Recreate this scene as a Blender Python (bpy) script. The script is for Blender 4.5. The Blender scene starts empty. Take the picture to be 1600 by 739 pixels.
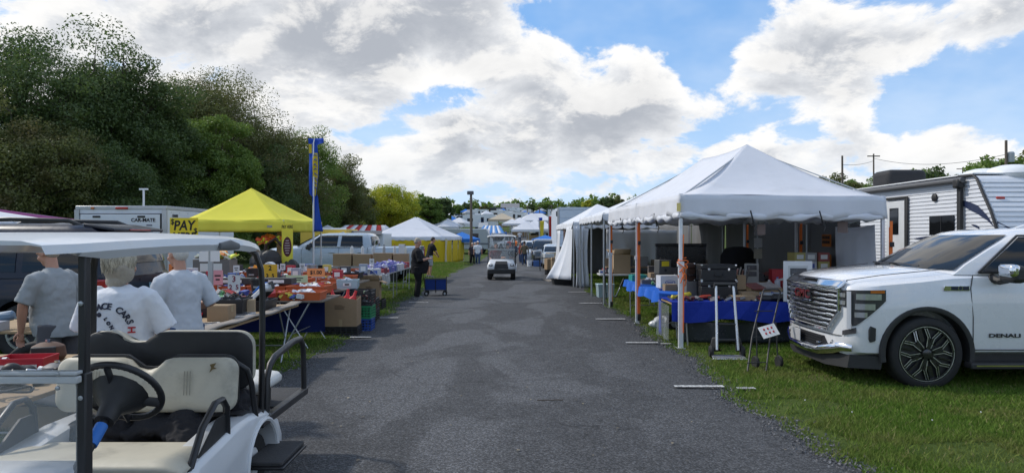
import bpy, bmesh, math, random
import numpy as np
from mathutils import Vector, Matrix, Euler, Quaternion
R = math.radians
PI = math.pi
scene = bpy.context.scene
COL = scene.collection
rnd = random.Random(7)

# ------------------------------------------------------------------ camera
CAMZ = 1.75
FOC = 1111.0                      # focal length in pixels of the 1600 px photograph
cam_d = bpy.data.cameras.new("camera")
cam_d.sensor_width = 36.0
cam_d.sensor_fit = 'HORIZONTAL'
cam_d.lens = 36.0 * FOC / 1600.0
cam_d.clip_start = 0.05
cam_d.clip_end = 4000
cam = bpy.data.objects.new("camera", cam_d)
COL.objects.link(cam)
cam.location = (0, 0, CAMZ)
cam.rotation_euler = (R(90), 0, 0)
scene.camera = cam

# ------------------------------------------------------------------ colour management
vs = scene.view_settings
vs.view_transform = 'Standard'
vs.look = 'None'
vs.exposure = 0.36
vs.gamma = 1.0
vs.use_curve_mapping = False
try:
 scene.cycles.max_bounces = 6
 scene.cycles.transparent_max_bounces = 12
 scene.cycles.use_denoising = True
except Exception:
 pass

# ------------------------------------------------------------------ sun
SUN_AZ = R(-68)                   # from +Y towards +X (negative: to the left)
SUN_EL = R(44)
sun_dir = Vector((math.sin(SUN_AZ) * math.cos(SUN_EL), math.cos(SUN_AZ) * math.cos(SUN_EL), math.sin(SUN_EL)))
sun_d = bpy.data.lights.new("sun", 'SUN')
sun_d.energy = 2.2
sun_d.angle = R(4)
sun_d.color = (1.0, 0.94, 0.85)
sun = bpy.data.objects.new("sun", sun_d)
COL.objects.link(sun)
sun.rotation_euler = sun_dir.to_track_quat('Z', 'Y').to_euler()

# ------------------------------------------------------------------ world: Nishita sky with a procedural cloud layer
world = bpy.data.worlds.new("World")
scene.world = world
world.use_nodes = True
wt = world.node_tree
wt.nodes.clear()

class NT:
 """Small helper that writes node arithmetic."""
 def __init__(self, tree): self.t = tree
 def node(self, kind, **kw):
  n = self.t.nodes.new(kind)
  for k, v in kw.items(): setattr(n, k, v)
  return n
 def link(self, a, b): self.t.links.new(a, b)
 def put(self, sock, v):
  if isinstance(v, bpy.types.NodeSocket): self.link(v, sock)
  else: sock.default_value = v
 def m(self, op, a, b=0.0, c=None, clamp=False):
  n = self.node('ShaderNodeMath', operation=op, use_clamp=clamp)
  self.put(n.inputs[0], a); self.put(n.inputs[1], b)
  if c is not None: self.put(n.inputs[2], c)
  return n.outputs[0]
 def ss(self, v, a, b, lo=0.0, hi=1.0):
  n = self.node('ShaderNodeMapRange', interpolation_type='SMOOTHSTEP')
  self.put(n.inputs[0], v)
  for i, q in enumerate((a, b, lo, hi)): self.put(n.inputs[i + 1], q)
  return n.outputs[0]
 def mix(self, f, a, b, mode='MIX'):
  n = self.node('ShaderNodeMix', data_type='RGBA', blend_type=mode)
  self.put(n.inputs[0], f)
  self.put(n.inputs[6], a if isinstance(a, bpy.types.NodeSocket) else (*a, 1.0))
  self.put(n.inputs[7], b if isinstance(b, bpy.types.NodeSocket) else (*b, 1.0))
  return n.outputs[2]
 def noise(self, vec, scale, detail=4.0, rough=0.55, dist=0.0):
  n = self.node('ShaderNodeTexNoise', noise_dimensions='3D')
  if vec is not None: self.link(vec, n.inputs['Vector'])
  n.inputs['Scale'].default_value = scale
  n.inputs['Detail'].default_value = detail
  n.inputs['Roughness'].default_value = rough
  n.inputs['Distortion'].default_value = dist
  return n.outputs[0]

N = NT(wt)
sky = N.node('ShaderNodeTexSky', sky_type='NISHITA')
sky.sun_disc = False
sky.sun_elevation = SUN_EL
sky.sun_rotation = SUN_AZ
sky.air_density = 1.0
sky.dust_density = 0.6
sky.ozone_density = 2.0
tc = N.node('ShaderNodeTexCoord')
sep = N.node('ShaderNodeSeparateXYZ'); N.link(tc.outputs['Generated'], sep.inputs[0])
dx, dy, dz = sep.outputs
zc = N.m('MAXIMUM', dz, 0.0)
def plane(shift):
 den = N.m('ADD', zc, 0.40 + shift)
 c = N.node('ShaderNodeCombineXYZ')
 N.link(N.m('DIVIDE', dx, den), c.inputs[0])
 N.link(N.m('DIVIDE', dy, den), c.inputs[1])
 c.inputs[2].default_value = 3.7
 return c.outputs[0]
P0, P1 = plane(0.0), plane(0.035)
u = N.m('DIVIDE', dx, N.m('MAXIMUM', dy, 0.08))
v = N.m('DIVIDE', dz, N.m('MAXIMUM', dy, 0.08))
bias = None
for (px, py, rx, ry, amp) in [
  (300, 60, 430, 120, .20), (650, 60, 190, 70, .16), (925, 165, 130, 85, .20), (760, 255, 340, 75, .16),
  (705, 148, 60, 26, -.30), (985, 22, 125, 34, -.36), (1095, 105, 42, 62, -.32), (1060, 55, 60, 40, -.20),
  (1265, 95, 175, 62, .24), (1450, 55, 150, 45, .20), (1570, 15, 90, 40, .22), (1330, 145, 90, 22, .12), (1520, 150, 150, 38, -.28), (1300, 205, 190, 22, -.10),
  (1180, 235, 60, 20, .10), (1420, 225, 150, 30, .10), (1250, 255, 330, 26, .05), (1330, 200, 40, 14, .12), (1500, 205, 90, 16, .12), (15, 38, 60, 30, -.12), (560, 205, 70, 20, -.10)]:
 a = N.m('DIVIDE', N.m('SUBTRACT', u, (px - 800) / FOC), rx / FOC)
 b = N.m('DIVIDE', N.m('SUBTRACT', v, (369.5 - py) / FOC), ry / FOC)
 g = N.m('MULTIPLY', N.m('EXPONENT', N.m('MULTIPLY', N.m('ADD', N.m('MULTIPLY', a, a), N.m('MULTIPLY', b, b)), -1.0)), amp)
 bias = g if bias is None else N.m('ADD', bias, g)
def density(P):
 big = N.noise(P, 2.3, 2.0, 0.5)
 fine = N.noise(P, 5.2, 13.0, 0.62, 0.25)
 return N.m('ADD', N.m('ADD', N.m('MULTIPLY', big, 0.55), N.m('MULTIPLY', N.m('SUBTRACT', fine, .26), 1.0)), bias)
D0, D1 = density(P0), density(P1)
alpha = N.ss(D0, 0.49, 0.60)
thick = N.ss(N.m('ADD', N.m('MULTIPLY', D1, .6), N.m('MULTIPLY', D0, .4)), 0.53, 0.90)
puff = N.ss(N.m('SUBTRACT', D0, D1), -0.05, 0.10)
lowv = N.ss(v, 0.00, 0.14)                       # distant cloud banks are flatter in contrast
# lit cloud tops white, thick undersides blue grey
cl = N.mix(thick, (7.5, 7.6, 7.75), (3.6, 3.85, 4.3))
cl = N.mix(N.m('MULTIPLY', puff, 0.60), cl, (8.3, 8.15, 7.9))
cl = N.mix(N.m('MULTIPLY', N.m('SUBTRACT', 1.0, lowv), .85), cl, (5.9, 6.5, 7.2))
skyc = N.mix(0.55, sky.outputs[0], (1.8, 4.3, 8.6))
haze = N.ss(v, 0.30, 0.0)
skyc = N.mix(N.m('MULTIPLY', haze, 0.60), skyc, (5.6, 7.0, 8.6))
veil = N.m('MULTIPLY', N.ss(N.noise(P0, 1.7, 5.0, 0.6), 0.40, 0.72), 0.42)
skyc = N.mix(veil, skyc, (6.4, 7.2, 8.2))
tot = N.mix(alpha, skyc, cl)
bg = N.node('ShaderNodeBackground')
bg.inputs['Strength'].default_value = 0.1
N.link(tot, bg.inputs['Color'])
wo = N.node('ShaderNodeOutputWorld')
N.link(bg.outputs[0], wo.inputs['Surface'])

# ------------------------------------------------------------------ materials
MATS = {}
def mat(name, col, rough=0.6, metal=0.0, var=0.12, vscale=6.0, bump=0.0, bscale=60.0, coat=0.0, dirt=0.0, dirtcol=(.10, .085, .06), transl=0.0, spec=0.5, alpha=1.0, isl=0.0):
 if name in MATS: return MATS[name]
 m = bpy.data.materials.new(name); m.use_nodes = True
 t = NT(m.node_tree); t.t.nodes.clear()
 co = t.node('ShaderNodeTexCoord').outputs['Object']
 out = t.node('ShaderNodeOutputMaterial')
 p = t.node('ShaderNodeBsdfPrincipled')
 c = None
 n1 = t.noise(co, vscale, 5.0, 0.6)
 k = t.m('MULTIPLY_ADD', t.m('SUBTRACT', n1, 0.5), var * 2.2, 1.0)
 if isl > 0:
  gi = t.node('ShaderNodeNewGeometry').outputs['Random Per Island']
  k = t.m('MULTIPLY', k, t.m('MULTIPLY_ADD', t.m('SUBTRACT', gi, 0.5), isl * 2, 1.0))
 hsv = t.node('ShaderNodeHueSaturation'); hsv.inputs['Color'].default_value = (*col, 1)
 t.link(k, hsv.inputs['Value'])
 c = hsv.outputs[0]
 if dirt > 0:
  n2 = t.noise(co, vscale * 0.55, 8.0, 0.68)
  c = t.mix(t.m('MULTIPLY', t.ss(n2, 0.50, 0.72), dirt), c, dirtcol)
 t.link(c, p.inputs['Base Color'])
 r = t.m('MULTIPLY_ADD', t.m('SUBTRACT', t.noise(co, vscale * 2.3, 4.0, 0.6), 0.5), 0.25 * (1 if rough > .12 else .2), rough, clamp=True)
 t.link(r, p.inputs['Roughness'])
 p.inputs['Metallic'].default_value = metal
 p.inputs['Specular IOR Level'].default_value = spec
 if coat: p.inputs['Coat Weight'].default_value = coat; p.inputs['Coat Roughness'].default_value = 0.04
 if alpha < 1: p.inputs['Alpha'].default_value = alpha
 if bump > 0:
  bn = t.node('ShaderNodeBump'); bn.inputs['Strength'].default_value = min(1.0, bump); bn.inputs['Distance'].default_value = 0.01
  t.link(t.noise(co, bscale, 6.0, 0.6), bn.inputs['Height'])
  t.link(bn.outputs[0], p.inputs['Normal'])
 sh = p.outputs[0]
 if transl > 0:
  tr = t.node('ShaderNodeBsdfTranslucent'); t.link(c, tr.inputs['Color'])
  ms = t.node('ShaderNodeMixShader'); ms.inputs[0].default_value = transl
  t.link(sh, ms.inputs[1]); t.link(tr.outputs[0], ms.inputs[2]); sh = ms.outputs[0]
 t.link(sh, out.inputs['Surface'])
 MATS[name] = m
 return m
def glass(name, tint=(.9, .95, .95), alpha=0.18, rough=0.03):
 if name in MATS: return MATS[name]
 m = mat(name, tint, rough, var=0.02, alpha=alpha, spec=0.8)
 return m
def fabric(name, col, transl=0.25, var=0.06, bump=0.25, bscale=9.0, rough=0.85, dirt=0.0, dirtcol=(.3, .28, .24)):
 return mat(name, col, rough, var=var, vscale=2.0, bump=bump, bscale=bscale, transl=transl, dirt=dirt, dirtcol=dirtcol, spec=0.2)

WHITE = lambda: mat('white_paint', (.74, .75, .76), .45, var=.04, dirt=.15, dirtcol=(.45, .44, .42))
BLACKM = lambda: mat('black_metal', (.018, .018, .020), .42, var=.2)
BLACKP = lambda: mat('black_plastic', (.022, .022, .023), .55, var=.2, bump=.1)
RUBBER = lambda: mat('rubber', (.016, .016, .016), .8, var=.25, bump=.3, bscale=40)
CHROME = lambda: mat('chrome', (.75, .76, .78), .08, metal=1.0, var=.03)
STEEL = lambda: mat('galvanised_steel', (.42, .44, .46), .42, metal=.8, var=.15)
CARD = lambda: mat('cardboard', (.30, .205, .12), .85, var=.10, bump=.15, bscale=30, dirt=.15)
CARD2 = lambda: mat('cardboard_pale', (.40, .29, .18), .85, var=.10, bump=.15, bscale=30)
WOOD = lambda: mat('plywood', (.34, .235, .13), .75, var=.22, vscale=3, bump=.15, bscale=25, dirt=.25)
DARKGLASS = lambda: mat('dark_glass', (.008, .009, .011), .05, var=.05, spec=.45)
PAPER = lambda: mat('paper', (.72, .72, .70), .8, var=.05)
INK = lambda: mat('black_ink', (.012, .012, .014), .7, var=.1)
REDINK = lambda: mat('red_ink', (.42, .02, .03), .7, var=.1)
SKIN = lambda: mat('skin', (.46, .24, .165), .55, var=.12, vscale=14, bump=.1, bscale=120)
EYE = lambda: mat('eye', (.30, .28, .26), .2, var=.3)

# ------------------------------------------------------------------ geometry accumulator
class G:
 def __init__(s): s.v = []; s.f = []
 def add(s, vs, fs):
  o = len(s.v); s.v += [tuple(q) for q in vs]; s.f += [tuple(i + o for i in f) for f in fs]; return s
 def box(s, c, d, rot=None, taper=None):
  hx, hy, hz = d[0] / 2, d[1] / 2, d[2] / 2
  tx, ty = taper if taper else (1, 1)
  vs = [(-hx, -hy, -hz), (hx, -hy, -hz), (hx, hy, -hz), (-hx, hy, -hz),
              (-hx * tx, -hy * ty, hz), (hx * tx, -hy * ty, hz), (hx * tx, hy * ty, hz), (-hx * tx, hy * ty, hz)]
  if rot is not None:
   q = rot if isinstance(rot, Matrix) else Euler(rot).to_matrix()
   vs = [q @ Vector(w) for w in vs]
  vs = [(w[0] + c[0], w[1] + c[1], w[2] + c[2]) for w in vs]
  return s.add(vs, [(0, 3, 2, 1), (4, 5, 6, 7), (0, 1, 5, 4), (1, 2, 6, 5), (2, 3, 7, 6), (3, 0, 4, 7)])
 def bb(s, x0, x1, y0, y1, z0, z1):
  return s.box(((x0 + x1) / 2, (y0 + y1) / 2, (z0 + z1) / 2), (x1 - x0, y1 - y0, z1 - z0))
 def ring(s, cs, closed=True): pass
 def loft(s, rings, cap=True, closed=True):
  """rings: list of equal-length vertex loops"""
  o = len(s.v); n = len(rings[0])
  for r in rings: s.v += [tuple(q) for q in r]
  m = n if closed else n - 1
  for i in range(len(rings) - 1):
   for j in range(m):
    a = o + i * n + j; b = o + i * n + (j + 1) % n
    s.f.append((a, b, b + n, a + n))
  if cap and closed:
   s.f.append(tuple(o + j for j in range(n))[::-1])
   e = o + (len(rings) - 1) * n
   s.f.append(tuple(e + j for j in range(n)))
  return s
 def tube(s, pts, r, n=8, cap=True, up=None):
  """swept tube; r is a number, or list of numbers / (ra, rb) pairs"""
  P = [Vector(p) for p in pts]; k = len(P)
  rs = [r] * k if not isinstance(r, (list, tuple)) else list(r)
  ts = []
  for i in range(k):
   a = P[max(0, i - 1)]; b = P[min(k - 1, i + 1)]
   t = (b - a); ts.append(t.normalized() if t.length > 1e-9 else Vector((0, 0, 1)))
  ref = Vector(up) if up else (Vector((0, 0, 1)) if abs(ts[0].z) < .9 else Vector((1, 0, 0)))
  x = (ref - ts[0] * ref.dot(ts[0])).normalized()
  rings = []
  for i in range(k):
   if i > 0:
    q = ts[i - 1].rotation_difference(ts[i]); x = q @ x
    x = (x - ts[i] * x.dot(ts[i])).normalized()
   y = ts[i].cross(x)
   ra, rb = rs[i] if isinstance(rs[i], (list, tuple)) else (rs[i], rs[i])
   rings.append([P[i] + x * (math.cos(2 * PI * j / n) * ra) + y * (math.sin(2 * PI * j / n) * rb) for j in range(n)])
  return s.loft(rings, cap)
 def bar(s, a, b, w, h=None):
  """square section bar from a to b"""
  h = h or w
  return s.tube([a, b], [(h * .7071, w * .7071)] * 2, 4) if False else s._bar(a, b, w, h)
 def _bar(s, a, b, w, h):
  a, b = Vector(a), Vector(b); t = (b - a).normalized()
  ref = Vector((0, 0, 1)) if abs(t.z) < .95 else Vector((0, 1, 0))
  x = t.cross(ref).normalized(); y = x.cross(t)
  ring = lambda p: [p + x * (w / 2) * i + y * (h / 2) * j for i, j in ((-1, -1), (1, -1), (1, 1), (-1, 1))]
  return s.loft([ring(a), ring(b)])
 def lathe(s, prof, n=20, c=(0, 0, 0), axis='z'):
  rings = []
  for (r, h) in prof:
   L = []
   for j in range(n):
    a = 2 * PI * j / n; ca, sa = math.cos(a) * r, math.sin(a) * r
    q = (ca, sa, h) if axis == 'z' else ((h, ca, sa) if axis == 'x' else (sa, h, ca))
    L.append((q[0] + c[0], q[1] + c[1], q[2] + c[2]))
   rings.append(L)
  return s.loft(rings, cap=prof[0] != prof[-1])
 def ell(s, c, r, n=14, m=9, rot=None):
  rings = []
  q = None if rot is None else Euler(rot).to_matrix()
  for i in range(m + 1):
   th = PI * (i / m) ; th = min(max(th, .06), PI - .06)
   L = []
   for j in range(n):
    a = 2 * PI * j / n
    w = Vector((math.sin(th) * math.cos(a) * r[0], math.sin(th) * math.sin(a) * r[1], -math.cos(th) * r[2]))
    if q: w = q @ w
    L.append((w[0] + c[0], w[1] + c[1], w[2] + c[2]))
   rings.append(L)
  return s.loft(rings)
 def prism(s, poly, a, b, axis='y'):
  """2D polygon extruded along an axis; poly gives the two other coordinates in x,y,z order"""
  def pt(p, h): return (p[0], h, p[1]) if axis == 'y' else ((h, p[0], p[1]) if axis == 'x' else (p[0], p[1], h))
  return s.loft([[pt(p, a) for p in poly], [pt(p, b) for p in poly]])
 def grid(s, fn, nu, nv, closed_u=False):
  o = len(s.v)
  for i in range(nu + 1):
   for j in range(nv + 1): s.v.append(tuple(fn(i / nu, j / nv)))
  for i in range(nu):
   for j in range(nv):
    a = o + i * (nv + 1) + j
    s.f.append((a, a + nv + 1, a + nv + 2, a + 1))
  return s
 def move(s, d=(0, 0, 0), rz=0.0, sc=1.0, start=0):
  c, n = math.cos(rz), math.sin(rz)
  s.v[start:] = [((x * c - y * n) * sc + d[0], (x * n + y * c) * sc + d[1], z * sc + d[2]) for (x, y, z) in s.v[start:]]
  return s

def rawmesh(name, V, F, smooth=None):
 me = bpy.data.meshes.new(name)
 me.from_pydata(V, [], F)
 me.validate()
 bm = bmesh.new(); bm.from_mesh(me); bmesh.ops.recalc_face_normals(bm, faces=bm.faces); bm.to_mesh(me); bm.free()
 if smooth:
  me.shade_smooth(); me.set_sharp_from_angle(angle=R(smooth))
 return me
def npmesh(name, V, k, uv=None):
 """fast mesh of separate k-gons from an (n*k,3) array"""
 n = len(V) // k
 me = bpy.data.meshes.new(name)
 me.vertices.add(n * k); me.vertices.foreach_set('co', np.asarray(V, dtype=np.float32).ravel())
 me.loops.add(n * k); me.loops.foreach_set('vertex_index', np.arange(n * k, dtype=np.int32))
 me.polygons.add(n); me.polygons.foreach_set('loop_start', np.arange(0, n * k, k, dtype=np.int32))
 me.update(calc_edges=True); me.validate()
 return me
def obj(name, g, m, parent=None, bevel=0.0, smooth=35, loc=None, seg=2):
 me = rawmesh(name, g.v, g.f, smooth) if isinstance(g, G) else g
 if m is not None:
  me.materials.clear(); me.materials.append(m)
 o = bpy.data.objects.new(name, me); COL.objects.link(o)
 if parent is not None: o.parent = parent
 if loc is not None: o.location = loc
 if bevel > 0:
  b = o.modifiers.new('bevel', 'BEVEL'); b.width = bevel; b.segments = seg; b.limit_method = 'ANGLE'; b.angle_limit = R(40)
 return o
def remesh(o, vox, it=4, fac=.5):
 r = o.modifiers.new('remesh', 'REMESH'); r.mode = 'VOXEL'; r.voxel_size = vox; r.use_smooth_shade = True
 s = o.modifiers.new('smooth', 'SMOOTH'); s.iterations = it; s.factor = fac
 return o
def thing(name, label, cat, loc=(0, 0, 0), rz=0.0, group=None):
 o = bpy.data.objects.new(name, None); COL.objects.link(o)
 o.empty_display_size = .2
 o.location = loc; o.rotation_euler = (0, 0, rz)
 return tag(o, label, cat, group)
def tag(o, label, cat, group=None):
 o['label'] = label; o['category'] = cat
 if group: o['group'] = group
 return o
def struct(o): o['kind'] = 'structure'; return o
def stuff(o): o['kind'] = 'stuff'; return o
def kids(o): return [c for c in list(o.children)]
def dup(o, loc=None, rz=None, label=None, group=None, parent=None, sc=None):
 c = o.copy(); COL.objects.link(c)
 if parent is not None: c.parent = parent
 if loc is not None: c.location = loc
 if rz is not None: c.rotation_euler = (0, 0, rz)
 if sc is not None: c.scale = (sc, sc, sc) if not isinstance(sc, tuple) else sc
 if label: c['label'] = label
 if group: c['group'] = group
 for ch in kids(o): dup(ch, parent=c)
 return c
def text(name, s, size, m, parent, loc, rot, extrude=0.002, align='CENTER', shear=0.0, bold=0.0, sx=1.0, space=1.0):
 cu = bpy.data.curves.new(name, 'FONT'); cu.body = s; cu.size = size; cu.extrude = extrude
 cu.align_x = align; cu.align_y = 'CENTER'; cu.shear = shear; cu.offset = bold; cu.space_character = space
 cu.resolution_u = 3
 t = bpy.data.objects.new(name, cu); COL.objects.link(t)
 bpy.context.view_layer.update()
 me = bpy.data.meshes.new_from_object(t.evaluated_get(bpy.context.evaluated_depsgraph_get()))
 bpy.data.objects.remove(t)
 me.name = name; me.materials.clear(); me.materials.append(m)
 o = bpy.data.objects.new(name, me); COL.objects.link(o)
 o.parent = parent; o.location = loc; o.rotation_euler = rot; o.scale = (sx, 1, 1)
 return o
def cut(o, cutters):
 """boolean difference with G solids, applied"""
 tmp = []
 bpy.context.view_layer.update()
 for g in cutters:
  c = bpy.data.objects.new('tmp', rawmesh('tmp', g.v, g.f)); COL.objects.link(c); tmp.append(c); c.matrix_world = o.matrix_world.copy()
  b = o.modifiers.new('cut', 'BOOLEAN'); b.operation = 'DIFFERENCE'; b.solver = 'EXACT'; b.object = c
 bpy.context.view_layer.update()
 me = bpy.data.meshes.new_from_object(o.evaluated_get(bpy.context.evaluated_depsgraph_get()))
 mm = o.data.materials[:]
 o.modifiers.clear(); o.data = me
 me.materials.clear()
 for q in mm: me.materials.append(q)
 me.shade_smooth(); me.set_sharp_from_angle(angle=R(35))
 for c in tmp: bpy.data.objects.remove(c)
 return o
def sstep(a, b, x):
 t = min(1, max(0, (x - a) / (b - a))); return t * t * (3 - 2 * t)
def gz(x, y):
 """ground height: level fairground lane, a shallow dip, then the long far hillside"""
 z = -0.45 * sstep(30, 62, y)
 if y > 70: z += 0.050 * (y - 70) * sstep(70, 110, y) if y < 340 else 0.050 * 270 + 4 * (1 - math.exp(-(y - 340) * .05 / 4))
 return z
# ------------------------------------------------------------------ ground, road, grass
def near_noise(x, y): return math.sin(x * 1.7 + y * .9) * .5 + math.sin(x * 3.1 - y * 2.3 + 1) * .3 + math.sin(y * 5.3 + x * 4.1) * .2
def ground_material():
 m = bpy.data.materials.new('turf'); m.use_nodes = True
 t = NT(m.node_tree); p = t.t.nodes['Principled BSDF']
 co = t.node('ShaderNodeTexCoord').outputs['Object']
 a = t.noise(co, 0.35, 6, .62); b = t.noise(co, 3.0, 6, .65); c = t.noise(co, 45, 4, .6)
 col = t.mix(t.ss(b, .35, .68), (.045, .075, .016), (.085, .115, .028))
 col = t.mix(t.m('MULTIPLY', t.ss(a, .50, .70), .55), col, (.135, .115, .055))
 col = t.mix(t.m('MULTIPLY', t.ss(c, .45, .75), .5), col, (.020, .030, .010))
 t.link(col, p.inputs['Base Color']); p.inputs['Roughness'].default_value = .95; p.inputs['Specular IOR Level'].default_value = .1
 bn = t.node('ShaderNodeBump'); bn.inputs['Strength'].default_value = .9; bn.inputs['Distance'].default_value = .02
 t.link(c, bn.inputs['Height']); t.link(bn.outputs[0], p.inputs['Normal'])
 return m
TURF = ground_material()
ys = [-120, -40, -10, 0, 3, 5, 8, 12, 16, 20, 25, 30, 34, 38, 42, 46, 50, 54, 58, 62, 66, 70, 76, 82, 88, 94, 100, 106, 112, 120, 140, 160, 200, 250, 300, 340, 350, 360, 380, 420, 500, 900, 2500]
xs = [-1500, -600, -300, -160, -100, -60, -40, -25, -15, -8, -3, 0, 3, 8, 15, 25, 40, 60, 100, 160, 300, 600, 1500]
g = G()
g.grid(lambda u, w: (xs[round(u * (len(xs) - 1))], ys[round(w * (len(ys) - 1))], gz(xs[round(u * (len(xs) - 1))], ys[round(w * (len(ys) - 1))])), len(xs) - 1, len(ys) - 1)
struct(obj('ground', g, TURF, smooth=60))

def asphalt_material():
 m = bpy.data.materials.new('asphalt'); m.use_nodes = True
 t = NT(m.node_tree); p = t.t.nodes['Principled BSDF']
 co = t.node('ShaderNodeTexCoord').outputs['Object']
 wv = t.node('ShaderNodeTexVoronoi'); wv.inputs['Scale'].default_value = 85; t.link(co, wv.inputs['Vector'])
 gsep = t.node('ShaderNodeSeparateColor'); t.link(wv.outputs['Color'], gsep.inputs[0])
 stone = gsep.outputs[0]
 mp = t.node('ShaderNodeMapping'); mp.inputs['Scale'].default_value = (1.0, .45, 1); t.link(co, mp.inputs[0])
 big = t.noise(mp.outputs[0], .75, 5, .55, .6)
 mid = t.noise(co, 4.0, 6, .65)
 sp = t.node('ShaderNodeSeparateXYZ'); t.link(co, sp.inputs[0])
 edge = t.ss(t.m('ABSOLUTE', t.m('ADD', sp.outputs[0], .2)), 1.0, 2.3)       # less worn towards the edges
 patch = t.m('MULTIPLY', t.ss(big, .46, .56), t.m('SUBTRACT', 1.0, t.m('MULTIPLY', edge, .8)))
 base = t.mix(patch, (.046, .047, .050), (.074, .075, .079))
 base = t.mix(t.m('MULTIPLY', t.ss(mid, .40, .66), .35), base, (.085, .086, .090))
 spk = t.m('MULTIPLY_ADD', t.m('POWER', stone, 2.2), 1.7, .42)
 hs = t.node('ShaderNodeHueSaturation'); t.link(base, hs.inputs['Color']); t.link(spk, hs.inputs['Value'])
 col = t.mix(t.m('MULTIPLY', t.ss(t.noise(co, 260, 2, .5), .68, .76), .6), hs.outputs[0], (.30, .30, .29))
 vc = t.node('ShaderNodeTexVoronoi', feature='DISTANCE_TO_EDGE'); vc.inputs['Scale'].default_value = .55
 wc = t.node('ShaderNodeVectorMath', operation='MULTIPLY_ADD'); nn_ = t.node('ShaderNodeTexNoise'); nn_.inputs['Scale'].default_value = 1.6; nn_.inputs['Detail'].default_value = 6; t.link(co, nn_.inputs['Vector']); t.link(nn_.outputs['Color'], wc.inputs[0]); wc.inputs[1].default_value = (.9, .9, 0); t.link(co, wc.inputs[2]); t.link(wc.outputs[0], vc.inputs['Vector'])
 crack = t.m('MULTIPLY', t.ss(vc.outputs[0], .009, .002), t.ss(t.noise(co, .45, 3, .5), .50, .60))
 col = t.mix(t.m('MULTIPLY', crack, .7), col, (.012, .012, .013))
 oil = t.ss(t.noise(co, 1.9, 3, .5, .3), .68, .74)
 col = t.mix(t.m('MULTIPLY', oil, .45), col, (.018, .018, .019))
 t.link(col, p.inputs['Base Color'])
 t.link(t.m('MULTIPLY_ADD', patch, -.10, .82), p.inputs['Roughness']); p.inputs['Specular IOR Level'].default_value = .35
 bn = t.node('ShaderNodeBump'); bn.inputs['Strength'].default_value = .75; bn.inputs['Distance'].default_value = .006
 t.link(t.m('ADD', wv.outputs['Distance'], t.m('MULTIPLY', mid, .5)), bn.inputs['Height']); t.link(bn.outputs[0], p.inputs['Normal'])
 return m
ASPH = asphalt_material()
RL, RR = -2.84, 2.45
def road_edge(y, side):
 w = .10 * math.sin(y * 1.3 + side) + .06 * math.sin(y * 3.7 + 2 * side) + .035 * math.sin(y * 9.1 + side * 3)
 return (RL if side < 0 else RR) + w * (1 if y < 40 else .4)
rows = list(np.arange(-10, 40, .12)) + list(np.arange(40, 130, 2.0))
g = G(); V = []; F = []
for i, y in enumerate(rows):
 a, b = road_edge(y, -1), road_edge(y, 1)
 for k in range(7):
  x = a + (b - a) * k / 6
  V.append((x, y, gz(x, y) + (.022 if 0 < k < 6 else .004) + .012 * (1 - ((k - 3) / 3) ** 2)))
 if i:
  o = (i - 1) * 7
  for k in range(6): F.append((o + k, o + k + 1, o + k + 8, o + k + 7))
g.v, g.f = V, F
road = struct(obj('road', g, ASPH, smooth=60))

# loose gravel along the crumbling edges of the lane
npr = np.random.default_rng(3)
def chips(n, fx, y0, y1, smin, smax):
 V = []
 yv = y0 + (y1 - y0) * npr.random(n) ** 1.6
 for y in yv:
  x = fx(y); s = smin + (smax - smin) * npr.random()
  a = npr.random(3) * 6.28
  q = Euler(a).to_matrix()
  t = [q @ Vector(w) * s for w in ((1, 0, -.5), (-.6, .8, -.4), (-.5, -.8, -.4), (0, .1, .8))]
  c = Vector((x, y, gz(x, y) + s * .35 + .006))
  for f in ((0, 1, 3), (1, 2, 3), (2, 0, 3), (0, 2, 1)):
   V += [c + t[i] for i in f]
 return V
GRAV = mat('gravel', (.12, .12, .125), .9, var=.3, vscale=30, isl=.5)
V = chips(5200, lambda y: road_edge(y, 1) + npr.normal(.02, .11), 4.2, 22, .006, .016) + chips(3000, lambda y: road_edge(y, -1) + npr.normal(-.02, .12), 4.2, 22, .006, .016)
o = stuff(obj('gravel', npmesh('gravel', np.array(V), 3), GRAV))
# painted bay marks across the lane edge
LINE = mat('worn_line_paint', (.50, .50, .49), .7, var=.15, vscale=14, dirt=.9, dirtcol=(.06, .06, .062))
for (x0, x1, y) in [(1.86, 2.42, 8.15), (2.56, 2.76, 8.10), (1.84, 2.36, 11.5), (2.40, 2.56, 11.45), (1.74, 2.35, 14.8), (1.72, 2.32, 18.3), (1.73, 2.28, 22.0), (1.72, 2.3, 25.6),
     (-2.78, -2.42, 12.2), (-2.86, -2.42, 15.1), (-2.7, -2.2, 18.6)]:
 g = G()
 n = 14
 for i in range(n):
  a, b = x0 + (x1 - x0) * i / n, x0 + (x1 - x0) * (i + 1) / n
  w = .045 * (.7 + .5 * rnd.random())
  g.add([(a, y - w + .01 * near_noise(a, y), 0), (b + .004, y - w + .01 * near_noise(b, y), 0), (b + .004, y + w, 0), (a, y + w, 0)], [(0, 1, 2, 3)])
 ln = obj('painted_mark', g, LINE, parent=road); ln.location = (0, 0, gz(0, y) + .040)
 if abs(x0) > 2.4 or x1 > 2.5: ln.location.z = .030

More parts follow.
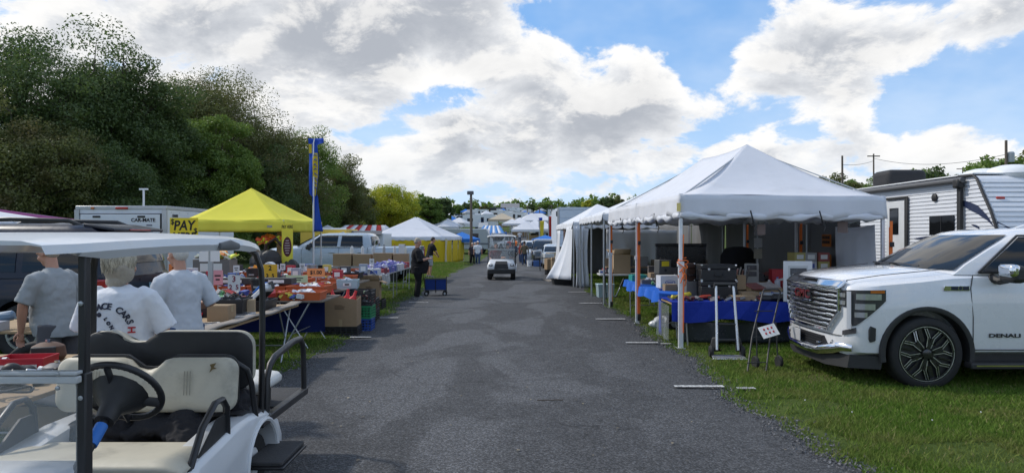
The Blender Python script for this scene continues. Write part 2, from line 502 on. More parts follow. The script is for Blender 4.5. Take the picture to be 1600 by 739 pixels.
# grass: real blades near the camera, denser and shorter farther off
def blades(n, x0, x1, y0, y1, keep, hmin=.02, hmax=.055, pw=1.7):
 y = y0 + (y1 - y0) * npr.random(n) ** pw
 x = x0 + (x1 - x0) * npr.random(n)
 k = keep(x, y); x, y = x[k], y[k]; n = len(x)
 tone = np.sin(x * 1.1 + y * .7) * .5 + np.sin(x * 2.3 - y * 1.9) * .5
 h = (hmin + (hmax - hmin) * npr.random(n)) * (1 + .30 * tone) * (1 + .25 * np.minimum(1, y / 20))
 a = npr.random(n) * 6.283; w = (.0024 + .0022 * npr.random(n)) * (1 + y / 9)
 lx = npr.normal(0, .6, n) * h; ly = npr.normal(0, .6, n) * h
 V = np.zeros((n, 3, 3))
 V[:, 0] = np.stack([x - np.cos(a) * w, y - np.sin(a) * w, np.zeros(n)], 1)
 V[:, 1] = np.stack([x + np.cos(a) * w, y + np.sin(a) * w, np.zeros(n)], 1)
 V[:, 2] = np.stack([x + lx, y + ly, h], 1)
 return V.reshape(-1, 3)
def edge_np(y, side):
 w = .10 * np.sin(y * 1.3 + side) + .06 * np.sin(y * 3.7 + 2 * side) + .035 * np.sin(y * 9.1 + side * 3)
 return (RL if side < 0 else RR) + w
def dens_r(x, y):
 d = x - edge_np(y, 1)
 bare = (np.sin(x * 1.9 + y * 1.3) + np.sin(x * 3.3 - y * 2.1 + .5) + np.sin(x * .9 + y * 4.1)) / 3
 p = np.clip((d + .03) / .55, 0, 1) * np.where((bare > .30) & (d < 1.6), .22, 1.0)
 return npr.random(len(x)) < np.maximum(p, (d > -.02) * .12)
def dens_l(x, y):
 d = edge_np(y, -1) - x
 return npr.random(len(x)) < np.clip((d + .05) / .5, 0, 1)
def grass_material():
 m = bpy.data.materials.new('grass_blades'); m.use_nodes = True
 t = NT(m.node_tree); t.t.nodes.clear()
 co = t.node('ShaderNodeTexCoord').outputs['Object']
 gi = t.node('ShaderNodeNewGeometry').outputs['Random Per Island']
 a = t.noise(co, .8, 5, .6)
 col = t.mix(t.ss(gi, 0, 1), (.080, .150, .024), (.160, .250, .048))
 col = t.mix(t.m('MULTIPLY', t.ss(a, .42, .68), .55), col, (.22, .21, .075))
 col = t.mix(t.m('MULTIPLY', t.ss(gi, .93, .94), .8), col, (.30, .25, .13))
 d = t.node('ShaderNodeBsdfDiffuse'); tr = t.node('ShaderNodeBsdfTranslucent')
 t.link(col, d.inputs[0]); t.link(col, tr.inputs[0])
 ms = t.node('ShaderNodeMixShader'); ms.inputs[0].default_value = .3
 t.link(d.outputs[0], ms.inputs[1]); t.link(tr.outputs[0], ms.inputs[2])
 t.link(ms.outputs[0], t.node('ShaderNodeOutputMaterial').inputs[0])
 return m
GRASS = grass_material()
V = np.concatenate([blades(480000, 2.2, 13, 4.3, 17, dens_r), blades(60000, 2.2, 7, 17, 34, dens_r, .03, .07, 1.2),
     blades(110000, -8.5, -2.6, 5.5, 17, dens_l), blades(50000, -9, -2.6, 17, 48, dens_l, .03, .07, 1.0)])
stuff(obj('grass', npmesh('grass', V, 3), GRASS))
# clover flowers in the right hand grass
g = G()
for (x, y) in [(3.3, 6.9), (3.9, 6.6), (4.55, 6.9), (3.05, 7.4), (5.1, 6.0)]:
 g.ell((x, y, .05), (.007, .007, .007), 6, 4)
stuff(obj('clover_flowers', g, PAPER()))

# a few fallen leaves, grit and a dark twig on the lane
V = []
for i in range(150):
 y = 4.3 + 20 * npr.random() ** 1.5; x = -2.7 + 5.1 * npr.random(); a = npr.random() * 6.28; q = .008 + .016 * npr.random()
 z = gz(x, y) + .042
 c, n_ = math.cos(a) * q, math.sin(a) * q
 V += [(x - c, y - n_, z), (x + n_ * .6, y - c * .6, z + .006), (x + c, y + n_, z + .003), (x - n_ * .6, y + c * .6, z + .004)]
stuff(obj('fallen_leaves', npmesh('fallen_leaves', np.array(V), 4), mat('dry_leaf', (.20, .17, .12), .9, var=.3, vscale=3, isl=.6)))
tag(obj('twig', G().tube([(.26, 7.42, .045), (.36, 7.40, .05), (.47, 7.43, .046), (.53, 7.42, .045)], .006, 5), mat('bark', (.075, .060, .048), .9, var=.25, vscale=4, bump=.6, bscale=18)), 'short dark twig lying in the middle of the lane', 'twig')
# ------------------------------------------------------------------ tents and canopies
TW = lambda: fabric('tent_white', (.74, .755, .80), .22, dirt=.28, dirtcol=(.52, .53, .55), bump=.9, bscale=4.5)
TW2 = lambda: fabric('tent_vinyl_white', (.72, .74, .78), .15, bump=.4, bscale=3, dirt=.15, dirtcol=(.5, .5, .5))
TY = lambda: fabric('tent_yellow', (.82, .76, .10), .25, bump=.45, bscale=3)
TYW = lambda: fabric('wall_yellow', (.62, .45, .025), .12, bump=.5, bscale=2.2)
TGREY = lambda: fabric('wall_grey', (.17, .17, .172), .06, bump=.6, bscale=2.0)
ORANGE = lambda: mat('orange_strap', (.78, .17, .025), .6, var=.12)
POLE = lambda: mat('pole_white', (.70, .72, .76), .4, metal=.35, var=.08, dirt=.15)

def lerp(a, b, t): return tuple(p + (q - p) * t for p, q in zip(a, b))
def roof_panels(A, B, C, D, E, F, eave, peak, pw=1.25, n=12, wr=.018, seed=0, sagz=.05):
 """four roof panels as separate geometry; E is the ridge end near AB, F near CD"""
 out = []
 for (P, Q, tp, tq) in ((A, B, E, E), (B, C, E, F), (C, D, F, F), (D, A, F, E)):
  def fn(s, t, P=P, Q=Q, tp=tp, tq=tq):
   e = lerp(P, Q, s); r = lerp(tp, tq, s); x, y = lerp(e, r, t)
   z = eave + (peak - eave) * (t ** pw)
   mid = 4 * s * (1 - s) * (1 - t)
   z += -sagz * mid * (4 * t * (1 - t)) + wr * mid * math.sin(11 * s + 9 * t + seed) * math.sin(17 * t + 3 * s)
   if tp != tq: z -= sagz * .8 * 4 * s * (1 - s) * t
   return (x, y, z)
  out.append(G().grid(fn, n, n))
 return out
def cloth_obj(name, g, m, parent, th=.004):
 o = obj(name, g, m, parent, smooth=50)
 s = o.modifiers.new('solid', 'SOLIDIFY'); s.thickness = th; s.offset = 0
 return o
def valance(P, Q, z0, z1, style='flat', n=40, out=.02, seed=0):
 d = Vector((Q[0] - P[0], Q[1] - P[1])); L = d.length; nn = Vector((d.y, -d.x)).normalized()
 def fn(s, t):
  x, y = lerp(P, Q, s)
  bot = z1
  if style == 'scallop': bot = z1 + .07 * (1 - abs(math.sin(s * L * PI / .42)))
  elif style == 'wavy': bot = z1 + .03 * math.sin(s * L * 5 + seed) + .025 * math.sin(s * L * 11 + seed * 2)
  z = z0 + (bot - z0) * t
  w = t * (out + .022 * math.sin(s * L * 6 + seed) + .012 * math.sin(s * L * 15 + seed))
  return (x + nn.x * w, y + nn.y * w, z)
 return G().grid(fn, n, 4)
def post(P, z0, z1, r=.022, sq=True):
 g = G()
 if sq:
  g.bb(P[0] - r, P[0] + r, P[1] - r, P[1] + r, z0, z0 + (z1 - z0) * .55)
  g.bb(P[0] - r * .72, P[0] + r * .72, P[1] - r * .72, P[1] + r * .72, z0 + (z1 - z0) * .53, z1)
  g.bb(P[0] - r * 2, P[0] + r * 2, P[1] - r * 2, P[1] + r * 2, z0, z0 + .008)
  g.bb(P[0] - r * 1.35, P[0] + r * 1.35, P[1] - r * 1.35, P[1] + r * 1.35, z0 + (z1 - z0) * .53, z0 + (z1 - z0) * .56)
 else:
  g.tube([(P[0], P[1], z0), (P[0], P[1], z1)], r, 10)
 return g
def strap_wrap(P, z0, z1, turns, r=.034):
 """ratchet strap running down a pole with slack coils"""
 pts = []
 n = int(24 * turns) + 2
 for i in range(n):
  t = i / (n - 1); a = t * turns * 2 * PI
  rr = r * (1 + .25 * math.sin(5 * t * turns))
  pts.append((P[0] + math.cos(a) * rr, P[1] + math.sin(a) * rr, z0 + (z1 - z0) * t))
 return G().tube(pts, [(.016, .004)] * n, 6)

def canopy(name, label, cat, A, B, C, D, E, F, eave, peak, mroof, val=.25, vstyle='flat', pw=1.25, group=None, zg=0.0, poles=None, vmat=None, pr=.022, psq=True, trans=None, pole_m=None):
 cx = (A[0] + C[0]) / 2; cy = (A[1] + C[1]) / 2
 t = thing(name, label, cat, (cx, cy, zg), 0, group)
 L = lambda p: (p[0] - cx, p[1] - cy)
 A, B, C, D, E, F = map(L, (A, B, C, D, E, F))
 for k, g in enumerate(roof_panels(A, B, C, D, E, F, eave, peak, pw, seed=cx)):
  cloth_obj('roof_panel', g, mroof, t)
 for k, (P, Q) in enumerate(((A, B), (B, C), (C, D), (D, A))):
  cloth_obj('valance', valance(P, Q, eave + .004, eave - val, vstyle, seed=k * 1.7 + cx), vmat or mroof, t)
 for P in (poles and [L(p) for p in poles] or (A, B, C, D)):
  s = .985
  obj('pole', post((P[0] * s, P[1] * s), 0, eave + .02, pr, psq), pole_m or POLE(), t, smooth=40)
 fr = G()
 for (P, Q) in ((A, B), (B, C), (C, D), (D, A)):
  m = 4
  for i in range(m):                                     # scissor truss under the eaves
   p, q = lerp(P, Q, i / m), lerp(P, Q, (i + 1) / m)
   p, q = (p[0] * .97, p[1] * .97), (q[0] * .97, q[1] * .97)
   fr.bar((*p, eave - .03), (*q, eave - .22), .018); fr.bar((*p, eave - .22), (*q, eave - .03), .018)
 for P, T in ((A, E), (B, E), (C, F), (D, F)):
  fr.bar((P[0] * .97, P[1] * .97, eave - .02), (T[0], T[1], peak - .08), .02)
 obj('truss', fr, STEEL(), t)
 return t

# --- large white pop up canopy on the right
A, B, C, D = (2.62, 11.1), (6.15, 11.7), (6.02, 18.4), (2.40, 17.6)
E, F = (4.40, 13.3), (4.22, 15.7)
mids = [(2.50, 14.35), (6.1, 15.2)]
big = canopy('pop_up_canopy', 'large white pop up canopy with rolled up sides beside the white pickup', 'canopy tent', A, B, C, D, E, F, 2.40, 3.47, TW(), val=.34, vstyle='wavy', pw=1.32, poles=[A, B, C, D] + mids, pr=.034)
bx, by = big.location.x, big.location.y
def rolled_side(P, Q, z, sag, nties, seed):
 """rolled up side wall bunched under the valance, tied at intervals"""
 n = 60; pts = []; rs = []
 for i in range(n + 1):
  s = i / n; x, y = lerp(P, Q, s)
  f = abs(math.sin(s * PI * nties))
  pts.append((x, y, z - sag * f ** .8 + .012 * math.sin(31 * s + seed)))
  k = .026 + .014 * f ** .6 + .008 * math.sin(57 * s + seed) * math.sin(23 * s)
  rs.append((k * (1.25 + .25 * math.sin(37 * s + seed)), k * (1 + .2 * math.sin(23 * s + seed))))
 return G().tube(pts, rs, 10)
rel = lambda p: (p[0] - bx, p[1] - by)
for (P, Q, nt, sd) in ((A, B, 3, 0), (D, mids[0], 2, 2), (mids[0], A, 2, 5), (B, mids[1], 2, 1)):
 obj('rolled_wall', rolled_side(rel(P), rel(Q), 2.085, .030, nt, sd), TW(), big, smooth=60)
for (P, Q, nt) in ((A, B, 3), (D, mids[0], 2), (mids[0], A, 2)):
 for k in range(1, nt):
  s = k / nt; x, y = lerp(rel(P), rel(Q), s)
  g = G(); g.tube([(x - .03, y - .07, 2.16), (x, y - .09, 2.02), (x + .02, y - .06, 1.93), (x + .03, y + .03, 1.95)], .012, 6)
  g.tube([(x, y - .09, 2.03), (x + .05, y - .10, 1.9), (x + .02, y - .10, 1.82)], .009, 6)
  obj('tie_strap', g, BLACKP(), big)
for P, z0, z1, tr in ((mids[0], .2, 2.05, 3), (D, .15, 2.05, 2), (C, .6, 2.05, 3), (mids[1], .6, 2.05, 2), (B, .55, 2.0, 2)):
 p = rel(P)
 sg = G()
 sg.bb(p[0] + .028, p[0] + .075, p[1] - .075, p[1] - .069, z0, z1)
 sg.bb(p[0] + .020, p[0] + .062, p[1] - .064, p[1] - .058, z0, z1 - .1)
 obj('orange_strap', sg, ORANGE(), big)
 for rg in (G().bb(p[0] + .02, p[0] + .085, p[1] - .10, p[1] - .06, z0 - .14, z0), G().bb(p[0] + .025, p[0] + .08, p[1] - .12, p[1] - .07, 1.58, 1.66)): obj('ratchet', rg, BLACKM(), big, bevel=.006)
# tangled orange rope on the front corner pole
p = rel(A)
pts = []
for i in range(150):
 t = i / 149; a = t * 5.5 * 2 * PI
 pts.append((p[0] + .05 + math.cos(a) * (.05 + .035 * math.sin(7 * t)), p[1] + .02 + math.sin(a) * .05, 1.42 - .38 * t + .10 * math.sin(a * 1.5) * t))
g = G().tube(pts, .009, 5); g.tube([(p[0] + .06, p[1], 1.78), (p[0] + .055, p[1] + .03, 1.42)], .008, 5); g.tube([(p[0] + .06, p[1], 1.05), (p[0] + .05, p[1] - .02, .25)], .010, 5)
obj('orange_rope', g, ORANGE(), big)
g = G().bb(p[0] - .06, p[0] + .0, p[1] - .055, p[1] - .05, 2.14, 2.27)
obj('care_label', g, mat('label_yellow', (.75, .60, .22), .7), big)
# paper notices hung from the far eave
for (x, y, z, w, h) in ((4.05, 11.55, 1.86, .13, .17), (5.45, 11.72, 1.90, .17, .19)):
 n = obj('hanging_notice', G().box((x - bx, y - by, z), (w, .004, h)), mat('notice_brown', (.16, .12, .11), .8), big)
 text('notice_print', 'OPEN', .05, PAPER(), n, (x - bx, y - by - .004, z), (R(90), 0, 0)) if False else None

# grey side and back walls behind the row of stalls
def curtain(P, Q, z0, z1, depth=.05, freq=3.0, n=60, seed=0, flare=0.0, sag=.04):
 d = Vector((Q[0] - P[0], Q[1] - P[1])); L = d.length; nn = Vector((d.y, -d.x)).normalized()
 def fn(s, t):
  x, y = lerp(P, Q, s)
  z = z0 + (z1 - z0) * t
  if t == 1: z -= sag * abs(math.sin(s * L * 2.1))
  k = (1 - t) * .8 + .2
  w = depth * k * (math.sin(s * L * freq * 2 + seed) + .5 * math.sin(s * L * freq * 4.7 + 2 * t + seed)) + flare * (1 - t) ** 2
  return (x + nn.x * w, y + nn.y * w, z)
 return G().grid(fn, n, 8)
w = thing('tent_wall', 'grey fabric tent wall along the back of the large white canopy', 'tent wall', (6.3, 16, 0))
for (P, Q) in (((0, -2.75), (0.0, -1)), ((0, -1), (0, 2)), ((0, 2), (0, 5)), ((0, 5), (0, 9)), ((0, 9), (-.1, 15)), ((-.1, 15), (-4.0, 15.0))):
 cloth_obj('wall_panel', curtain(P, Q, .12, 2.36, .05, 2.0, seed=P[1]), TGREY(), w)
obj('tie_rail', G().tube([(-.05, -2.7, 2.36), (-.05, 15, 2.36)], .02, 8), STEEL(), w)
for yy in (-1, 2, 5, 9): obj('pole', G().tube([(-.08, yy, 0), (-.08, yy, 2.4)], .022, 8), STEEL(), w)
# orange printed notices on the grey wall
for k, (zz, s) in enumerate(((1.42, 'SALE'), (1.03, 'PRICES'))):
 t = obj('wall_notice', G().box((6.17, 13.95, zz + .25), (.006, .40, .24)), mat('orange_card', (.42, .13, .02), .8))
 tag(t, ['upper orange notice pinned to the grey tent wall', 'lower orange notice pinned to the grey tent wall'][k], 'notice', 'orange notices on the grey wall')
 lt = G()
 for r_ in range(2):
  for i in range(4): lt.bb(6.160, 6.164, 13.80 + i * .085, 13.86 + i * .085, zz + .19 + r_ * .09, zz + .25 + r_ * .09)
 obj('print', lt, INK(), t)
wp = thing('wall_panel_sheet', 'white fabric wall sheet hanging at the open end of the grey wall', 'tent wall', (6.1, 12.55, 0))
cloth_obj('sheet', curtain((.02, -.55), (-.05, .75), .25, 1.95, .035, 3, seed=2, flare=.1), TW(), wp)

# --- second tent with the scalloped valance
A2, B2, C2, D2 = (2.31, 18.1), (7.3, 18.5), (7.3, 23.9), (2.26, 23.9)
t2 = canopy('frame_tent', 'white frame tent with scalloped valance behind the large canopy', 'canopy tent', A2, B2, C2, D2, (4.6, 20.5), (4.5, 21.8), 2.33, 3.28, TW2(), val=.22, vstyle='scallop', pw=1.1, poles=[A2, B2, C2, D2, (2.29, 20.8)], pr=.028, psq=False, pole_m=STEEL())
# --- third tent with its white drapes tied open
A3, B3, C3, D3 = (2.10, 24.4), (5.0, 24.4), (5.0, 31.5), (1.98, 31.5)
t3 = canopy('frame_tent', 'small white tent with tied back drapes next to the lane', 'canopy tent', A3, B3, C3, D3, (3.3, 27.5), (3.3, 27.8), 2.24, 3.0, TW2(), val=.24, vstyle='scallop', pw=1.15, poles=[A3, B3, C3, D3, (2.05, 28)], pr=.028, psq=False, pole_m=STEEL())
tx, ty = t3.location.x, t3.location.y
def drape(P, Q, zt, z0, pinch, foot, n=30, seed=0):
 """curtain gathered towards one side: top width PQ, foot moved sideways"""
 def fn(s, t):
  x, y = lerp(P, Q, s); z = zt + (z0 - zt) * t
  k = t ** 1.6
  x += foot[0] * k * (1 - s) + .05 * math.sin(13 * s + seed) * (.3 + t); y += foot[1] * k * (1 - s) - .05 * math.cos(17 * s + 2 * t + seed) * (.3 + t)
  if pinch: x += -pinch * math.sin(PI * t) * (s - .5)
  return (x, y, z)
 return G().grid(fn, n, 12)
cloth_obj('drape', drape((2.08 - tx, 24.35 - ty), (2.62 - tx, 24.4 - ty), 2.1, .02, .15, (.05, -.1), seed=1), TW2(), t3)
cloth_obj('drape', drape((2.02 - tx, 26.2 - ty), (2.10 - tx, 24.5 - ty), 2.1, .25, .0, (-.75, -.6), seed=4), TW2(), t3)
cloth_obj('drape', drape((1.98 - tx, 31.2 - ty), (2.0 - tx, 29.6 - ty), 2.0, .2, .1, (-.2, .2), seed=2), TW2(), t3)
cloth_obj('drape', drape((2.04 - tx, 28.3 - ty), (2.06 - tx, 27.5 - ty), 2.0, .3, .1, (-.15, .1), seed=6), mat('cloth_brown', (.07, .035, .03), .9), t3)

# --- yellow pop up canopy on the left
A4, B4, C4, D4 = (-8.05, 17.3), (-5.58, 17.4), (-5.32, 19.9), (-8.2, 19.9)
E4 = (-6.85, 18.7)
yc = canopy('pop_up_canopy', 'bright yellow pop up canopy over the trays of tools', 'canopy tent', A4, B4, C4, D4, E4, E4, 2.13, 3.02, TY(), val=.26, vstyle='flat', pw=1.12)
yx, yy = yc.location.x, yc.location.y
# printed banner hanging from its corner
bn = thing('hanging_banner', 'yellow banner with a dark oval emblem hanging at the yellow canopy corner', 'banner', (-5.46, 17.28, 1.58))
obj('cloth', G().box((0, 0, 0), (.27, .006, .95)), TY(), bn)
text('lettering', 'PAY HERE', .115, INK(), bn, (0, -.005, .40), (R(90), 0, 0), sx=.55, bold=.002)
e = obj('emblem', G().lathe([(.001, -.0045), (.105, -.0045), (.105, -.0035), (.001, -.0035)], 24, axis='y'), mat('emblem_maroon', (.07, .012, .015), .6), bn); e.scale = (1, 1, 2.3); e.location = (0, 0, -.08)
for k in range(6):
 obj('emblem_line', G().bb(-.07 + abs(k - 2.5) * .012, .07 - abs(k - 2.5) * .012, -.0075, -.0055, -.24 + k * .06, -.222 + k * .06), mat('emblem_grey', (.45, .40, .40), .6), bn)
l = obj('print_patch', G().bb(-5.98 - yx, -5.86 - yx, 17.36 - yy, 17.366 - yy, 1.97, 2.02), mat('patch_grey', (.30, .31, .28), .7), yc)

# --- PAY HERE board
pb = thing('sign_board', 'yellow PAY HERE sign board standing beside the yellow canopy', 'sign', (-6.55, 14.2, 0))
obj('board', G().box((0, 0, 1.83), (.56, .02, .58)), mat('sign_yellow', (.78, .62, .02), .6, var=.05), pb)
text('lettering', 'PAY', .27, INK(), pb, (0.0, -.013, 1.96), (R(90), 0, 0), bold=.006, shear=.15, sx=.86)
text('lettering', 'HERE', .25, INK(), pb, (0, -.013, 1.73), (R(90), 0, 0), bold=.006, shear=.12, sx=.80)
text('lettering', '$', .15, INK(), pb, (-.225, -.013, 2.04), (R(90), 0, 0), bold=.002)
text('lettering', '$', .15, INK(), pb, (.235, -.013, 1.86), (R(90), 0, 0), bold=.002)
obj('post', G().bb(-.025, .025, .012, .05, 0, 2.05), STEEL(), pb)

# --- feather flag
ff = thing('feather_flag', 'tall blue feather flag with yellow centre beside the yellow canopy', 'flag', (-5.22, 18.7, 0))
obj('pole', G().tube([(0, 0, 0), (0, 0, 2.4), (.0, 0, 4.2), (.03, 0, 4.33)], [.028, .026, .02, .012], 8), mat('flag_pole_white', (.66, .68, .72), .35, metal=.2), ff)
def flag_pt(s, t, o=0.0):
 w = .20 + .02 * math.sin(3 * t)
 tw = .45 * math.sin(t * 5.2 + .5)
 x0 = -.16 + .10 * t * t if t < .55 else -.10 + .12 * (t - .55) * 2
 a = -w * (.75 - .55 * t) ; b = w * (.45 + .15 * math.sin(t * 7)) + (.18 if t < .06 else .0)
 x = a + (b - a) * s
 if t > .62: x = -.02 + (.10 + .25 * (t - .62)) * s * 1.4
 return (x, .05 * math.sin(s * 4 + t * 9) + tw * .06 + o, 4.33 - 2.45 * t)
FB = lambda: fabric('flag_blue', (.035, .10, .50), .3); FY = lambda: fabric('flag_yellow', (.72, .58, .06), .3)
cloth_obj('cloth', G().grid(lambda s, t: flag_pt(s, t), 8, 40), FB(), ff)
cloth_obj('yellow_panel', G().grid(lambda s, t: flag_pt(.45 + .5 * s, .16 + .46 * t, -.012), 6, 24), FY(), ff)
cloth_obj('yellow_panel', G().grid(lambda s, t: flag_pt(.02 + .3 * s, .06 + .10 * t, -.012), 6, 10), FY(), ff)
for k in range(8):
 x, y, z = flag_pt(.72, .19 + k * .05); obj('mark', G().tube([(x - .04, y - .03, z), (x - .01 + .03 * (k % 2), y - .035, z + .04), (x + .045, y - .03, z - .02 * (k % 3))], .011, 5), FB(), ff)

# --- white and yellow marquee
Z5 = 52
A5, B5, C5, D5 = (-10.5, 50.5), (-4.85, 52), (-4.2, 62), (-10.4, 61)
mq = canopy('marquee', 'white marquee with yellow side walls on the left of the lane', 'canopy tent', A5, B5, C5, D5, (-7.55, 55.6), (-7.5, 56.5), 2.05, 3.62, TW(), val=.28, vstyle='scallop', pw=1.15, zg=gz(0, 52), pr=.04, psq=False)
mx, my = mq.location.x, mq.location.y
for (P, Q, k) in ((A5, lerp(A5, B5, .33), 0), (lerp(A5, B5, .33), lerp(A5, B5, .66), 1), (lerp(A5, B5, .66), B5, 2), (B5, lerp(B5, C5, .3), 3), (lerp(B5, C5, .36), lerp(B5, C5, .62), 4), (lerp(B5, C5, .68), C5, 5), (D5, A5, 6)):
 cloth_obj('wall_panel', curtain((P[0] - mx, P[1] - my), (Q[0] - mx, Q[1] - my), .03, 1.86, .05, 2.2, n=30, seed=k), TYW(), mq)
obj('corner_sash', G().tube([(B5[0] - mx + .05, B5[1] - my - .1, .05), (B5[0] - mx + .02, B5[1] - my - .14, 1.0), (B5[0] - mx + .06, B5[1] - my - .1, 1.9)], [.07, .05, .09], 8), fabric('sash_cream', (.62, .55, .38), .1), mq)

# --- red and white striped tent far left of it
def striped(label, x0, x1, y0, y1, eave, peak, cols, zg, cat='canopy tent', group=None):
 t = thing('striped_tent', label, cat, ((x0 + x1) / 2, (y0 + y1) / 2, zg), 0, group)
 hx, hy = (x1 - x0) / 2, (y1 - y0) / 2; n = 9; rx = hx * .62
 for i in range(n):
  a, b = -1 + 2 * i / n, -1 + 2 * (i + 1) / n
  m = cols[i % 2]
  g = G()
  for sgn in (-1, 1): g.grid(lambda s, tt: ((a + (b - a) * s) * (hx + (rx - hx) * tt), sgn * hy * (1 - tt), eave + (peak - eave) * tt ** 1.1), 2, 6)
  if i in (0, n - 1):
   e = -1 if i == 0 else 1
   g.grid(lambda s, tt: (e * (hx + (rx - hx) * tt), (-hy + 2 * hy * s) * (1 - tt), eave + (peak - eave) * tt ** 1.1), 4, 6)
  cloth_obj('roof_stripe', g, m, t)
 for (P, Q) in (((-hx, -hy), (hx, -hy)), ((hx, -hy), (hx, hy)), ((-hx, hy), (-hx, -hy))):
  cloth_obj('valance', valance(P, Q, eave, eave - .3, 'scallop'), TW(), t)
 for P in ((-hx, -hy), (hx, -hy), (hx, hy), (-hx, hy)): obj('pole', G().tube([(*P, 0), (*P, eave)], .04, 8), STEEL(), t)
 return t
STRR = lambda: fabric('stripe_red', (.55, .06, .05), .25); STRB = lambda: fabric('stripe_blue', (.10, .28, .62), .25)
striped('red and white striped tent behind the silver pickup bed', -16.6, -10.6, 62, 70, 2.1, 3.25, (TW(), STRR()), gz(0, 65))
striped('blue and white striped tent behind the lane on the rise', -4.3, -.9, 88, 95, 2.1, 3.1, (STRB(), TW()), gz(0, 90))
# ------------------------------------------------------------------ trees
def leaf_material(name, c1, c2, c3=None, transl=.45):
 m = bpy.data.materials.new(name); m.use_nodes = True
 t = NT(m.node_tree); t.t.nodes.clear()
 gi = t.node('ShaderNodeNewGeometry').outputs['Random Per Island']
 co = t.node('ShaderNodeTexCoord').outputs['Object']
 col = t.mix(gi, c1, c2)
 if c3: col = t.mix(t.ss(t.noise(co, .45, 3, .6), .48, .66), col, c3)
 d = t.node('ShaderNodeBsdfDiffuse'); tr = t.node('ShaderNodeBsdfTranslucent'); gl = t.node('ShaderNodeBsdfGlossy')
 gl.inputs['Roughness'].default_value = .45; gl.inputs['Color'].default_value = (.5, .5, .5, 1)
 t.link(col, d.inputs[0]); t.link(col, tr.inputs[0])
 ms = t.node('ShaderNodeMixShader'); ms.inputs[0].default_value = transl
 t.link(d.outputs[0], ms.inputs[1]); t.link(tr.outputs[0], ms.inputs[2])
 m2 = t.node('ShaderNodeMixShader'); m2.inputs[0].default_value = .05
 t.link(ms.outputs[0], m2.inputs[1]); t.link(gl.outputs[0], m2.inputs[2])
 t.link(m2.outputs[0], t.node('ShaderNodeOutputMaterial').inputs[0])
 return m
LEAF_DARK = leaf_material('leaf_dark', (.058, .098, .029), (.118, .175, .050))
LEAF_MID = leaf_material('leaf_mid', (.105, .185, .030), (.19, .27, .05))
LEAF_OLIVE = leaf_material('leaf_olive', (.100, .122, .034), (.175, .195, .058), (.150, .130, .050))
LEAF_YEL = leaf_material('leaf_yellow', (.34, .38, .025), (.56, .52, .045), (.20, .29, .03), .45)
LEAF_RED = leaf_material('leaf_turning', (.060, .090, .025), (.095, .120, .030), (.24, .10, .03))
BARK = lambda: mat('bark', (.075, .060, .048), .9, var=.25, vscale=4, bump=.6, bscale=18)
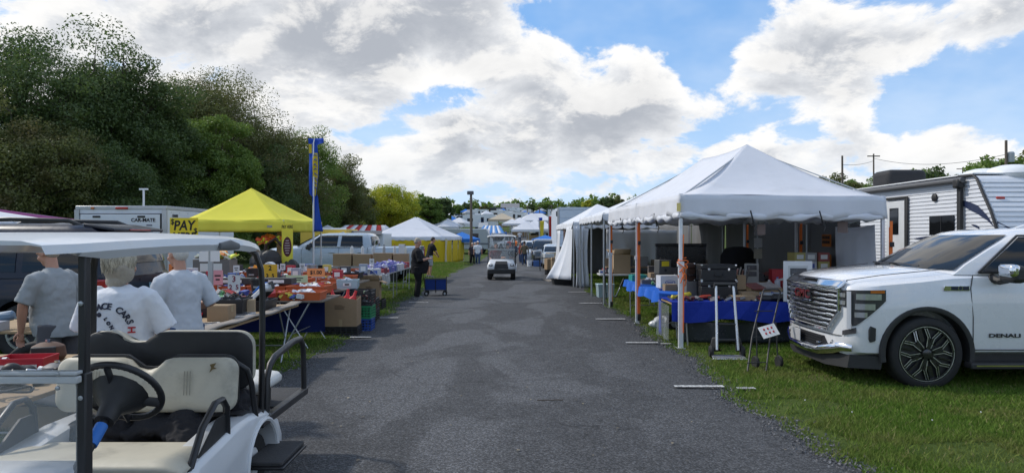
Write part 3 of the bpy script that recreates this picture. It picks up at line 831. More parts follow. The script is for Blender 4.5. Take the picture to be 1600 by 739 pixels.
def tree_parts(h, w, nclump, per, leaf, base=.22, seed=0, loose=.5, top=1.0):
 """returns trunk geometry and leaf vertex array: limbs fork to twig ends, each twig end carries a clump of leaves"""
 rr = np.random.default_rng(seed)
 g = G()
 th = h * .62
 lean = rr.normal(0, .02, 2) * h
 spine = [(lean[0] * t + .1 * math.sin(3 * t + seed), lean[1] * t, th * t) for t in (0, .15, .35, .6, .85, 1.0)]
 r0 = h * .024
 g.tube(spine, [r0 * 1.5, r0 * 1.05, r0 * .9, r0 * .65, r0 * .4, r0 * .18], 8)
 cl = []
 nl = 11
 for i in range(nl):
  t = .22 + .75 * (i + .3) / nl
  a = i * 2.4 + seed + rr.random() * .8
  z0 = th * t
  bx_, by_ = lean[0] * t + .1 * math.sin(3 * t + seed), lean[1] * t
  zf = base * h + (h - base * h) * (.12 + .85 * (i + .8 * rr.random()) / nl)
  prof = math.sqrt(max(.05, 1 - ((zf / h - (base + 1) / 2 * .96) / ((1 - base) / 2 * 1.05)) ** 2))
  L = w * .5 * prof * (.62 + .38 * rr.random())
  e = Vector((bx_ + math.cos(a) * L, by_ + math.sin(a) * L, zf * top))
  s = Vector((bx_, by_, z0)); mid = s.lerp(e, .5) + Vector((0, 0, -.04 * h if zf > z0 else .03 * h)) + Vector(rr.normal(0, .02 * h, 3))
  g.tube([s, s.lerp(mid, .5), mid, mid.lerp(e, .55), e], [r0 * .42, r0 * .33, r0 * .24, r0 * .14, r0 * .05], 6)
  for j in range(max(2, nclump // nl)):
   q = .35 + .65 * rr.random()
   p0 = (s.lerp(mid, q * 2) if q < .5 else mid.lerp(e, q * 2 - 1))
   d = Vector(rr.normal(0, 1, 3)); d.normalize()
   c = p0 + d * w * (.05 + .17 * rr.random()); c.z = max(c.z, base * h * .6)
   if j % 2 == 0: g.tube([p0, p0.lerp(c, .6) + Vector((0, 0, .01 * h)), c], [r0 * .12, r0 * .08, r0 * .03], 4)
   cl.append((c.x, c.y, c.z, w * (.055 + .075 * rr.random()) * (1 + .3 * loose)))
 for q in range(nclump // 2):                               # lobes that make the outline of the upper crown
  d = rr.normal(0, 1, 3); d /= np.linalg.norm(d); d[2] = abs(d[2]) if rr.random() < .8 else d[2]
  f = .62 + .30 * rr.random()
  c = Vector((lean[0] + d[0] * w / 2 * f, lean[1] + d[1] * w / 2 * f, h * (base + 1) / 2 + d[2] * h * (1 - base) / 2 * f))
  t = min(.98, max(.3, c.z / th * .72)); p0 = Vector((lean[0] * t, lean[1] * t, th * t)); m_ = p0.lerp(c, .5) + Vector((0, 0, .02 * h))
  g.tube([p0, p0.lerp(m_, .6), m_, m_.lerp(c, .6), c], [r0 * .20, r0 * .16, r0 * .12, r0 * .07, r0 * .02], 5)
  cl.append((c.x, c.y, c.z, w * (.06 + .06 * rr.random())))
 cl = np.array(cl)
 # fill clumps so that the crown outline reads, with gaps left between
 n = len(cl)
 wt_ = cl[:, 3] ** 2; idx = rr.choice(n, n * per, p=wt_ / wt_.sum())
 d = rr.normal(0, 1, (len(idx), 3)); d /= np.linalg.norm(d, axis=1)[:, None]
 rad = cl[idx, 3] * (.30 + .74 * rr.random(len(idx)) ** .55)
 c = cl[idx, :3] + d * rad[:, None] * np.array([1.15, 1.15, .75])
 # leaf quads facing outwards with scatter
 nrm = d + rr.normal(0, .7, d.shape) + np.array([0, 0, .35]); nrm /= np.linalg.norm(nrm, axis=1)[:, None]
 tvec = np.cross(nrm, rr.normal(0, 1, d.shape)); tvec /= np.linalg.norm(tvec, axis=1)[:, None]
 b = np.cross(nrm, tvec)
 s = leaf * (.6 + .8 * rr.random(len(idx)))[:, None]
 V = np.stack([c - tvec * s - nrm * s * .1, c + tvec * s - nrm * s * .1, c + b * s * 1.1], 1)
 return g, V.reshape(-1, 3)
def tree(name, label, x, y, h, w, lm, nclump=90, per=130, leaf=.16, base=.15, seed=0, group=None, loose=.5):
 t = thing(name, label, 'tree', (x, y, gz(x, y) - .05), 0, group)
 g, V = tree_parts(h, w, nclump, int(per * 2.9), leaf * .46, base, seed, loose)
 obj('trunk', g, BARK(), t, smooth=60)
 obj('crown', npmesh('crown', V, 3), lm, t)
 return t
GT = 'tall trees behind the stalls on the left'
# (px centre, top px, depth, width px, material, label)
for k, (px, top, Z, wpx, lm, nc, per, lf, base, lab) in enumerate([
  (30, 48, 44, 330, LEAF_DARK, 150, 150, .19, .06, 'tall dark tree at the far left edge of the tree row'),
  (-150, 30, 40, 330, LEAF_DARK, 120, 130, .19, .06, 'tall dark tree standing left of the tree row'),
  (60, 165, 39, 230, LEAF_OLIVE, 110, 130, .15, .03, 'lower olive brown tree in front of the tallest dark tree'),
  (165, 62, 47, 210, LEAF_DARK, 130, 150, .19, .06, 'tall dark tree second from the left of the tree row'),
  (235, 145, 50, 170, LEAF_DARK, 110, 140, .18, .05, 'dark rounded tree between the tall dark tree and the open tree'),
  (318, 116, 62, 250, LEAF_OLIVE, 300, 110, .17, .12, 'open airy tree with bare limbs showing against the sky'),
  (285, 180, 52, 150, LEAF_MID, 110, 140, .17, .04, 'bright green bushy tree left of the yellow canopy'),
  (345, 170, 54, 130, LEAF_MID, 110, 150, .17, .04, 'bright green bushy tree directly above the yellow canopy'),
  (150, 215, 42, 200, LEAF_DARK, 100, 130, .16, .02, 'low dark tree behind the white cargo trailer'),
  (425, 185, 66, 160, LEAF_OLIVE, 120, 110, .18, .05, 'olive green tree above the right slope of the yellow canopy'),
  (470, 200, 72, 150, LEAF_MID, 110, 110, .18, .05, 'mid green tree behind the feather flag'),
  (400, 245, 60, 150, LEAF_DARK, 90, 120, .17, .02, 'low dark tree behind the yellow canopy peak'),
  (530, 245, 80, 110, LEAF_OLIVE, 100, 120, .19, .03, 'olive tree at the right end of the tall tree row'),
  (480, 265, 78, 140, LEAF_DARK, 90, 120, .18, .02, 'low dark tree behind the foot of the feather flag'),
  (245, 255, 50, 160, LEAF_DARK, 90, 110, .16, .02, 'low dark tree above the trailer roof'),
  (560, 285, 92, 60, LEAF_OLIVE, 60, 100, .2, .03, 'small olive tree left of the yellow tree')]):
 X = (px - 800) / FOC * Z; h = CAMZ + (369.5 - top) / FOC * Z - gz(X, Z)
 tree('broadleaf_tree', lab, X, Z, h, wpx / FOC * Z, lm, nc, per, lf, base, seed=k + 3, group=GT, loose=.5)
for k, (px, top, Z, wpx, lm, lab) in enumerate([
  (610, 288, 96, 98, LEAF_YEL, 'bright yellow green tree behind the white and yellow marquee'),
  (672, 304, 104, 46, LEAF_MID, 'dark green tree right of the yellow tree'),
  (695, 306, 110, 30, LEAF_DARK, 'narrow dark tree at the right of the yellow tree pair'),
  (640, 318, 108, 60, LEAF_DARK, 'dark tree half hidden behind the yellow tree')]):
 X = (px - 800) / FOC * Z; h = CAMZ + (369.5 - top) / FOC * Z - gz(X, Z)
 tree('broadleaf_tree', lab, X, Z, h, wpx / FOC * Z, lm, 110, 90, .21, .12, seed=k + 40, group='trees behind the marquee')
# far tree line on top of the rise
proto = []
for k, lm in enumerate((LEAF_DARK, LEAF_MID, LEAF_OLIVE, LEAF_RED, LEAF_YEL, LEAF_MID)):
 g, V = tree_parts(10, 10.5, 88, 85, .30, .04, 60 + k, .6)
 proto.append((rawmesh('trunk', g.v, g.f, 60), npmesh('crown', V, 3), lm))
KIND = ['dark green', 'mid green', 'olive green', 'orange tinged', 'yellow green', 'light green']
def far_tree(px, top, Z, kind, lab, wf=1.0, group='far trees along the top of the rise'):
 X = (px - 800) / FOC * Z; z = gz(X, Z); h = CAMZ + (369.5 - top) / FOC * Z - z
 t = thing('broadleaf_tree', lab, 'tree', (X, Z, z - .1), rnd.random() * 6.28, group)
 a, b, lm = proto[kind]
 o = obj('trunk', a, BARK(), t); o2 = obj('crown', b, lm, t)
 t.scale = (h / 10 * wf, h / 10 * wf, h / 10)
for (px, top, Z, kind, wf, lab) in [
  (716, 320, 280, 5, .9, 'light green far tree left of the utility pole'), (728, 316, 300, 0, .8, 'dark far tree just left of the utility pole'),
  (742, 320, 310, 1, .8, 'mid green far tree just right of the utility pole'), (756, 321, 260, 3, 1.15, 'far tree with orange top beyond the striped tent'),
  (771, 325, 300, 0, .7, 'small dark far tree right of the orange tinged one'), (784, 327, 320, 1, .9, 'low far tree above the blue striped tent'),
  (787, 320, 350, 0, .7, 'dark round far tree in the middle of the skyline'), (800, 321, 350, 0, .9, 'dark far tree above the oncoming cart'),
  (814, 323, 340, 1, .9, 'mid green far tree above the white tents'), (830, 318, 330, 0, .9, 'taller dark far tree left of the bright one'),
  (852, 316, 300, 5, 1.5, 'wide light green far tree left of the box truck'), (868, 322, 330, 1, .9, 'mid green far tree at the box truck edge'),
  (893, 322, 340, 2, .9, 'olive far tree above the box truck'), (903, 318, 330, 1, 1.0, 'mid green far tree above the box truck'),
  (918, 311, 310, 4, .9, 'yellowish far tree above the small tent peak'), (932, 313, 300, 1, .8, 'mid green far tree right of the yellowish one'),
  (950, 307, 300, 0, 1.0, 'dark far tree next to the canopy slope'), (968, 309, 300, 2, .8, 'olive far tree at the canopy slope'),
  (704, 326, 300, 1, .8, 'low far tree beside the narrow dark tree'), (1000, 312, 310, 1, 1.2, 'far tree behind the canopy slope'),
  (1300, 281, 190, 1, 1.1, 'mid green tree left of the pair of poles on the right'), (1325, 280, 190, 2, 1.1, 'olive tree between the poles on the right'), (1345, 283, 195, 5, .9, 'light tree beside the black roof cover'),
  (1285, 284, 200, 2, .9, 'olive tree just above the canopy eave'), (1450, 264, 150, 0, 1.0, 'dark tree right of the black roof cover'), (1437, 262, 165, 1, .7, 'small tree just behind the black roof cover'),
  (1560, 243, 120, 1, 1.1, 'green tree behind the far right utility pole'), (1590, 250, 118, 2, 1.1, 'olive tree at the right edge above the travel trailer'), (1535, 263, 130, 5, .7, 'small pale tree left of the far right pole')]:
 far_tree(px, top, Z, kind, lab, wf)
o = G()
# low far wood that closes the skyline, reads as one mass
V = []
for i in range(260):
 X = -420 + 840 * i / 260 + rnd.uniform(-2, 2); Y = 372 + rnd.uniform(-10, 30); hh = rnd.uniform(4, 8.5)
 if abs(X) > 30: hh += 2
 c = np.array([X, Y, gz(X, Y)])
 n = 150; d = npr.normal(0, 1, (n, 3)); d /= np.linalg.norm(d, axis=1)[:, None]; d[:, 2] = np.abs(d[:, 2])
 p = c + d * np.array([4.2, 3, hh]) * (.6 + .45 * npr.random((n, 1)))
 tv = npr.normal(0, .55, (n, 3)); b = npr.normal(0, .5, (n, 3))
 V.append(np.stack([p - tv, p - b, p + tv, p + b], 1).reshape(-1, 3))
stuff(obj('far_wood', npmesh('far_wood', np.concatenate(V), 4), LEAF_MID))
# ------------------------------------------------------------------ vehicles
def paint(name, col, rough=.28): return mat(name, col, rough, var=.02, coat=1.0, vscale=3)
def section(x, w, zs, zc, zb):
 h = [(0, zb), (w * .88, zb), (w - .025, zb + .05), (w, zb + .18), (w + .004, .5 * (zb + zs) + .12), (w - .010, zs - .18), (w - .040, zs - .055), (w - .11, zs - .005), (w * .6, zs + (zc - zs) * .72), (0, zc)]
 full = h + [(-y, z) for (y, z) in h[-2:0:-1]]
 return [(x, y, z) for (y, z) in full]
def body_loft(st):
 return G().loft([section(*s) for s in st])
def plan(x0, x1, w, bow, rb=.05):
 """plan outline of the greenhouse, front edge bowed forward by bow"""
 P = []
 for i in range(9):
  t = -1 + 2 * i / 8; P.append((x0 - bow * (1 - t * t) + .10 * abs(t) ** 6, t * w * (1 if abs(t) < 1 else .97)))
 for i in range(1, 7): P.append((x0 + .10 + (x1 - x0 - .18) * i / 7, w + .015 * math.sin(PI * i / 7)))
 for i in range(9):
  t = 1 - 2 * i / 8; P.append((x1 + rb * (1 - t * t) - .06 * abs(t) ** 6, t * w * (1 if abs(t) < 1 else .97)))
 for i in range(6, 0, -1): P.append((x0 + .10 + (x1 - x0 - .18) * i / 7, -w - .015 * math.sin(PI * i / 7)))
 return P
def greenhouse(levels):
 return G().loft([[(p[0], p[1], z) for p in plan(x0, x1, w, bow)] for (z, x0, x1, w, bow) in levels])
def ghw(levels, z, k):
 zz = [l[0] for l in levels]; return float(np.interp(z, zz, [l[k] for l in levels]))
def side_glass(levels, poly, side, off=.022, n=7):
 """window slab on the flank of a greenhouse; poly lists (x_bottom, x_top) for front and rear edge and z range"""
 (xa0, xa1, xb0, xb1, z0, z1) = poly
 def fn(s, t):
  z = z0 + (z1 - z0) * t; x = (xa0 + (xa1 - xa0) * t) * (1 - s) + (xb0 + (xb1 - xb0) * t) * s
  return (x, side * (ghw(levels, z, 3) + off), z)
 return G().grid(fn, n, n)
def wind_glass(levels, z0, z1, end, win=.05, off=.02, n=10):
 def fn(s, t):
  z = z0 + (z1 - z0) * t; w = ghw(levels, z, 3) - win; u_ = -1 + 2 * s; bow = ghw(levels, z, 4)
  uu = u_ * w / (w + win)
  x = (ghw(levels, z, 1) - bow * (1 - uu * uu) + .10 * abs(uu) ** 6 - off) if end == 0 else (ghw(levels, z, 2) + .05 * (1 - uu * uu) - .06 * abs(uu) ** 6 + off)
  return (x, u_ * w, z)
 return G().grid(fn, n, n)
def lathe_open(prof, n, axis):
 g = G(); g.lathe(prof, n, axis=axis); g.f = [f for f in g.f if len(f) <= 4]; return g
def tyre(r, w, rim):
 b = w / 2
 prof = [(rim, -b * .8), (rim + .02, -b), (r * .93, -b), (r * .985, -b * .82), (r, -b * .55), (r, b * .55), (r * .985, b * .82), (r * .93, b), (rim + .02, b), (rim, b * .8), (rim * .97, 0), (rim, -b * .8)]
 return lathe_open(prof, 36, 'y')
def wheel(parent, x, y, r, w, rimr, side, style='alloy', m_rim=None):
 """a wheel part with tyre and rim as sub-parts; side is the sign of the outer face"""
 wl = obj('wheel', G().lathe([(.02, -w * .3), (rimr * .98, -w * .3), (rimr * .98, w * .3), (.02, w * .3)], 24, axis='y'), BLACKM(), parent, loc=(x, y, r))
 obj('tyre', tyre(r, w, rimr), RUBBER(), wl, smooth=50)
 yo = side * w * .40
 g = G()
 if style == 'star':
  gl = G()
  for k in range(6):
   a = k * PI / 3 + .26
   for e in (-1, 1):
    d = a + e * .115; c, s_ = math.cos(d), math.sin(d); r1, r2, r3 = rimr * .13, rimr * .60, rimr * .97
    d2 = a + e * .30; c2, s2 = math.cos(d2), math.sin(d2)
    p1, p2, p3 = (c * r1, yo, s_ * r1), (c * r2, yo, s_ * r2), (c2 * r3, yo - side * .01, s2 * r3)
    g._bar(p1, p2, .030, .028); g._bar(p2, p3, .030, .028)
    n_ = (-math.sin(a) * e * .018, side * .016, math.cos(a) * e * .018)
    q = lambda p: (p[0] + n_[0], p[1] + n_[1], p[2] + n_[2])
    gl._bar(q((c * r1 * 1.8, yo, s_ * r1 * 1.8)), q(p2), .006, .005); gl._bar(q(p2), q(p3), .006, .005)
    n3 = (-n_[0], n_[1], -n_[2])
    q3 = lambda p: (p[0] + n3[0] * .7, p[1] + n3[1], p[2] + n3[2] * .7)
    gl._bar(q3(p2), q3(p3), .005, .005)
   m_ = a + PI / 6; g._bar((math.cos(m_) * rimr * .45, yo - side * .015, math.sin(m_) * rimr * .45), (math.cos(m_) * rimr * .97, yo - side * .02, math.sin(m_) * rimr * .97), .05, .02)
  g.lathe([(rimr * .93, yo - .012), (rimr * .99, yo - .012), (rimr * .99, yo + .012), (rimr * .93, yo + .012), (rimr * .93, yo - .012)], 40, axis='y')
  g.lathe([(.002, yo - .02), (rimr * .17, yo - .02), (rimr * .15, yo + side * .022), (.002, yo + side * .024)], 20, axis='y')
  obj('rim', g, mat('rim_black', (.012, .012, .016), .25, var=.05, coat=.6), wl)
  gl.lathe([(rimr * .985, yo + side * .012), (rimr * 1.0, yo + side * .012), (rimr * 1.0, yo + side * .018), (rimr * .985, yo + side * .018), (rimr * .985, yo + side * .012)], 40, axis='y')
  stuff(obj('machined_edge', gl, mat('machined_metal', (.80, .81, .84), .30, metal=1, var=.02), wl))
 else:
  for k in range(7):
   a = k * 2 * PI / 7
   g._bar((math.cos(a) * rimr * .1, yo, math.sin(a) * rimr * .1), (math.cos(a) * rimr * .95, yo - side * .01, math.sin(a) * rimr * .95), .05, .03)
  g.lathe([(rimr * .86, yo - .015), (rimr * .99, yo - .015), (rimr * .99, yo + .015), (rimr * .86, yo + .015), (rimr * .86, yo - .015)], 28, axis='y')
  g.lathe([(.002, yo - .02), (rimr * .22, yo - .02), (rimr * .2, yo + side * .02), (.002, yo + side * .02)], 16, axis='y')
  obj('rim', g, m_rim or mat('rim_silver', (.40, .41, .43), .3, metal=.8), wl)
 return wl
def arch_cut(x, r, z, hw): return G().lathe([(.001, -hw * 1.1), (r, -hw * 1.1), (r, -hw * .62), (.001, -hw * .62)], 32, c=(x, 0, z), axis='y'), G().lathe([(.001, hw * .62), (r, hw * .62), (r, hw * 1.1), (.001, hw * 1.1)], 32, c=(x, 0, z), axis='y')
def arch_trim(x, r, z, y, side, w=.055):
 g = G(); rings = []
 for i in range(25):
  a = PI * (-.06 + 1.12 * i / 24)
  ci, si = math.cos(a), math.sin(a)
  rings.append([(x + ci * q, y + side * e, max(z + si * q, .30)) for (q, e) in ((r - .012, -.16), (r + w, -.01), (r + w - .012, .016), (r + .01, .02), (r - .012, .012))])
 return g.loft(rings)

PU_ST = [(0.0, .84, 1.16, 1.21, .40), (.05, .925, 1.195, 1.265, .385), (.16, .978, 1.235, 1.315, .38), (.45, 1.012, 1.265, 1.365, .38), (.9, 1.028, 1.305, 1.405, .40), (1.25, 1.03, 1.345, 1.41, .40), (1.55, 1.03, 1.36, 1.40, .40),
         (2.8, 1.03, 1.36, 1.37, .40), (4.08, 1.03, 1.36, 1.365, .40), (4.1, 1.02, 1.345, 1.35, .40), (4.14, 1.03, 1.365, 1.37, .42), (5.6, 1.03, 1.38, 1.385, .48), (5.84, 1.015, 1.38, 1.385, .56), (5.88, .98, 1.36, 1.37, .58)]
PU_GH = [(1.335, 1.20, 4.10, .975, .16), (1.45, 1.36, 4.10, .945, .16), (1.62, 1.66, 4.08, .885, .14), (1.76, 1.93, 4.02, .825, .12), (1.835, 2.10, 3.96, .76, .10), (1.875, 2.32, 3.85, .64, .06), (1.885, 2.6, 3.7, .40, .03)]
def pickup(label, loc, rz, col, hero, group=None):
 t = thing('pickup_truck', label, 'pickup truck', loc, rz, group)
 PM = paint('paint_' + ('pearl' if hero else 'silver_blue'), col)
 BK = BLACKP()
 bow = lambda x, y: x + .11 * (abs(y) / .9) ** 2.4 * max(0, 1 - x / .45)
 r0 = section(*PU_ST[0])
 bg_ = G().loft([[(x, y * q, z) for x, y, z in r0] for q in (.03, .3, .55, .8)] + [section(*q) for q in PU_ST]); bg_.v = [(bow(x, y), y, z) for x, y, z in bg_.v]
 b = obj('body', bg_, PM, t)
 cuts = []
 for xa in (.95, 4.72): cuts += list(arch_cut(xa, .50, .43, 1.0))
 cuts.append(G().bb(4.26, 5.80, -.84, .84, .92, 1.8))
 if hero:
  cuts.append(G().prism([(-.755, 1.165), (-.755, .90), (-.55, .665), (.55, .665), (.755, .90), (.755, 1.165)], -.2, .135, 'x'))
 cut(b, cuts)
 obj('cab', greenhouse(PU_GH), PM, t, smooth=40)
 obj('windshield', wind_glass(PU_GH, 1.395, 1.80, 0), DARKGLASS(), t)
 obj('rear_window', wind_glass(PU_GH, 1.42, 1.76, 1, .14), DARKGLASS(), t)
 for s in (-1, 1):
  fr = obj('side_window', side_glass(PU_GH, (1.60, 2.13, 2.80, 2.83, 1.375, 1.775), s), DARKGLASS(), t)
  obj('side_window', side_glass(PU_GH, (2.93, 2.96, 3.78, 3.74, 1.375, 1.775), s), DARKGLASS(), t)
  tr = G()
  for (a, q) in (((1.56, 1.362), (2.12, 1.79)), ((2.12, 1.79), (3.76, 1.79)), ((1.56, 1.362), (3.82, 1.362))):
   tr._bar((a[0], s * (ghw(PU_GH, a[1], 3) + .024), a[1]), (q[0], s * (ghw(PU_GH, q[1], 3) + .024), q[1]), .018, .022)
  obj('window_trim', tr, BLACKM() if hero else CHROME(), t)
  for (xs) in (1.47, 2.86, 3.95):                      # door shut lines
   obj('door_gap', G().tube([(xs, s * 1.033, .47), (xs, s * 1.034, .85), (xs - (0 if xs > 2 else .02), s * 1.022, 1.18), (xs + .02, s * .995, 1.33)], .006, 5), BLACKM(), t)
  obj('door_gap', G().tube([(1.47, s * 1.028, .475), (3.95, s * 1.028, .475)], .006, 5), BLACKM(), t)
  for xs in (2.60, 3.70): obj('door_handle', G().bb(xs - .11, xs + .11, s * 1.05 - .018, s * 1.05 + .018, 1.13, 1.165), CHROME() if hero else PM, t, bevel=.012)
  # mirror
  mo = obj('mirror', G().box((1.78, s * 1.24, 1.36), (.16, .27, .20)), BK, t, bevel=.05, seg=3)
  obj('mirror_cap', G().box((1.735, s * 1.245, 1.395), (.12, .262, .15)), CHROME() if hero else PM, mo, bevel=.045, seg=3)
  obj('mirror_arm', G().tube([(1.72, s * .96, 1.30), (1.76, s * 1.06, 1.27), (1.78, s * 1.16, 1.30)], [.055, .045, .05], 8), BK, mo)
  for xa in (.95, 4.72): obj('arch_trim', arch_trim(xa, .50, .43, s * 1.02, s), BK if hero else PM, t)
  obj('running_board', G().box((2.65, s * 1.04, .30), (2.5, .16, .07)), BK if hero else CHROME(), t, bevel=.015)
  if hero: obj('board_trim', G().bb(1.45, 3.85, s * 1.125 - .004, s * 1.125 + .004, .300, .315), CHROME(), t)
  obj('tail_light', G().box((5.84, s * .95, 1.13), (.12, .17, .36)), mat('lamp_red', (.35, .012, .015), .15, coat=.5), t, bevel=.03)
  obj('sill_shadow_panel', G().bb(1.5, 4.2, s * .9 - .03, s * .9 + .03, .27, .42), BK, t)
 st_ = 'star' if hero else 'alloy'
 for xa in (.95, 4.72):
  for s in (-1, 1): wheel(t, xa, s * .885, .425, .28, .318 if hero else .285, s, st_)
  obj('axle', G().tube([(xa, -.8, .43), (xa, .8, .43)], .07, 8), BLACKM(), t)
 obj('underbody', G().bb(.3, 5.6, -.62, .62, .34, .52), BLACKM(), t)
 obj('rear_bumper', G().box((5.93, 0, .60), (.16, 1.9, .20)), CHROME(), t, bevel=.03)
 obj('antenna_fin', G().prism([(2.62, 1.875), (2.86, 1.88), (2.84, 1.93), (2.80, 1.935)], -.03, .03, 'y'), PM, t, bevel=.01)
 if not hero:
  for s in (-1, 1):
   d = G().grid(lambda q, w_: (3.98 + 1.52 * q, s * (1.03 + .17 * math.sin(PI * min(1, max(0, q))) ** .5 * math.sin(PI * (.08 + .84 * w_)) ** .5), .52 + .74 * w_), 24, 12)
   ob = obj('wheel_fender', d, PM, t, smooth=60)
   cut(ob, [G().lathe([(.001, -1.6), (.5, -1.6), (.5, 1.6), (.001, 1.6)], 32, c=(4.72, 0, .43), axis='y')]) if False else None
   obj('arch_well', G().lathe([(.02, s * 1.18), (.49, s * 1.18), (.49, s * 1.215), (.02, s * 1.215)], 32, c=(4.72, 0, .45), axis='y'), BLACKM(), t)
  obj('front_grille', G().box((-.02, 0, .92), (.06, 1.3, .42)), CHROME(), t, bevel=.03)
  return t
 # ---- front end of the white pickup
 fx = lambda y: .11 * (abs(y) / .9) ** 2.4
 gr = obj('grille', G().prism([(-.75, 1.16), (-.75, .90), (-.545, .67), (.545, .67), (.75, .90), (.75, 1.16)], .112, .13, 'x'), BLACKM(), t)
 frm = G()
 loop = [(-.765, 1.175), (-.765, .895), (-.555, .652), (.555, .652), (.765, .895), (.765, 1.175)]
 for a, q in zip(loop, loop[1:] + loop[:1]):
  n = 10
  for i in range(n):
   y0_, z0_ = lerp(a, q, i / n); y1_, z1_ = lerp(a, q, (i + 1) / n)
   frm._bar((fx(y0_) - .03, y0_, z0_), (fx(y1_) - .03, y1_, z1_), .035, .022)
 obj('grille_frame', frm, CHROME(), gr)
 GC = mat('grille_chrome', (.78, .79, .81), .22, metal=1.0, var=.03)
 for k in range(8):
  z = 1.130 - k * .059
  hw = .745 if z > .90 else .745 - (.90 - z) * .86
  g = G(); n = 26
  for i in range(n):
   y0_, y1_ = -hw + 2 * hw * i / n, -hw + 2 * hw * (i + 1) / n
   link = (i + 3 * (k % 2)) % 6
   th_ = .0165 if link < 4 else .024
   g.tube([(fx(y0_) - .018, y0_ + (.002 if link else .010), z), (fx(y1_) - .018, y1_ - .002, z)], [(th_, .022)] * 2, 8, up=(0, 0, 1))
  obj('grille_bar', g, GC, gr, smooth=50)
 em = obj('emblem', G().box((-.055, 0.02, 1.045), (.02, .44, .135)), BLACKM(), t, bevel=.01)
 for dz_ in (-.068, .068): obj('emblem_edge', G().bb(-.072, -.05, -.21, .25, 1.045 + dz_ - .005, 1.045 + dz_ + .005), CHROME(), em)
 text('lettering', 'GMC', .15, mat('badge_red', (.13, .010, .016), .25, coat=.5), t, (-.068, .02, 1.045), (R(90), 0, R(-90)), extrude=.010, bold=.0005, sx=1.3, space=1.12)
 # bright strip over the grille, lower trim and bumper details
 def strip(z0, z1, hw, out0, out1):
  return G().grid(lambda s, q: (fx(-hw + 2 * hw * s) - (out0 + (out1 - out0) * q), -hw + 2 * hw * s, z0 + (z1 - z0) * q), 24, 4)
 o = obj('hood_strip', strip(1.165, 1.262, .80, .060, -.045), CHROME(), t, smooth=60)
 o.modifiers.new('solid', 'SOLIDIFY').thickness = .02
 obj('hood_slot', G().grid(lambda s, q: (fx(0) - .014 + .05 * q, -.20 + .40 * s, 1.248 + .014 * q), 8, 2), BLACKM(), t)
 g = G().tube([(fx(.9) + .03, -.90, .47), (fx(.78) - .02, -.78, .475), (fx(.64) - .035, -.66, .44), (-.055, -.40, .385), (-.065, 0, .37), (-.055, .40, .385), (fx(.64) - .035, .66, .44), (fx(.78) - .02, .78, .475), (fx(.9) + .03, .90, .47)], [(.035, .015), (.05, .022), (.06, .03), (.055, .035), (.05, .035), (.055, .035), (.06, .03), (.05, .022), (.035, .015)], 8)
 obj('lower_trim', g, CHROME(), t, smooth=60)
 g = G()
 for i in range(4): g.bb(-.022, .0, -.44, .44, .435 + i * .032, .449 + i * .032)
 stuff(obj('lower_grille', g.prism([(-.56, .42), (-.44, .56), (.44, .56), (.56, .42)], -.012, .03, 'x'), BLACKM(), t))
 for s in (-1, 1):
  obj('tow_hook', G().tube([(.05, s * .40, .47), (-.03, s * .39, .47), (-.035, s * .35, .47), (.05, s * .33, .47)], .013, 8), CHROME(), t)
  fo = obj('fog_lamp', G().grid(lambda q, w_: (fx(.62 + .22 * q) - .028 + .08 * max(0, q - .5) , s * (.60 + .26 * q), .435 + .075 * w_ - .03 * q * w_), 8, 3), mat('lamp_dark', (.05, .05, .055), .12, coat=.6), t)
  obj('fog_lens', G().bb(fx(.7) - .045, fx(.7) - .02, s * .69 - .05, s * .69 + .05, .455, .485), CHROME(), fo)
  # duct slot on the bumper corner
  du = obj('air_slot', G().prism([(.30, .555), (.36, .575), (.365, .72), (.305, .745), (.285, .70), (.285, .59)], s * .985, s * 1.012, 'y'), BLACKM(), t, bevel=.006)
  # headlamp wrapping round the corner
  PER = [(bow(x, y), y) for x, y in ((0, .765), (0, .80), (0, .84), (.025, .885), (.07, .937), (.16, .978), (.30, .996), (.45, 1.013), (.56, 1.019))]
  def per(q, o):
   f = q * (len(PER) - 1); i = min(int(f), len(PER) - 2); r_ = f - i
   x_, y_ = lerp(PER[i], PER[i + 1], r_)
   a = math.atan2(PER[i + 1][0] - PER[i][0], PER[i + 1][1] - PER[i][1])
   a = min(1.45, q * 1.9)
   return (x_ - math.cos(a) * o, s * (y_ + math.sin(a) * o))
  def patch(q0, q1, zlo, zhi, o, n=14):
   def fn(a, w_):
    q = q0 + (q1 - q0) * a; x_, y_ = per(q, o); lo, hi = zlo(q), zhi(q)
    return (x_, y_, lo + (hi - lo) * w_)
   return G().grid(fn, n, 6)
  top = lambda q: 1.145 + .02 * q
  hl = obj('headlight', patch(0.0, .90, lambda q: (.955 if q < .30 else .955 - .22 * min(1, (q - .30) / .12)) if q < .46 else .735 + .30 * ((q - .46) / .44) ** 1.3, top, .012, 30), mat('lamp_dark', (.05, .05, .055), .12, coat=.6), t, smooth=50)
  obj('headlight_leg', patch(.12, .50, lambda q: .60 + .11 * q, lambda q: .655 + .11 * q + .06 * max(0, q - .3), .014), mat('lamp_dark', (.05, .05, .055), .12, coat=.6), hl)
  LC = mat('lamp_clear', (.62, .64, .67), .10, metal=.7, var=.25, vscale=25, coat=.6)
  obj('lamp_lens', patch(.05, .27, lambda q: 1.065, lambda q: 1.115, .022), LC, hl); obj('lamp_lens', patch(.05, .27, lambda q: .975, lambda q: 1.025, .022), LC, hl)
  obj('lamp_lens', patch(.50, .84, lambda q: 1.045, lambda q: 1.115, .022), LC, hl); obj('lamp_lens', patch(.48, .76, lambda q: .93, lambda q: 1.00, .022), LC, hl); obj('lamp_lens', patch(.47, .66, lambda q: .84, lambda q: .90, .022), LC, hl)
  dr = obj('running_light', patch(.31, .41, lambda q: .70, lambda q: 1.14, .026), mat('light_tube', (.48, .50, .54), .2, var=.03), hl)
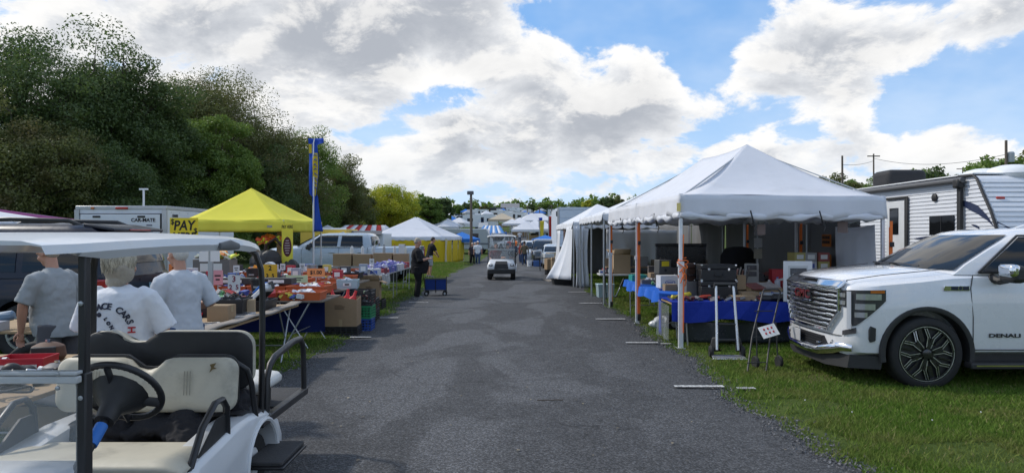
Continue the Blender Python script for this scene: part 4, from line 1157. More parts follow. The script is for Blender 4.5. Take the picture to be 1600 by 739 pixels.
  obj('marker_lens', patch(.70, .88, lambda q: 1.125, lambda q: 1.140 + .02 * q, .022), mat('lamp_amber', (.45, .12, .01), .2, coat=.4), hl)
 obj('bumper_groove', G().grid(lambda a, w_: (fx(-.80 + 1.6 * a) - .013 + (.02 if abs(-.8 + 1.6 * a) > .75 else 0), -.80 + 1.6 * a, .598 + .010 * w_), 20, 1), BLACKM(), t)
 obj('front_skirt', G().loft([[(.10, -.86, .24), (.13, -.86, .39), (.46, -.985, .39), (.44, -.97, .24)], [(-.0, -.5, .22), (.02, -.5, .37), (.46, -.5, .37), (.44, -.5, .22)], [(-.0, .5, .22), (.02, .5, .37), (.46, .5, .37), (.44, .5, .22)], [(.10, .86, .24), (.13, .86, .39), (.46, .985, .39), (.44, .97, .24)]]), BK, t)
 for s in (-1, 1): obj('park_sensor', G().lathe([(.001, -.006), (.014, -.006), (.014, .004), (.001, .006)], 12, c=(fx(.62) - .012, s * .60, .60 - .07), axis='x'), PM, t)
 pl = obj('license_plate', G().box((-.075, .22, .50), (.012, .31, .155)), mat('plate_grey', (.40, .40, .41), .5, var=.05), t, bevel=.004)
 obj('hood_seam', G().tube([(.12, -.80, 1.262), (.5, -.86, 1.325), (.95, -.875, 1.37), (1.22, -.89, 1.397)], .005, 5), BLACKM(), t)
 obj('hood_seam', G().tube([(.12, .80, 1.262), (.5, .86, 1.325), (.95, .875, 1.37), (1.22, .89, 1.397)], .005, 5), BLACKM(), t)
 obj('wiper', G().tube([(1.12, -.55, 1.425), (1.13, -.1, 1.437), (1.18, .35, 1.435)], .010, 5), BLACKM(), t)
 obj('wiper', G().tube([(1.11, .10, 1.425), (1.13, .45, 1.43), (1.24, .78, 1.425)], .010, 5), BLACKM(), t)
 obj('inspection_sticker', G().grid(lambda a, w_: (1.455 - .155 + .085 * w_ + .10 * .4, -.62 - .11 * a, 1.425 + .045 * w_), 2, 2), mat('sticker_green', (.30, .55, .42), .5), t)
 # fender badge and door lettering
 bd = obj('fender_badge', G().box((1.28, -1.034, 1.185), (.30, .012, .062)), CHROME(), t, bevel=.006)
 obj('badge_field', G().box((1.315, -1.042, 1.185), (.20, .006, .042)), mat('badge_navy', (.012, .018, .05), .2, coat=.5), bd)
 obj('badge_ring', G().lathe([(.022, -.003), (.028, -.003), (.028, .003), (.022, .003), (.022, -.003)], 20, c=(1.315, -1.046, 1.185), axis='y'), CHROME(), bd)
 text('lettering', 'DENALI', .062, BLACKM(), t, (1.83, -1.041, .64), (R(90), 0, 0), extrude=.004, sx=1.75, bold=.001)
 return t
hero = pickup('white pickup truck with wide chrome grille parked on the grass at right', (3.84, 9.22, -.03), R(0.0), (.70, .705, .72), True)
p2 = pickup('silver white pickup truck with wide rear fenders behind the trays of tools', (-9.45, 28.0, 0), 0, (.36, .42, .48), False)
obj('gas_cap_line', G().lathe([(.075, -1.036), (.085, -1.036), (.085, -1.030), (.075, -1.030), (.075, -1.036)], 20, c=(4.3, 0, 1.12), axis='y'), BLACKM(), p2)

# ---- generic cars: one station list and one greenhouse per kind
SUV_ST = [(0.0, .82, .92, .97, .34), (.07, .92, .98, 1.03, .30), (.3, .97, 1.03, 1.10, .28), (1.0, .99, 1.08, 1.17, .28), (1.45, 1.0, 1.12, 1.18, .28), (3.4, 1.0, 1.14, 1.15, .28), (4.9, .99, 1.16, 1.17, .30), (5.15, .95, 1.14, 1.15, .34), (5.20, .90, 1.10, 1.12, .38)]
SUV_GH = [(1.10, 1.25, 5.16, .955, .14), (1.3, 1.55, 5.12, .92, .13), (1.55, 1.98, 5.03, .85, .11), (1.72, 2.32, 4.95, .79, .09), (1.80, 2.6, 4.85, .70, .06), (1.83, 2.9, 4.7, .5, .03)]
CAR_ST = [(0.0, .70, .66, .70, .30), (.08, .80, .72, .76, .24), (.4, .86, .80, .85, .22), (1.1, .88, .88, .95, .22), (1.4, .89, .91, .96, .22), (3.3, .89, .93, .95, .22), (4.1, .88, .94, .98, .24), (4.5, .80, .90, .93, .30), (4.55, .75, .85, .88, .34)]
CAR_GH = [(.90, 1.2, 4.0, .83, .12), (1.1, 1.55, 3.85, .78, .11), (1.3, 1.95, 3.6, .71, .09), (1.40, 2.2, 3.4, .62, .06), (1.43, 2.5, 3.1, .4, .03)]
def car(name, label, cat, loc, rz, col, kind='suv', group=None, detail=True, rails=False):
 t = thing(name, label, cat, loc, rz, group)
 PM = paint('paint_%02d%02d%02d' % tuple(int(c * 99) for c in col), col)
 ST, GH = (SUV_ST, SUV_GH) if kind == 'suv' else (CAR_ST, CAR_GH)
 L = ST[-1][0]; hw = .98 if kind == 'suv' else .87
 b = obj('body', body_loft(ST), PM, t)
 xa, xb, r = (.98, 4.0, .38) if kind == 'suv' else (.85, 3.55, .32)
 cut(b, [c for x in (xa, xb) for c in arch_cut(x, r + .06, r, hw)])
 obj('cab', greenhouse(GH), PM, t, smooth=40)
 z0, z1 = GH[0][0] + .08, GH[-3][0] - .02
 obj('windshield', wind_glass(GH, z0, z1, 0), DARKGLASS(), t); obj('rear_window', wind_glass(GH, z0 + .1, z1, 1, .10), DARKGLASS(), t)
 xf0, xf1 = ghw(GH, z0, 1) + .30, ghw(GH, z1, 1) + .16; xr0, xr1 = ghw(GH, z0, 2) - .22, ghw(GH, z1, 2) - .28
 m0, m1 = xf0 + (xr0 - xf0) * .38, xf1 + (xr1 - xf1) * .30; n0 = xf0 + (xr0 - xf0) * .70; n1 = xf1 + (xr1 - xf1) * .66
 for s in (-1, 1):
  for (a0, a1, c0, c1) in ((xf0, xf1, m0 - .05, m1 - .05), (m0 + .05, m1 + .05, n0 - .05, n1 - .05), (n0 + .05, n1 + .05, xr0, xr1)):
   obj('side_window', side_glass(GH, (a0, a1, c0, c1, z0, z1), s), DARKGLASS(), t)
  for x in (xa, xb): wheel(t, x, s * (hw - .11), r, .22, r * .62, s)
  obj('tail_light', G().box((L - .10, s * (hw - .10), .98 if kind == 'suv' else .78), (.16, .14, .20)), mat('lamp_red', (.35, .012, .015), .15, coat=.5), t, bevel=.02)
  obj('headlight', G().box((.10, s * (hw - .20), .84 if kind == 'suv' else .64), (.14, .26, .12)), mat('lamp_clear', (.62, .64, .67), .10, metal=.7, var=.25, vscale=25, coat=.6), t, bevel=.02)
  obj('mirror', G().box((xf0 - .02, s * (hw + .10), z0 + .06), (.12, .20, .14)), PM, t, bevel=.03)
  if rails: obj('roof_rail', G().tube([(2.75, s * .64, 1.80), (2.95, s * .63, 1.87), (3.6, s * .62, 1.885), (4.45, s * .63, 1.865), (4.65, s * .64, 1.79)], [(.03, .02)] * 5, 8), BLACKM(), t)
 obj('front_grille', G().box((.0, 0, .66 if kind == 'suv' else .5), (.06, .9, .22)), BLACKM(), t, bevel=.02)
 obj('bumper', G().box((L - .02, 0, .46), (.10, 1.6, .16)), BLACKP(), t, bevel=.03)
 return t
mat('paint_000102', (.008, .011, .024), .32, var=.02, spec=.3, coat=.25)
sv = car('sport_utility_vehicle', 'dark navy SUV with roof rails parked behind the left stalls', 'SUV', (-10.85, 10.9, 0), 0, (.008, .011, .024), rails=True)
sv.scale = (1, 1, 1.06)
obj('spoiler', G().loft([[(4.7, -.7, 1.79), (4.7, .7, 1.79), (4.7, .7, 1.83), (4.7, -.7, 1.83)], [(5.15, -.72, 1.72), (5.15, .72, 1.72), (5.15, .72, 1.76), (5.15, -.72, 1.76)]]), paint('paint_000102', (.008, .011, .024)), sv, bevel=.01)
obj('stop_lamp', G().bb(5.13, 5.16, -.30, .30, 1.735, 1.755), mat('lamp_red', (.35, .012, .015), .15, coat=.5), sv)
# ---- travel trailer
rv = thing('travel_trailer', 'white corrugated travel trailer with rolled awning behind the pickup', 'camper trailer', (9.5, 14.2, 0))
RVW = lambda: mat('rv_white', (.66, .68, .72), .35, var=.04, dirt=.12, dirtcol=(.4, .4, .4))
prof = [(0.35, .55), (.02, .95), (-.32, 1.35), (-.36, 1.75), (-.12, 2.25), (.12, 2.62), (.30, 2.92), (.42, 3.0), (8.2, 3.04), (8.2, .55)]
obj('shell', G().prism(prof, .02, 2.45, 'x'), RVW(), rv)
# corrugated siding as overlapping laps, each its own ridge
def nose_y(z): return float(np.interp(z, [.55, .95, 1.35, 1.75, 2.25, 2.62, 2.92, 3.0], [.35, .02, -.32, -.36, -.12, .12, .30, .42]))
def laps(fn_line, z0, z1, step):
 g = G(); z = z0
 while z < z1 - .02:
  q = min(z + step, z1)
  rows = [fn_line(z, .022), fn_line(z + step * .25, .020), fn_line(q - .012, .006), fn_line(q, .006)]
  o = len(g.v); n = len(rows[0])
  for r_ in rows: g.v += r_
  for i in range(3):
   for j in range(n - 1): g.f.append((o + i * n + j, o + i * n + j + 1, o + (i + 1) * n + j + 1, o + (i + 1) * n + j))
  z = q
 return g
obj('side_siding', laps(lambda z, o: [(-o + .018, nose_y(z) + .04, z), (-o + .018, 4, z), (-o + .018, 8.2, z)], .6, 2.92, .085), RVW(), rv, smooth=20)
obj('nose_siding', laps(lambda z, o: [(x, nose_y(z) - o, z) for x in (.03, .8, 1.6, 2.44)], 1.35, 2.92, .10), RVW(), rv, smooth=20)
obj('roof_sheet', G().bb(-.01, 2.47, .44, 8.22, 3.035, 3.06), WHITE(), rv)
obj('edge_trim', G().tube([(-.015, nose_y(z) - .0, z) for z in (.6, .95, 1.35, 1.75, 2.25, 2.62, 2.92)] + [(-.015, .42, 3.01), (-.015, .9, 3.02)], .030, 8), BLACKP(), rv)
obj('awning_roller', G().tube([(-.10, .62, 2.93), (-.10, 8.1, 2.95)], .06, 12), mat('awning_grey', (.10, .10, .105), .6, var=.1), rv)
for yy in (.78, 7.6):
 obj('awning_arm', G().bb(-.10, -.03, yy - .06, yy + .06, .9, 2.9), BLACKP(), rv, bevel=.012)
 obj('awning_bracket', G().box((-.11, yy - .02, 2.86), (.16, .20, .20)), BLACKP(), rv, bevel=.04)
dr = obj('door', G().bb(-.03, .02, 2.95, 3.80, .75, 2.62), mat('door_white', (.62, .63, .64), .4), rv, bevel=.03)
obj('door_window', G().bb(-.045, -.03, 3.22, 3.62, 1.80, 2.45), DARKGLASS(), dr, bevel=.01)
obj('door_frame', G().bb(-.06, -.02, 2.80, 2.93, .75, 2.70), BLACKP(), dr, bevel=.02)
obj('door_frame', G().bb(-.06, -.02, 2.80, 3.8, 2.65, 2.72), BLACKP(), dr, bevel=.02)
obj('wall_window', G().bb(-.03, -.005, 5.2, 5.9, 1.55, 2.35), DARKGLASS(), rv, bevel=.02)
wn = obj('wall_window', G().bb(-.03, -.005, 1.05, 1.95, 1.78, 2.21), DARKGLASS(), rv, bevel=.04)
obj('window_bar', G().bb(-.036, -.028, 1.49, 1.51, 1.80, 2.19), BLACKM(), wn)
obj('speaker', G().lathe([(.001, -.05), (.06, -.05), (.09, -.03), (.09, 0), (.001, 0)], 16, c=(-.01, 1.75, 2.62), axis='x'), BLACKP(), rv)
NAVY = lambda: mat('decal_navy', (.02, .03, .075), .35, var=.05)
def swoosh(pts, w0, w1, x):
 g = G(); n = len(pts)
 P_ = []
 for i in range(33):
  f = i / 32 * (n - 1); k = min(int(f), n - 2); P_.append(lerp(pts[k], pts[k + 1], f - k))
 return g.grid(lambda s, t: (x, P_[round(s * 32)][0], P_[round(s * 32)][1] + (t - .5) * (w0 + (w1 - w0) * math.sin(PI * min(1, s * 1.1)) )), 32, 1)
obj('decal_swoosh', swoosh([(1.0, 2.48), (.72, 2.44), (.3, 2.30), (.0, 2.12), (-.3, 1.85)], .01, .17, -.012), NAVY(), rv)
obj('decal_swoosh', swoosh([(2.6, 1.70), (2.0, 1.72), (1.3, 1.68), (.6, 1.75)], .01, .08, -.012), NAVY(), rv)
obj('decal_swoosh', swoosh([(.5, 2.0), (.3, 1.95), (.15, 1.84)], .005, .05, -.012), NAVY(), rv)
obj('decal_swoosh', G().grid(lambda s, t: (.02 + .9 * s, nose_y(2.05 - .55 * s) - .028, 2.05 - .55 * s - .12 * (1 - s) * t), 12, 1), NAVY(), rv)
text('lettering', 'S', .62, NAVY(), rv, (.95, nose_y(2.35) - .05, 2.38), (R(64), 0, 0), shear=.35, sx=1.35)
obj('marker_light', G().box((.28, nose_y(2.52) - .02, 2.52), (.17, .03, .06)), mat('lamp_marker', (.45, .03, .02), .25), rv, bevel=.012)
for (x, y, r_, h_) in ((.7, 1.2, .42, .16), (1.0, .75, .5, .2)): obj('roof_vent', G().ell((x, y, 3.06), (r_, r_, h_), 16, 8), WHITE(), rv)
cv = obj('roof_cover', G().box((1.0, 5.1, 3.30), (1.05, .9, .46)), mat('cover_black', (.016, .016, .018), .7, bump=.3, bscale=14), rv, bevel=.14, seg=4)
obj('window_awning', G().bb(-.05, -.01, 5.1, 6.0, 2.36, 2.44), BLACKP(), rv)
for y_ in (3.9, 4.8):
 for x_ in (.12, 2.3):
  w_ = obj('wheel', G().lathe([(.02, -.1), (.2, -.1), (.2, .1), (.02, .1)], 20, c=(0, 0, 0), axis='x'), STEEL(), rv, loc=(x_, y_, .34)); obj('tyre', lathe_open([(.2, -.1), (.33, -.1), (.34, 0), (.33, .1), (.2, .1), (.2, -.1)], 24, 'x'), RUBBER(), w_)
obj('chassis', G().bb(.2, 2.25, .3, 8.1, .38, .56), BLACKM(), rv)
# ---- enclosed cargo trailer
ct = thing('cargo_trailer', 'white enclosed cargo trailer with aluminium top trim behind the SUV', 'trailer', (-10.90, 19.8, 0))
ct.scale = (1.31, 1, 1.085)
CTW = lambda: mat('trailer_white', (.62, .65, .70), .4, var=.04, dirt=.12, dirtcol=(.42, .41, .4))
obj('shell', G().bb(-.97, .97, .03, 4.8, .45, 2.30), CTW(), ct)
obj('roof_sheet', G().bb(-.975, .975, .02, 4.82, 2.30, 2.40), mat('aluminium', (.40, .41, .42), .35, metal=.7, var=.1, dirt=.3), ct, bevel=.015)
for x_ in (-.93, .93): obj('corner_post', G().bb(x_ - .05, x_ + .05, -.01, .05, .45, 2.30), mat('aluminium', (.40, .41, .42), .35, metal=.7, var=.1, dirt=.3), ct)
dr = obj('rear_door', G().bb(-.84, .84, -.02, .03, .52, 2.18), CTW(), ct, bevel=.008)
obj('door_seal', G().bb(.85, .87, -.015, .03, .52, 2.2), BLACKM(), dr); obj('door_seal', G().bb(-.87, .87, -.015, .03, 2.185, 2.2), BLACKM(), dr)
for x_ in (-.5, .45): obj('door_hinge', G().box((x_, -.03, 2.12), (.16, .03, .05)), BLACKM(), dr, bevel=.008)
obj('marker_light', G().box((.02, .0, 2.34), (.26, .03, .05)), mat('lamp_marker', (.45, .03, .02), .25), ct, bevel=.01)
obj('marker_light', G().box((-.6, .0, 2.34), (.07, .03, .05)), mat('lamp_amber', (.45, .12, .01), .2, coat=.4), ct, bevel=.01)
text('lettering', 'CAR-MATE', .125, INK(), ct, (.49, -.025, 2.03), (R(90), 0, 0), bold=.004, sx=.85)
text('lettering', 'CAR-MATE', .10, INK(), ct, (.976, .52, 2.15), (R(90), 0, R(90)), bold=.003, sx=.7)
for (x_, z_, w_, h_) in ((.38, 1.82, .10, .09), (.62, 1.90, .12, .03), (.62, 1.82, .12, .03), (.64, 1.74, .10, .03)):
 obj('sticker', G().box((x_, -.024, z_), (w_, .006, h_)), mat('sticker_dark', (.06, .07, .12), .5), ct)
g = G()
for i in range(9): g.box((.972, .3 + i * .5, 2.24), (.012, .014, .014))
stuff(obj('rivets', g, STEEL(), ct))
for s in (-1, 1):
 for y_ in (2.2, 3.0):
  w_ = obj('wheel', G().lathe([(.02, -.1), (.2, -.1), (.2, .1), (.02, .1)], 20, axis='x'), STEEL(), ct, loc=(s * .9, y_, .34)); obj('tyre', lathe_open([(.2, -.1), (.33, -.1), (.34, 0), (.33, .1), (.2, .1), (.2, -.1)], 24, 'x'), RUBBER(), w_)
 obj('mud_guard', G().bb(s * .97 - .02, s * .97 + .10, 1.7, 3.5, .68, .74), CTW(), ct)
# light standard behind it
lp = thing('light_pole', 'thin white light pole rising behind the white cargo trailer', 'light pole', (-12.95, 25, 0))
obj('pole', G().tube([(0, 0, 0), (0, 0, 3.4)], .035, 8), WHITE(), lp); obj('lamp_bar', G().bb(-.15, .15, -.03, .03, 3.38, 3.44), WHITE(), lp)
# canopies at the far left edge
canopy('pop_up_canopy', 'white canopy roof at the far left edge behind the SUV', 'canopy tent', (-13.6, 13.0), (-9.5, 13.6), (-9.7, 16.6), (-13.8, 16.2), (-11.6, 14.8), (-11.8, 14.9), 2.02, 2.45, TW(), val=.3)
canopy('pop_up_canopy', 'purple canopy roof at the far left edge behind the white one', 'canopy tent', (-22, 20), (-13.9, 20.2), (-14.3, 24), (-22, 24), (-18, 22), (-18.1, 22), 2.3, 2.95, fabric('tent_purple', (.16, .02, .14), .2), val=.2)
# box trailer at the right of the lane
bt = thing('box_truck', 'pale blue white box truck body standing beyond the right hand tents', 'truck', (4.05, 43.5, gz(0, 43)))
BTW = lambda: mat('box_truck_white', (.56, .62, .72), .45, var=.04, dirt=.12)
obj('box', G().bb(-1.25, 1.25, .03, 7.0, .9, 3.68), BTW(), bt)
obj('frame_edge', G().bb(-1.28, -1.16, -.02, .06, .6, 3.7), mat('aluminium', (.40, .41, .42), .35, metal=.7, var=.1, dirt=.3), bt); obj('frame_edge', G().bb(1.16, 1.28, -.02, .06, .6, 3.7), mat('aluminium', (.40, .41, .42), .35, metal=.7, var=.1, dirt=.3), bt)
obj('header', G().bb(-1.16, 1.16, -.02, .03, 3.55, 3.7), BTW(), bt)
for k in range(5): obj('door_panel', G().bb(-1.14, 1.14, -.008, .03, .95 + k * .52, 1.45 + k * .52), BTW(), bt, bevel=.01)
obj('side_lamp', G().box((-1.30, .2, 3.3), (.08, .12, .3)), BLACKP(), bt)
obj('under_frame', G().bb(-1.1, 1.1, .2, 8.5, .55, .9), BLACKM(), bt)
obj('cab', G().prism([(7.1, .5), (8.9, .5), (8.95, 1.3), (8.4, 2.3), (7.1, 2.35)], -1.1, 1.1, 'x'), BTW(), bt, bevel=.08)
for s in (-1, 1):
 for y_ in (1.6, 8.0):
  w_ = obj('wheel', G().lathe([(.02, -.13), (.25, -.13), (.25, .13), (.02, .13)], 20, axis='x'), STEEL(), bt, loc=(s * 1.0, y_, .46)); obj('tyre', lathe_open([(.25, -.13), (.44, -.13), (.46, 0), (.44, .13), (.25, .13), (.25, -.13)], 24, 'x'), RUBBER(), w_)
# ------------------------------------------------------------------ golf carts
CREAM = lambda: mat('seat_vinyl', (.52, .49, .40), .5, var=.10, vscale=5, dirt=.45, dirtcol=(.16, .15, .125), bump=.12, bscale=18)
CARTW = lambda: mat('cart_white', (.62, .64, .66), .35, var=.04, dirt=.25, dirtcol=(.36, .36, .34), coat=.3)
def roundrect(hw, hh, r, n=5):
 P = []
 for (cx, cz, a0) in ((hw - r, hh - r, 0), (-hw + r, hh - r, 90), (-hw + r, -hh + r, 180), (hw - r, -hh + r, 270)):
  for i in range(n + 1):
   a = R(a0 + 90 * i / n); P.append((cx + r * math.cos(a), cz + r * math.sin(a)))
 return P
def cushion(hw, hh, th, r=.06, puff=.03, notch=None):
 """padded slab in the xz plane, thickness along y, with rounded edges; notch(x) lowers the upper edge"""
 base = roundrect(hw, hh, r, 6); rings = []
 dense = []
 for i in range(len(base)):
  a, b = base[i], base[(i + 1) % len(base)]
  L = math.hypot(a[0] - b[0], a[1] - b[1]); m = max(1, int(L / .05))
  for k in range(m): dense.append(lerp(a, b, k / m))
 def q(p):
  x, z = p
  if notch and z > 0: z -= notch(x) * min(1, z / hh)
  return x, z
 for (f, y) in ((.0, -.5 * th - puff), (.55, -.5 * th - puff * .8), (.85, -.5 * th - puff * .2), (.96, -.38 * th), (1, -.15 * th), (1, .15 * th), (.96, .38 * th), (.85, .5 * th), (.5, .5 * th), (0.0, .5 * th)):
  f = max(f, .02)
  rings.append([(q(p)[0] * f if f > .9 else p[0] * f, y, q(p)[1] if f > .9 else q(p)[1] * f) for p in dense])
 return G().loft(rings)
def golf_cart(label, loc, hero, group='golf carts'):
 """origin: ground under the middle of the front axle; the cart faces -Y, its width runs along X"""
 t = thing('golf_cart', label, 'golf cart', loc, 0, group)
 BK, BM, W = BLACKP(), BLACKM(), CARTW()
 hw = .56
 # front cowl and bonnet
 def cowl(z, y0, y1, w): return [(-w, y1, z), (-w, y0 + .10, z), (-w * .8, y0 + .02, z), (0, y0, z), (w * .8, y0 + .02, z), (w, y0 + .10, z), (w, y1, z)]
 b = obj('front_cowl', G().loft([cowl(.34, -.36, .30, .52), cowl(.48, -.40, .32, .55), cowl(.62, -.36, .34, .53), cowl(.74, -.24, .36, .49), cowl(.80, -.02, .36, .45)]), W, t, bevel=.02, smooth=50)
 cut(b, [c for c in arch_x(.0, .27, .24, .30)])
 obj('cowl_center', G().loft([[(-.28, -.415, .44), (.28, -.415, .44), (.28, -.30, .44), (-.28, -.30, .44)], [(-.25, -.405, .63), (.25, -.405, .63), (.25, -.28, .63), (-.25, -.28, .63)], [(-.22, -.29, .735), (.22, -.29, .735), (.22, -.2, .735), (-.22, -.2, .735)]]), BK, t)
 obj('front_bumper', G().loft([[(-.53, -.36, .24), (0, -.46, .24), (.53, -.36, .24), (.53, -.2, .24), (-.53, -.2, .24)], [(-.53, -.38, .42), (0, -.47, .42), (.53, -.38, .42), (.53, -.2, .42), (-.53, -.2, .42)]]), BK, t, bevel=.02)
 for s in (-1, 1):
  h = obj('headlight', G().box((s * .42, -.355, .585), (.15, .05, .085)), BK, t, bevel=.02)
  obj('lamp_lens', G().ell((s * .42, -.383, .585), (.055, .02, .034), 12, 6), mat('lamp_clear', (.62, .64, .67), .10, metal=.7, var=.25, vscale=25, coat=.6), h)
  # rear body side with its wheel arch
  def side(s=s):
   prof = [(.98, .30), (1.02, .48), (1.12, .54), (1.40, .57), (1.65, .60), (1.95, .60), (2.20, .57), (2.38, .48), (2.46, .36), (2.46, .27), (.98, .27)]
   return G().loft([[(s * .40, y, z) for y, z in prof], [(s * (hw + .02), y, z) for y, z in prof], [(s * (hw + .045), y if z < .5 else y, z - .03 if z > .3 else z) for y, z in prof]])
  bs = obj('rear_body', side(), W, t, smooth=50, bevel=.015)
  cut(bs, [arch_y(2.08, .265, .24, s)])
  obj('fender_cap', G().loft([[(s * .36, 1.820, .61), (s * (hw - .05), 1.860, .615), (s * (hw + .03), 1.920, .575)], [(s * .36, 2.040, .635), (s * (hw - .05), 2.080, .635), (s * (hw + .035), 2.120, .585)], [(s * .36, 2.300, .60), (s * (hw - .05), 2.340, .585), (s * (hw + .035), 2.280, .54)]], cap=False, closed=False), BK, t, smooth=60)
  obj('arch_lip', G().tube([(s * (hw + .045), 2.08 - .285 * math.cos(a), .24 + .285 * math.sin(a)) for a in np.linspace(.05, PI - .05, 16)], .018, 6), W, t)
  for y_ in (0, 2.08):
   w_ = obj('wheel', lathe_open([(.02, -.06), (.115, -.075), (.115, .075), (.02, .06), (.02, -.06)], 20, 'x'), WHITE(), t, loc=(s * .46, y_, .225))
   obj('tyre', lathe_open([(.115, -.08), (.20, -.095), (.222, -.06), (.225, 0), (.222, .06), (.20, .095), (.115, .08), (.115, -.08)], 28, 'x'), RUBBER(), w_)
 obj('floor_pan', G().bb(-.50, .50, .28, 1.0, .24, .30), BK, t)
 obj('dash', G().box((0, .30, .66), (.98, .16, .14)), BK, t, bevel=.04)
 obj('seat_base', G().bb(-.46, .46, 1.10, 1.52, .30, .50), BK, t)
 # seat cushion
 def cush(u, w):
  x = -.57 + 1.14 * u; edge = min(1, min(u, 1 - u) * 10); y = .97 + .55 * w
  z = .535 + .05 * (1 - (1 - edge) ** 2) * (1 - .75 * (max(0, .16 - w) / .16) ** 2) - .03 * w + .012 * math.sin(PI * u * 2) ** 2 * 0
  if w > .86: z -= .05 * ((w - .86) / .14) ** 2
  return (x, y, z)
 g = G().grid(cush, 40, 20); o = obj('seat_cushion', g, CREAM(), t, smooth=60)
 o.modifiers.new('solid', 'SOLIDIFY').thickness = .07
 obj('seat_skirt', G().bb(-.55, .55, .99, 1.50, .46, .53), CREAM(), t, bevel=.03)
 notch = lambda x: .075 * math.exp(-((x) / .11) ** 4)
 # seat back
 sb = obj('seat_back', cushion(.56, .165, .09, .08, .025, notch), CREAM(), t, smooth=60); sb.location = (0, 1.75, .83); sb.rotation_euler = (R(-8), 0, 0)
 pp = G()
 for s in (-1, 1):
  for k in range(3): pp.tube([(s * (.26 + .018 * k), -.078, .085), (s * (.265 + .018 * k), -.080, -.06)], .0028, 4)
 stuff(obj('stitching', pp, mat('vinyl_crease', (.30, .28, .23), .7), sb))
 if hero: obj('tear', G().add([(.41, -.0735, .125), (.45, -.072, .135), (.435, -.072, .11), (.455, -.071, .10), (.43, -.072, .095), (.41, -.0735, .075), (.42, -.0735, .105)], [(0, 1, 2, 3, 4, 5, 6)]), mat('foam_brown', (.14, .10, .04), .9), sb)
 obj('seat_shell', cushion(.545, .17, .03, .08, .0, notch), BK, t, smooth=60).location = (0, 1.82, .835)
 for s in (-1, 1):
  obj('seat_post', G().tube([(s * .22, 1.77, .40), (s * .22, 1.80, .75)], [(.035, .012)] * 2, 8), BM, t)
  # hip restraint
  obj('hip_restraint', G().tube([(s * .56, 1.080, .50), (s * .57, 1.220, .70), (s * .575, 1.380, .80), (s * .575, 1.480, .80), (s * .575, 1.540, .74), (s * .57, 1.560, .55)], [(.016, .022)] * 6, 8), BM, t, smooth=60)
  obj('restraint_panel', G().loft([[(s * .555, 1.110, .50), (s * .555, 1.540, .50), (s * .560, 1.540, .70), (s * .562, 1.420, .70)], [(s * .570, 1.110, .50), (s * .570, 1.540, .50), (s * .575, 1.540, .70), (s * .576, 1.420, .70)]]), BK, t)
  obj('back_rail', G().tube([(s * .40, 1.860, .95), (s * .52, 1.850, .945), (s * .575, 1.870, .90), (s * .585, 1.920, .80), (s * .585, 2.000, .55)], .018, 8), BM, t, smooth=60)
 # steering
 sx = .445
 ctr = Vector((sx + .01, .62, 1.03)); ax = Vector((0, .80, .60)).normalized()
 e1 = Vector((1, 0, 0)); e2 = ax.cross(e1)
 sw = obj('steering_wheel', G().tube([ctr + (e1 * math.cos(a) + e2 * math.sin(a)) * .182 for a in np.linspace(0, 2 * PI, 41)], .0155, 10, cap=False), BM, t, smooth=60)
 gp = G()
 for i in range(44):
  a = 2 * PI * i / 44; rr_ = (e1 * math.cos(a) + e2 * math.sin(a)); gp.ell(ctr + rr_ * .173 - ax * .006, (.0075, .0075, .0075), 6, 4)
 stuff(obj('grip_ribs', gp, BM, sw))
 for a in (R(20), R(95), R(160), R(270)):
  d = e1 * math.cos(a) + e2 * math.sin(a); obj('spoke', G().tube([ctr - ax * .03 + d * .05, ctr - ax * .012 + d * .178], [(.022, .010)] * 2, 8), BM, sw)
 obj('wheel_hub', G().tube([ctr - ax * .17, ctr - ax * .10, ctr - ax * .05, ctr - ax * .01, ctr + ax * .012], [.042, .05, .10, .13, .085], 16), BK, sw, smooth=50)
 obj('scorecard_clip', G().box(tuple(ctr + ax * .03 + Vector((.02, -.02, 0))), (.14, .11, .02), rot=(R(-38), 0, 0)), BK, sw, bevel=.006)
 c0 = ctr - ax * .16; c1 = c0 - ax * .62
 cl = obj('steering_column', G().tube([c0, c0.lerp(c1, .35), c1], [.020, .022, .024], 10), BM, t, smooth=50)
 if hero: obj('blue_tape', G().tube([c0.lerp(c1, .05), c0.lerp(c1, .22)], .0265, 12), mat('tape_blue', (.03, .17, .55), .6, var=.08), cl, smooth=50)
 # roof
 yr0, yr1 = -.02, (2.26 if hero else 1.80)
 rows = []
 for i in range(15):
  f = i / 14; y = yr0 + (yr1 - yr0) * f; e = min(1, min(f, 1 - f) * 7 + .25)
  w = .565 * (.90 + .10 * min(1, min(f, 1 - f) * 10))
  zt = 1.732 + .022 * math.sin(PI * f) * e - (.035 * max(0, (f - .82) / .18) if hero else 0)
  rows.append([(-w, y, zt - .085 * e), (-w - .015, y, zt - .05), (-w, y, zt - .015), (-w * .85, y, zt + .005 * e), (-w * .4, y, zt + .018 * e), (w * .4, y, zt + .018 * e), (w * .85, y, zt + .005 * e), (w, y, zt - .015), (w + .015, y, zt - .05), (w, y, zt - .085 * e), (w * .92, y, zt - .06 * e), (-w * .92, y, zt - .06 * e)])
 rf = obj('roof', G().loft(rows), CARTW(), t, smooth=45)
 for s in (-1, 1):
  obj('roof_handle', G().tube([(s * .586, 1.42, 1.694), (s * .592, 1.56, 1.700), (s * .586, 1.70, 1.690)], [(.020, .010), (.030, .012), (.018, .010)], 10), mat('handle_recess', (.12, .125, .13), .6), rf)
  # front strut in two telescoped lengths, rear strut with a bent head
  st = obj('strut', G().bb(s * .532 - .016, s * .532 + .016, .190, .230, 1.14, 1.67), BM, t, bevel=.006)
  obj('strut_sleeve', G().bb(s * .532 - .021, s * .532 + .021, .184, .236, .40, 1.20), BM, st, bevel=.006)
  for z_ in (1.10, 1.48): obj('bolt', G().lathe([(.001, .168), (.010, .170), (.010, .19), (.001, .19)], 8, c=(s * .532, .012, z_), axis='y'), STEEL(), st)
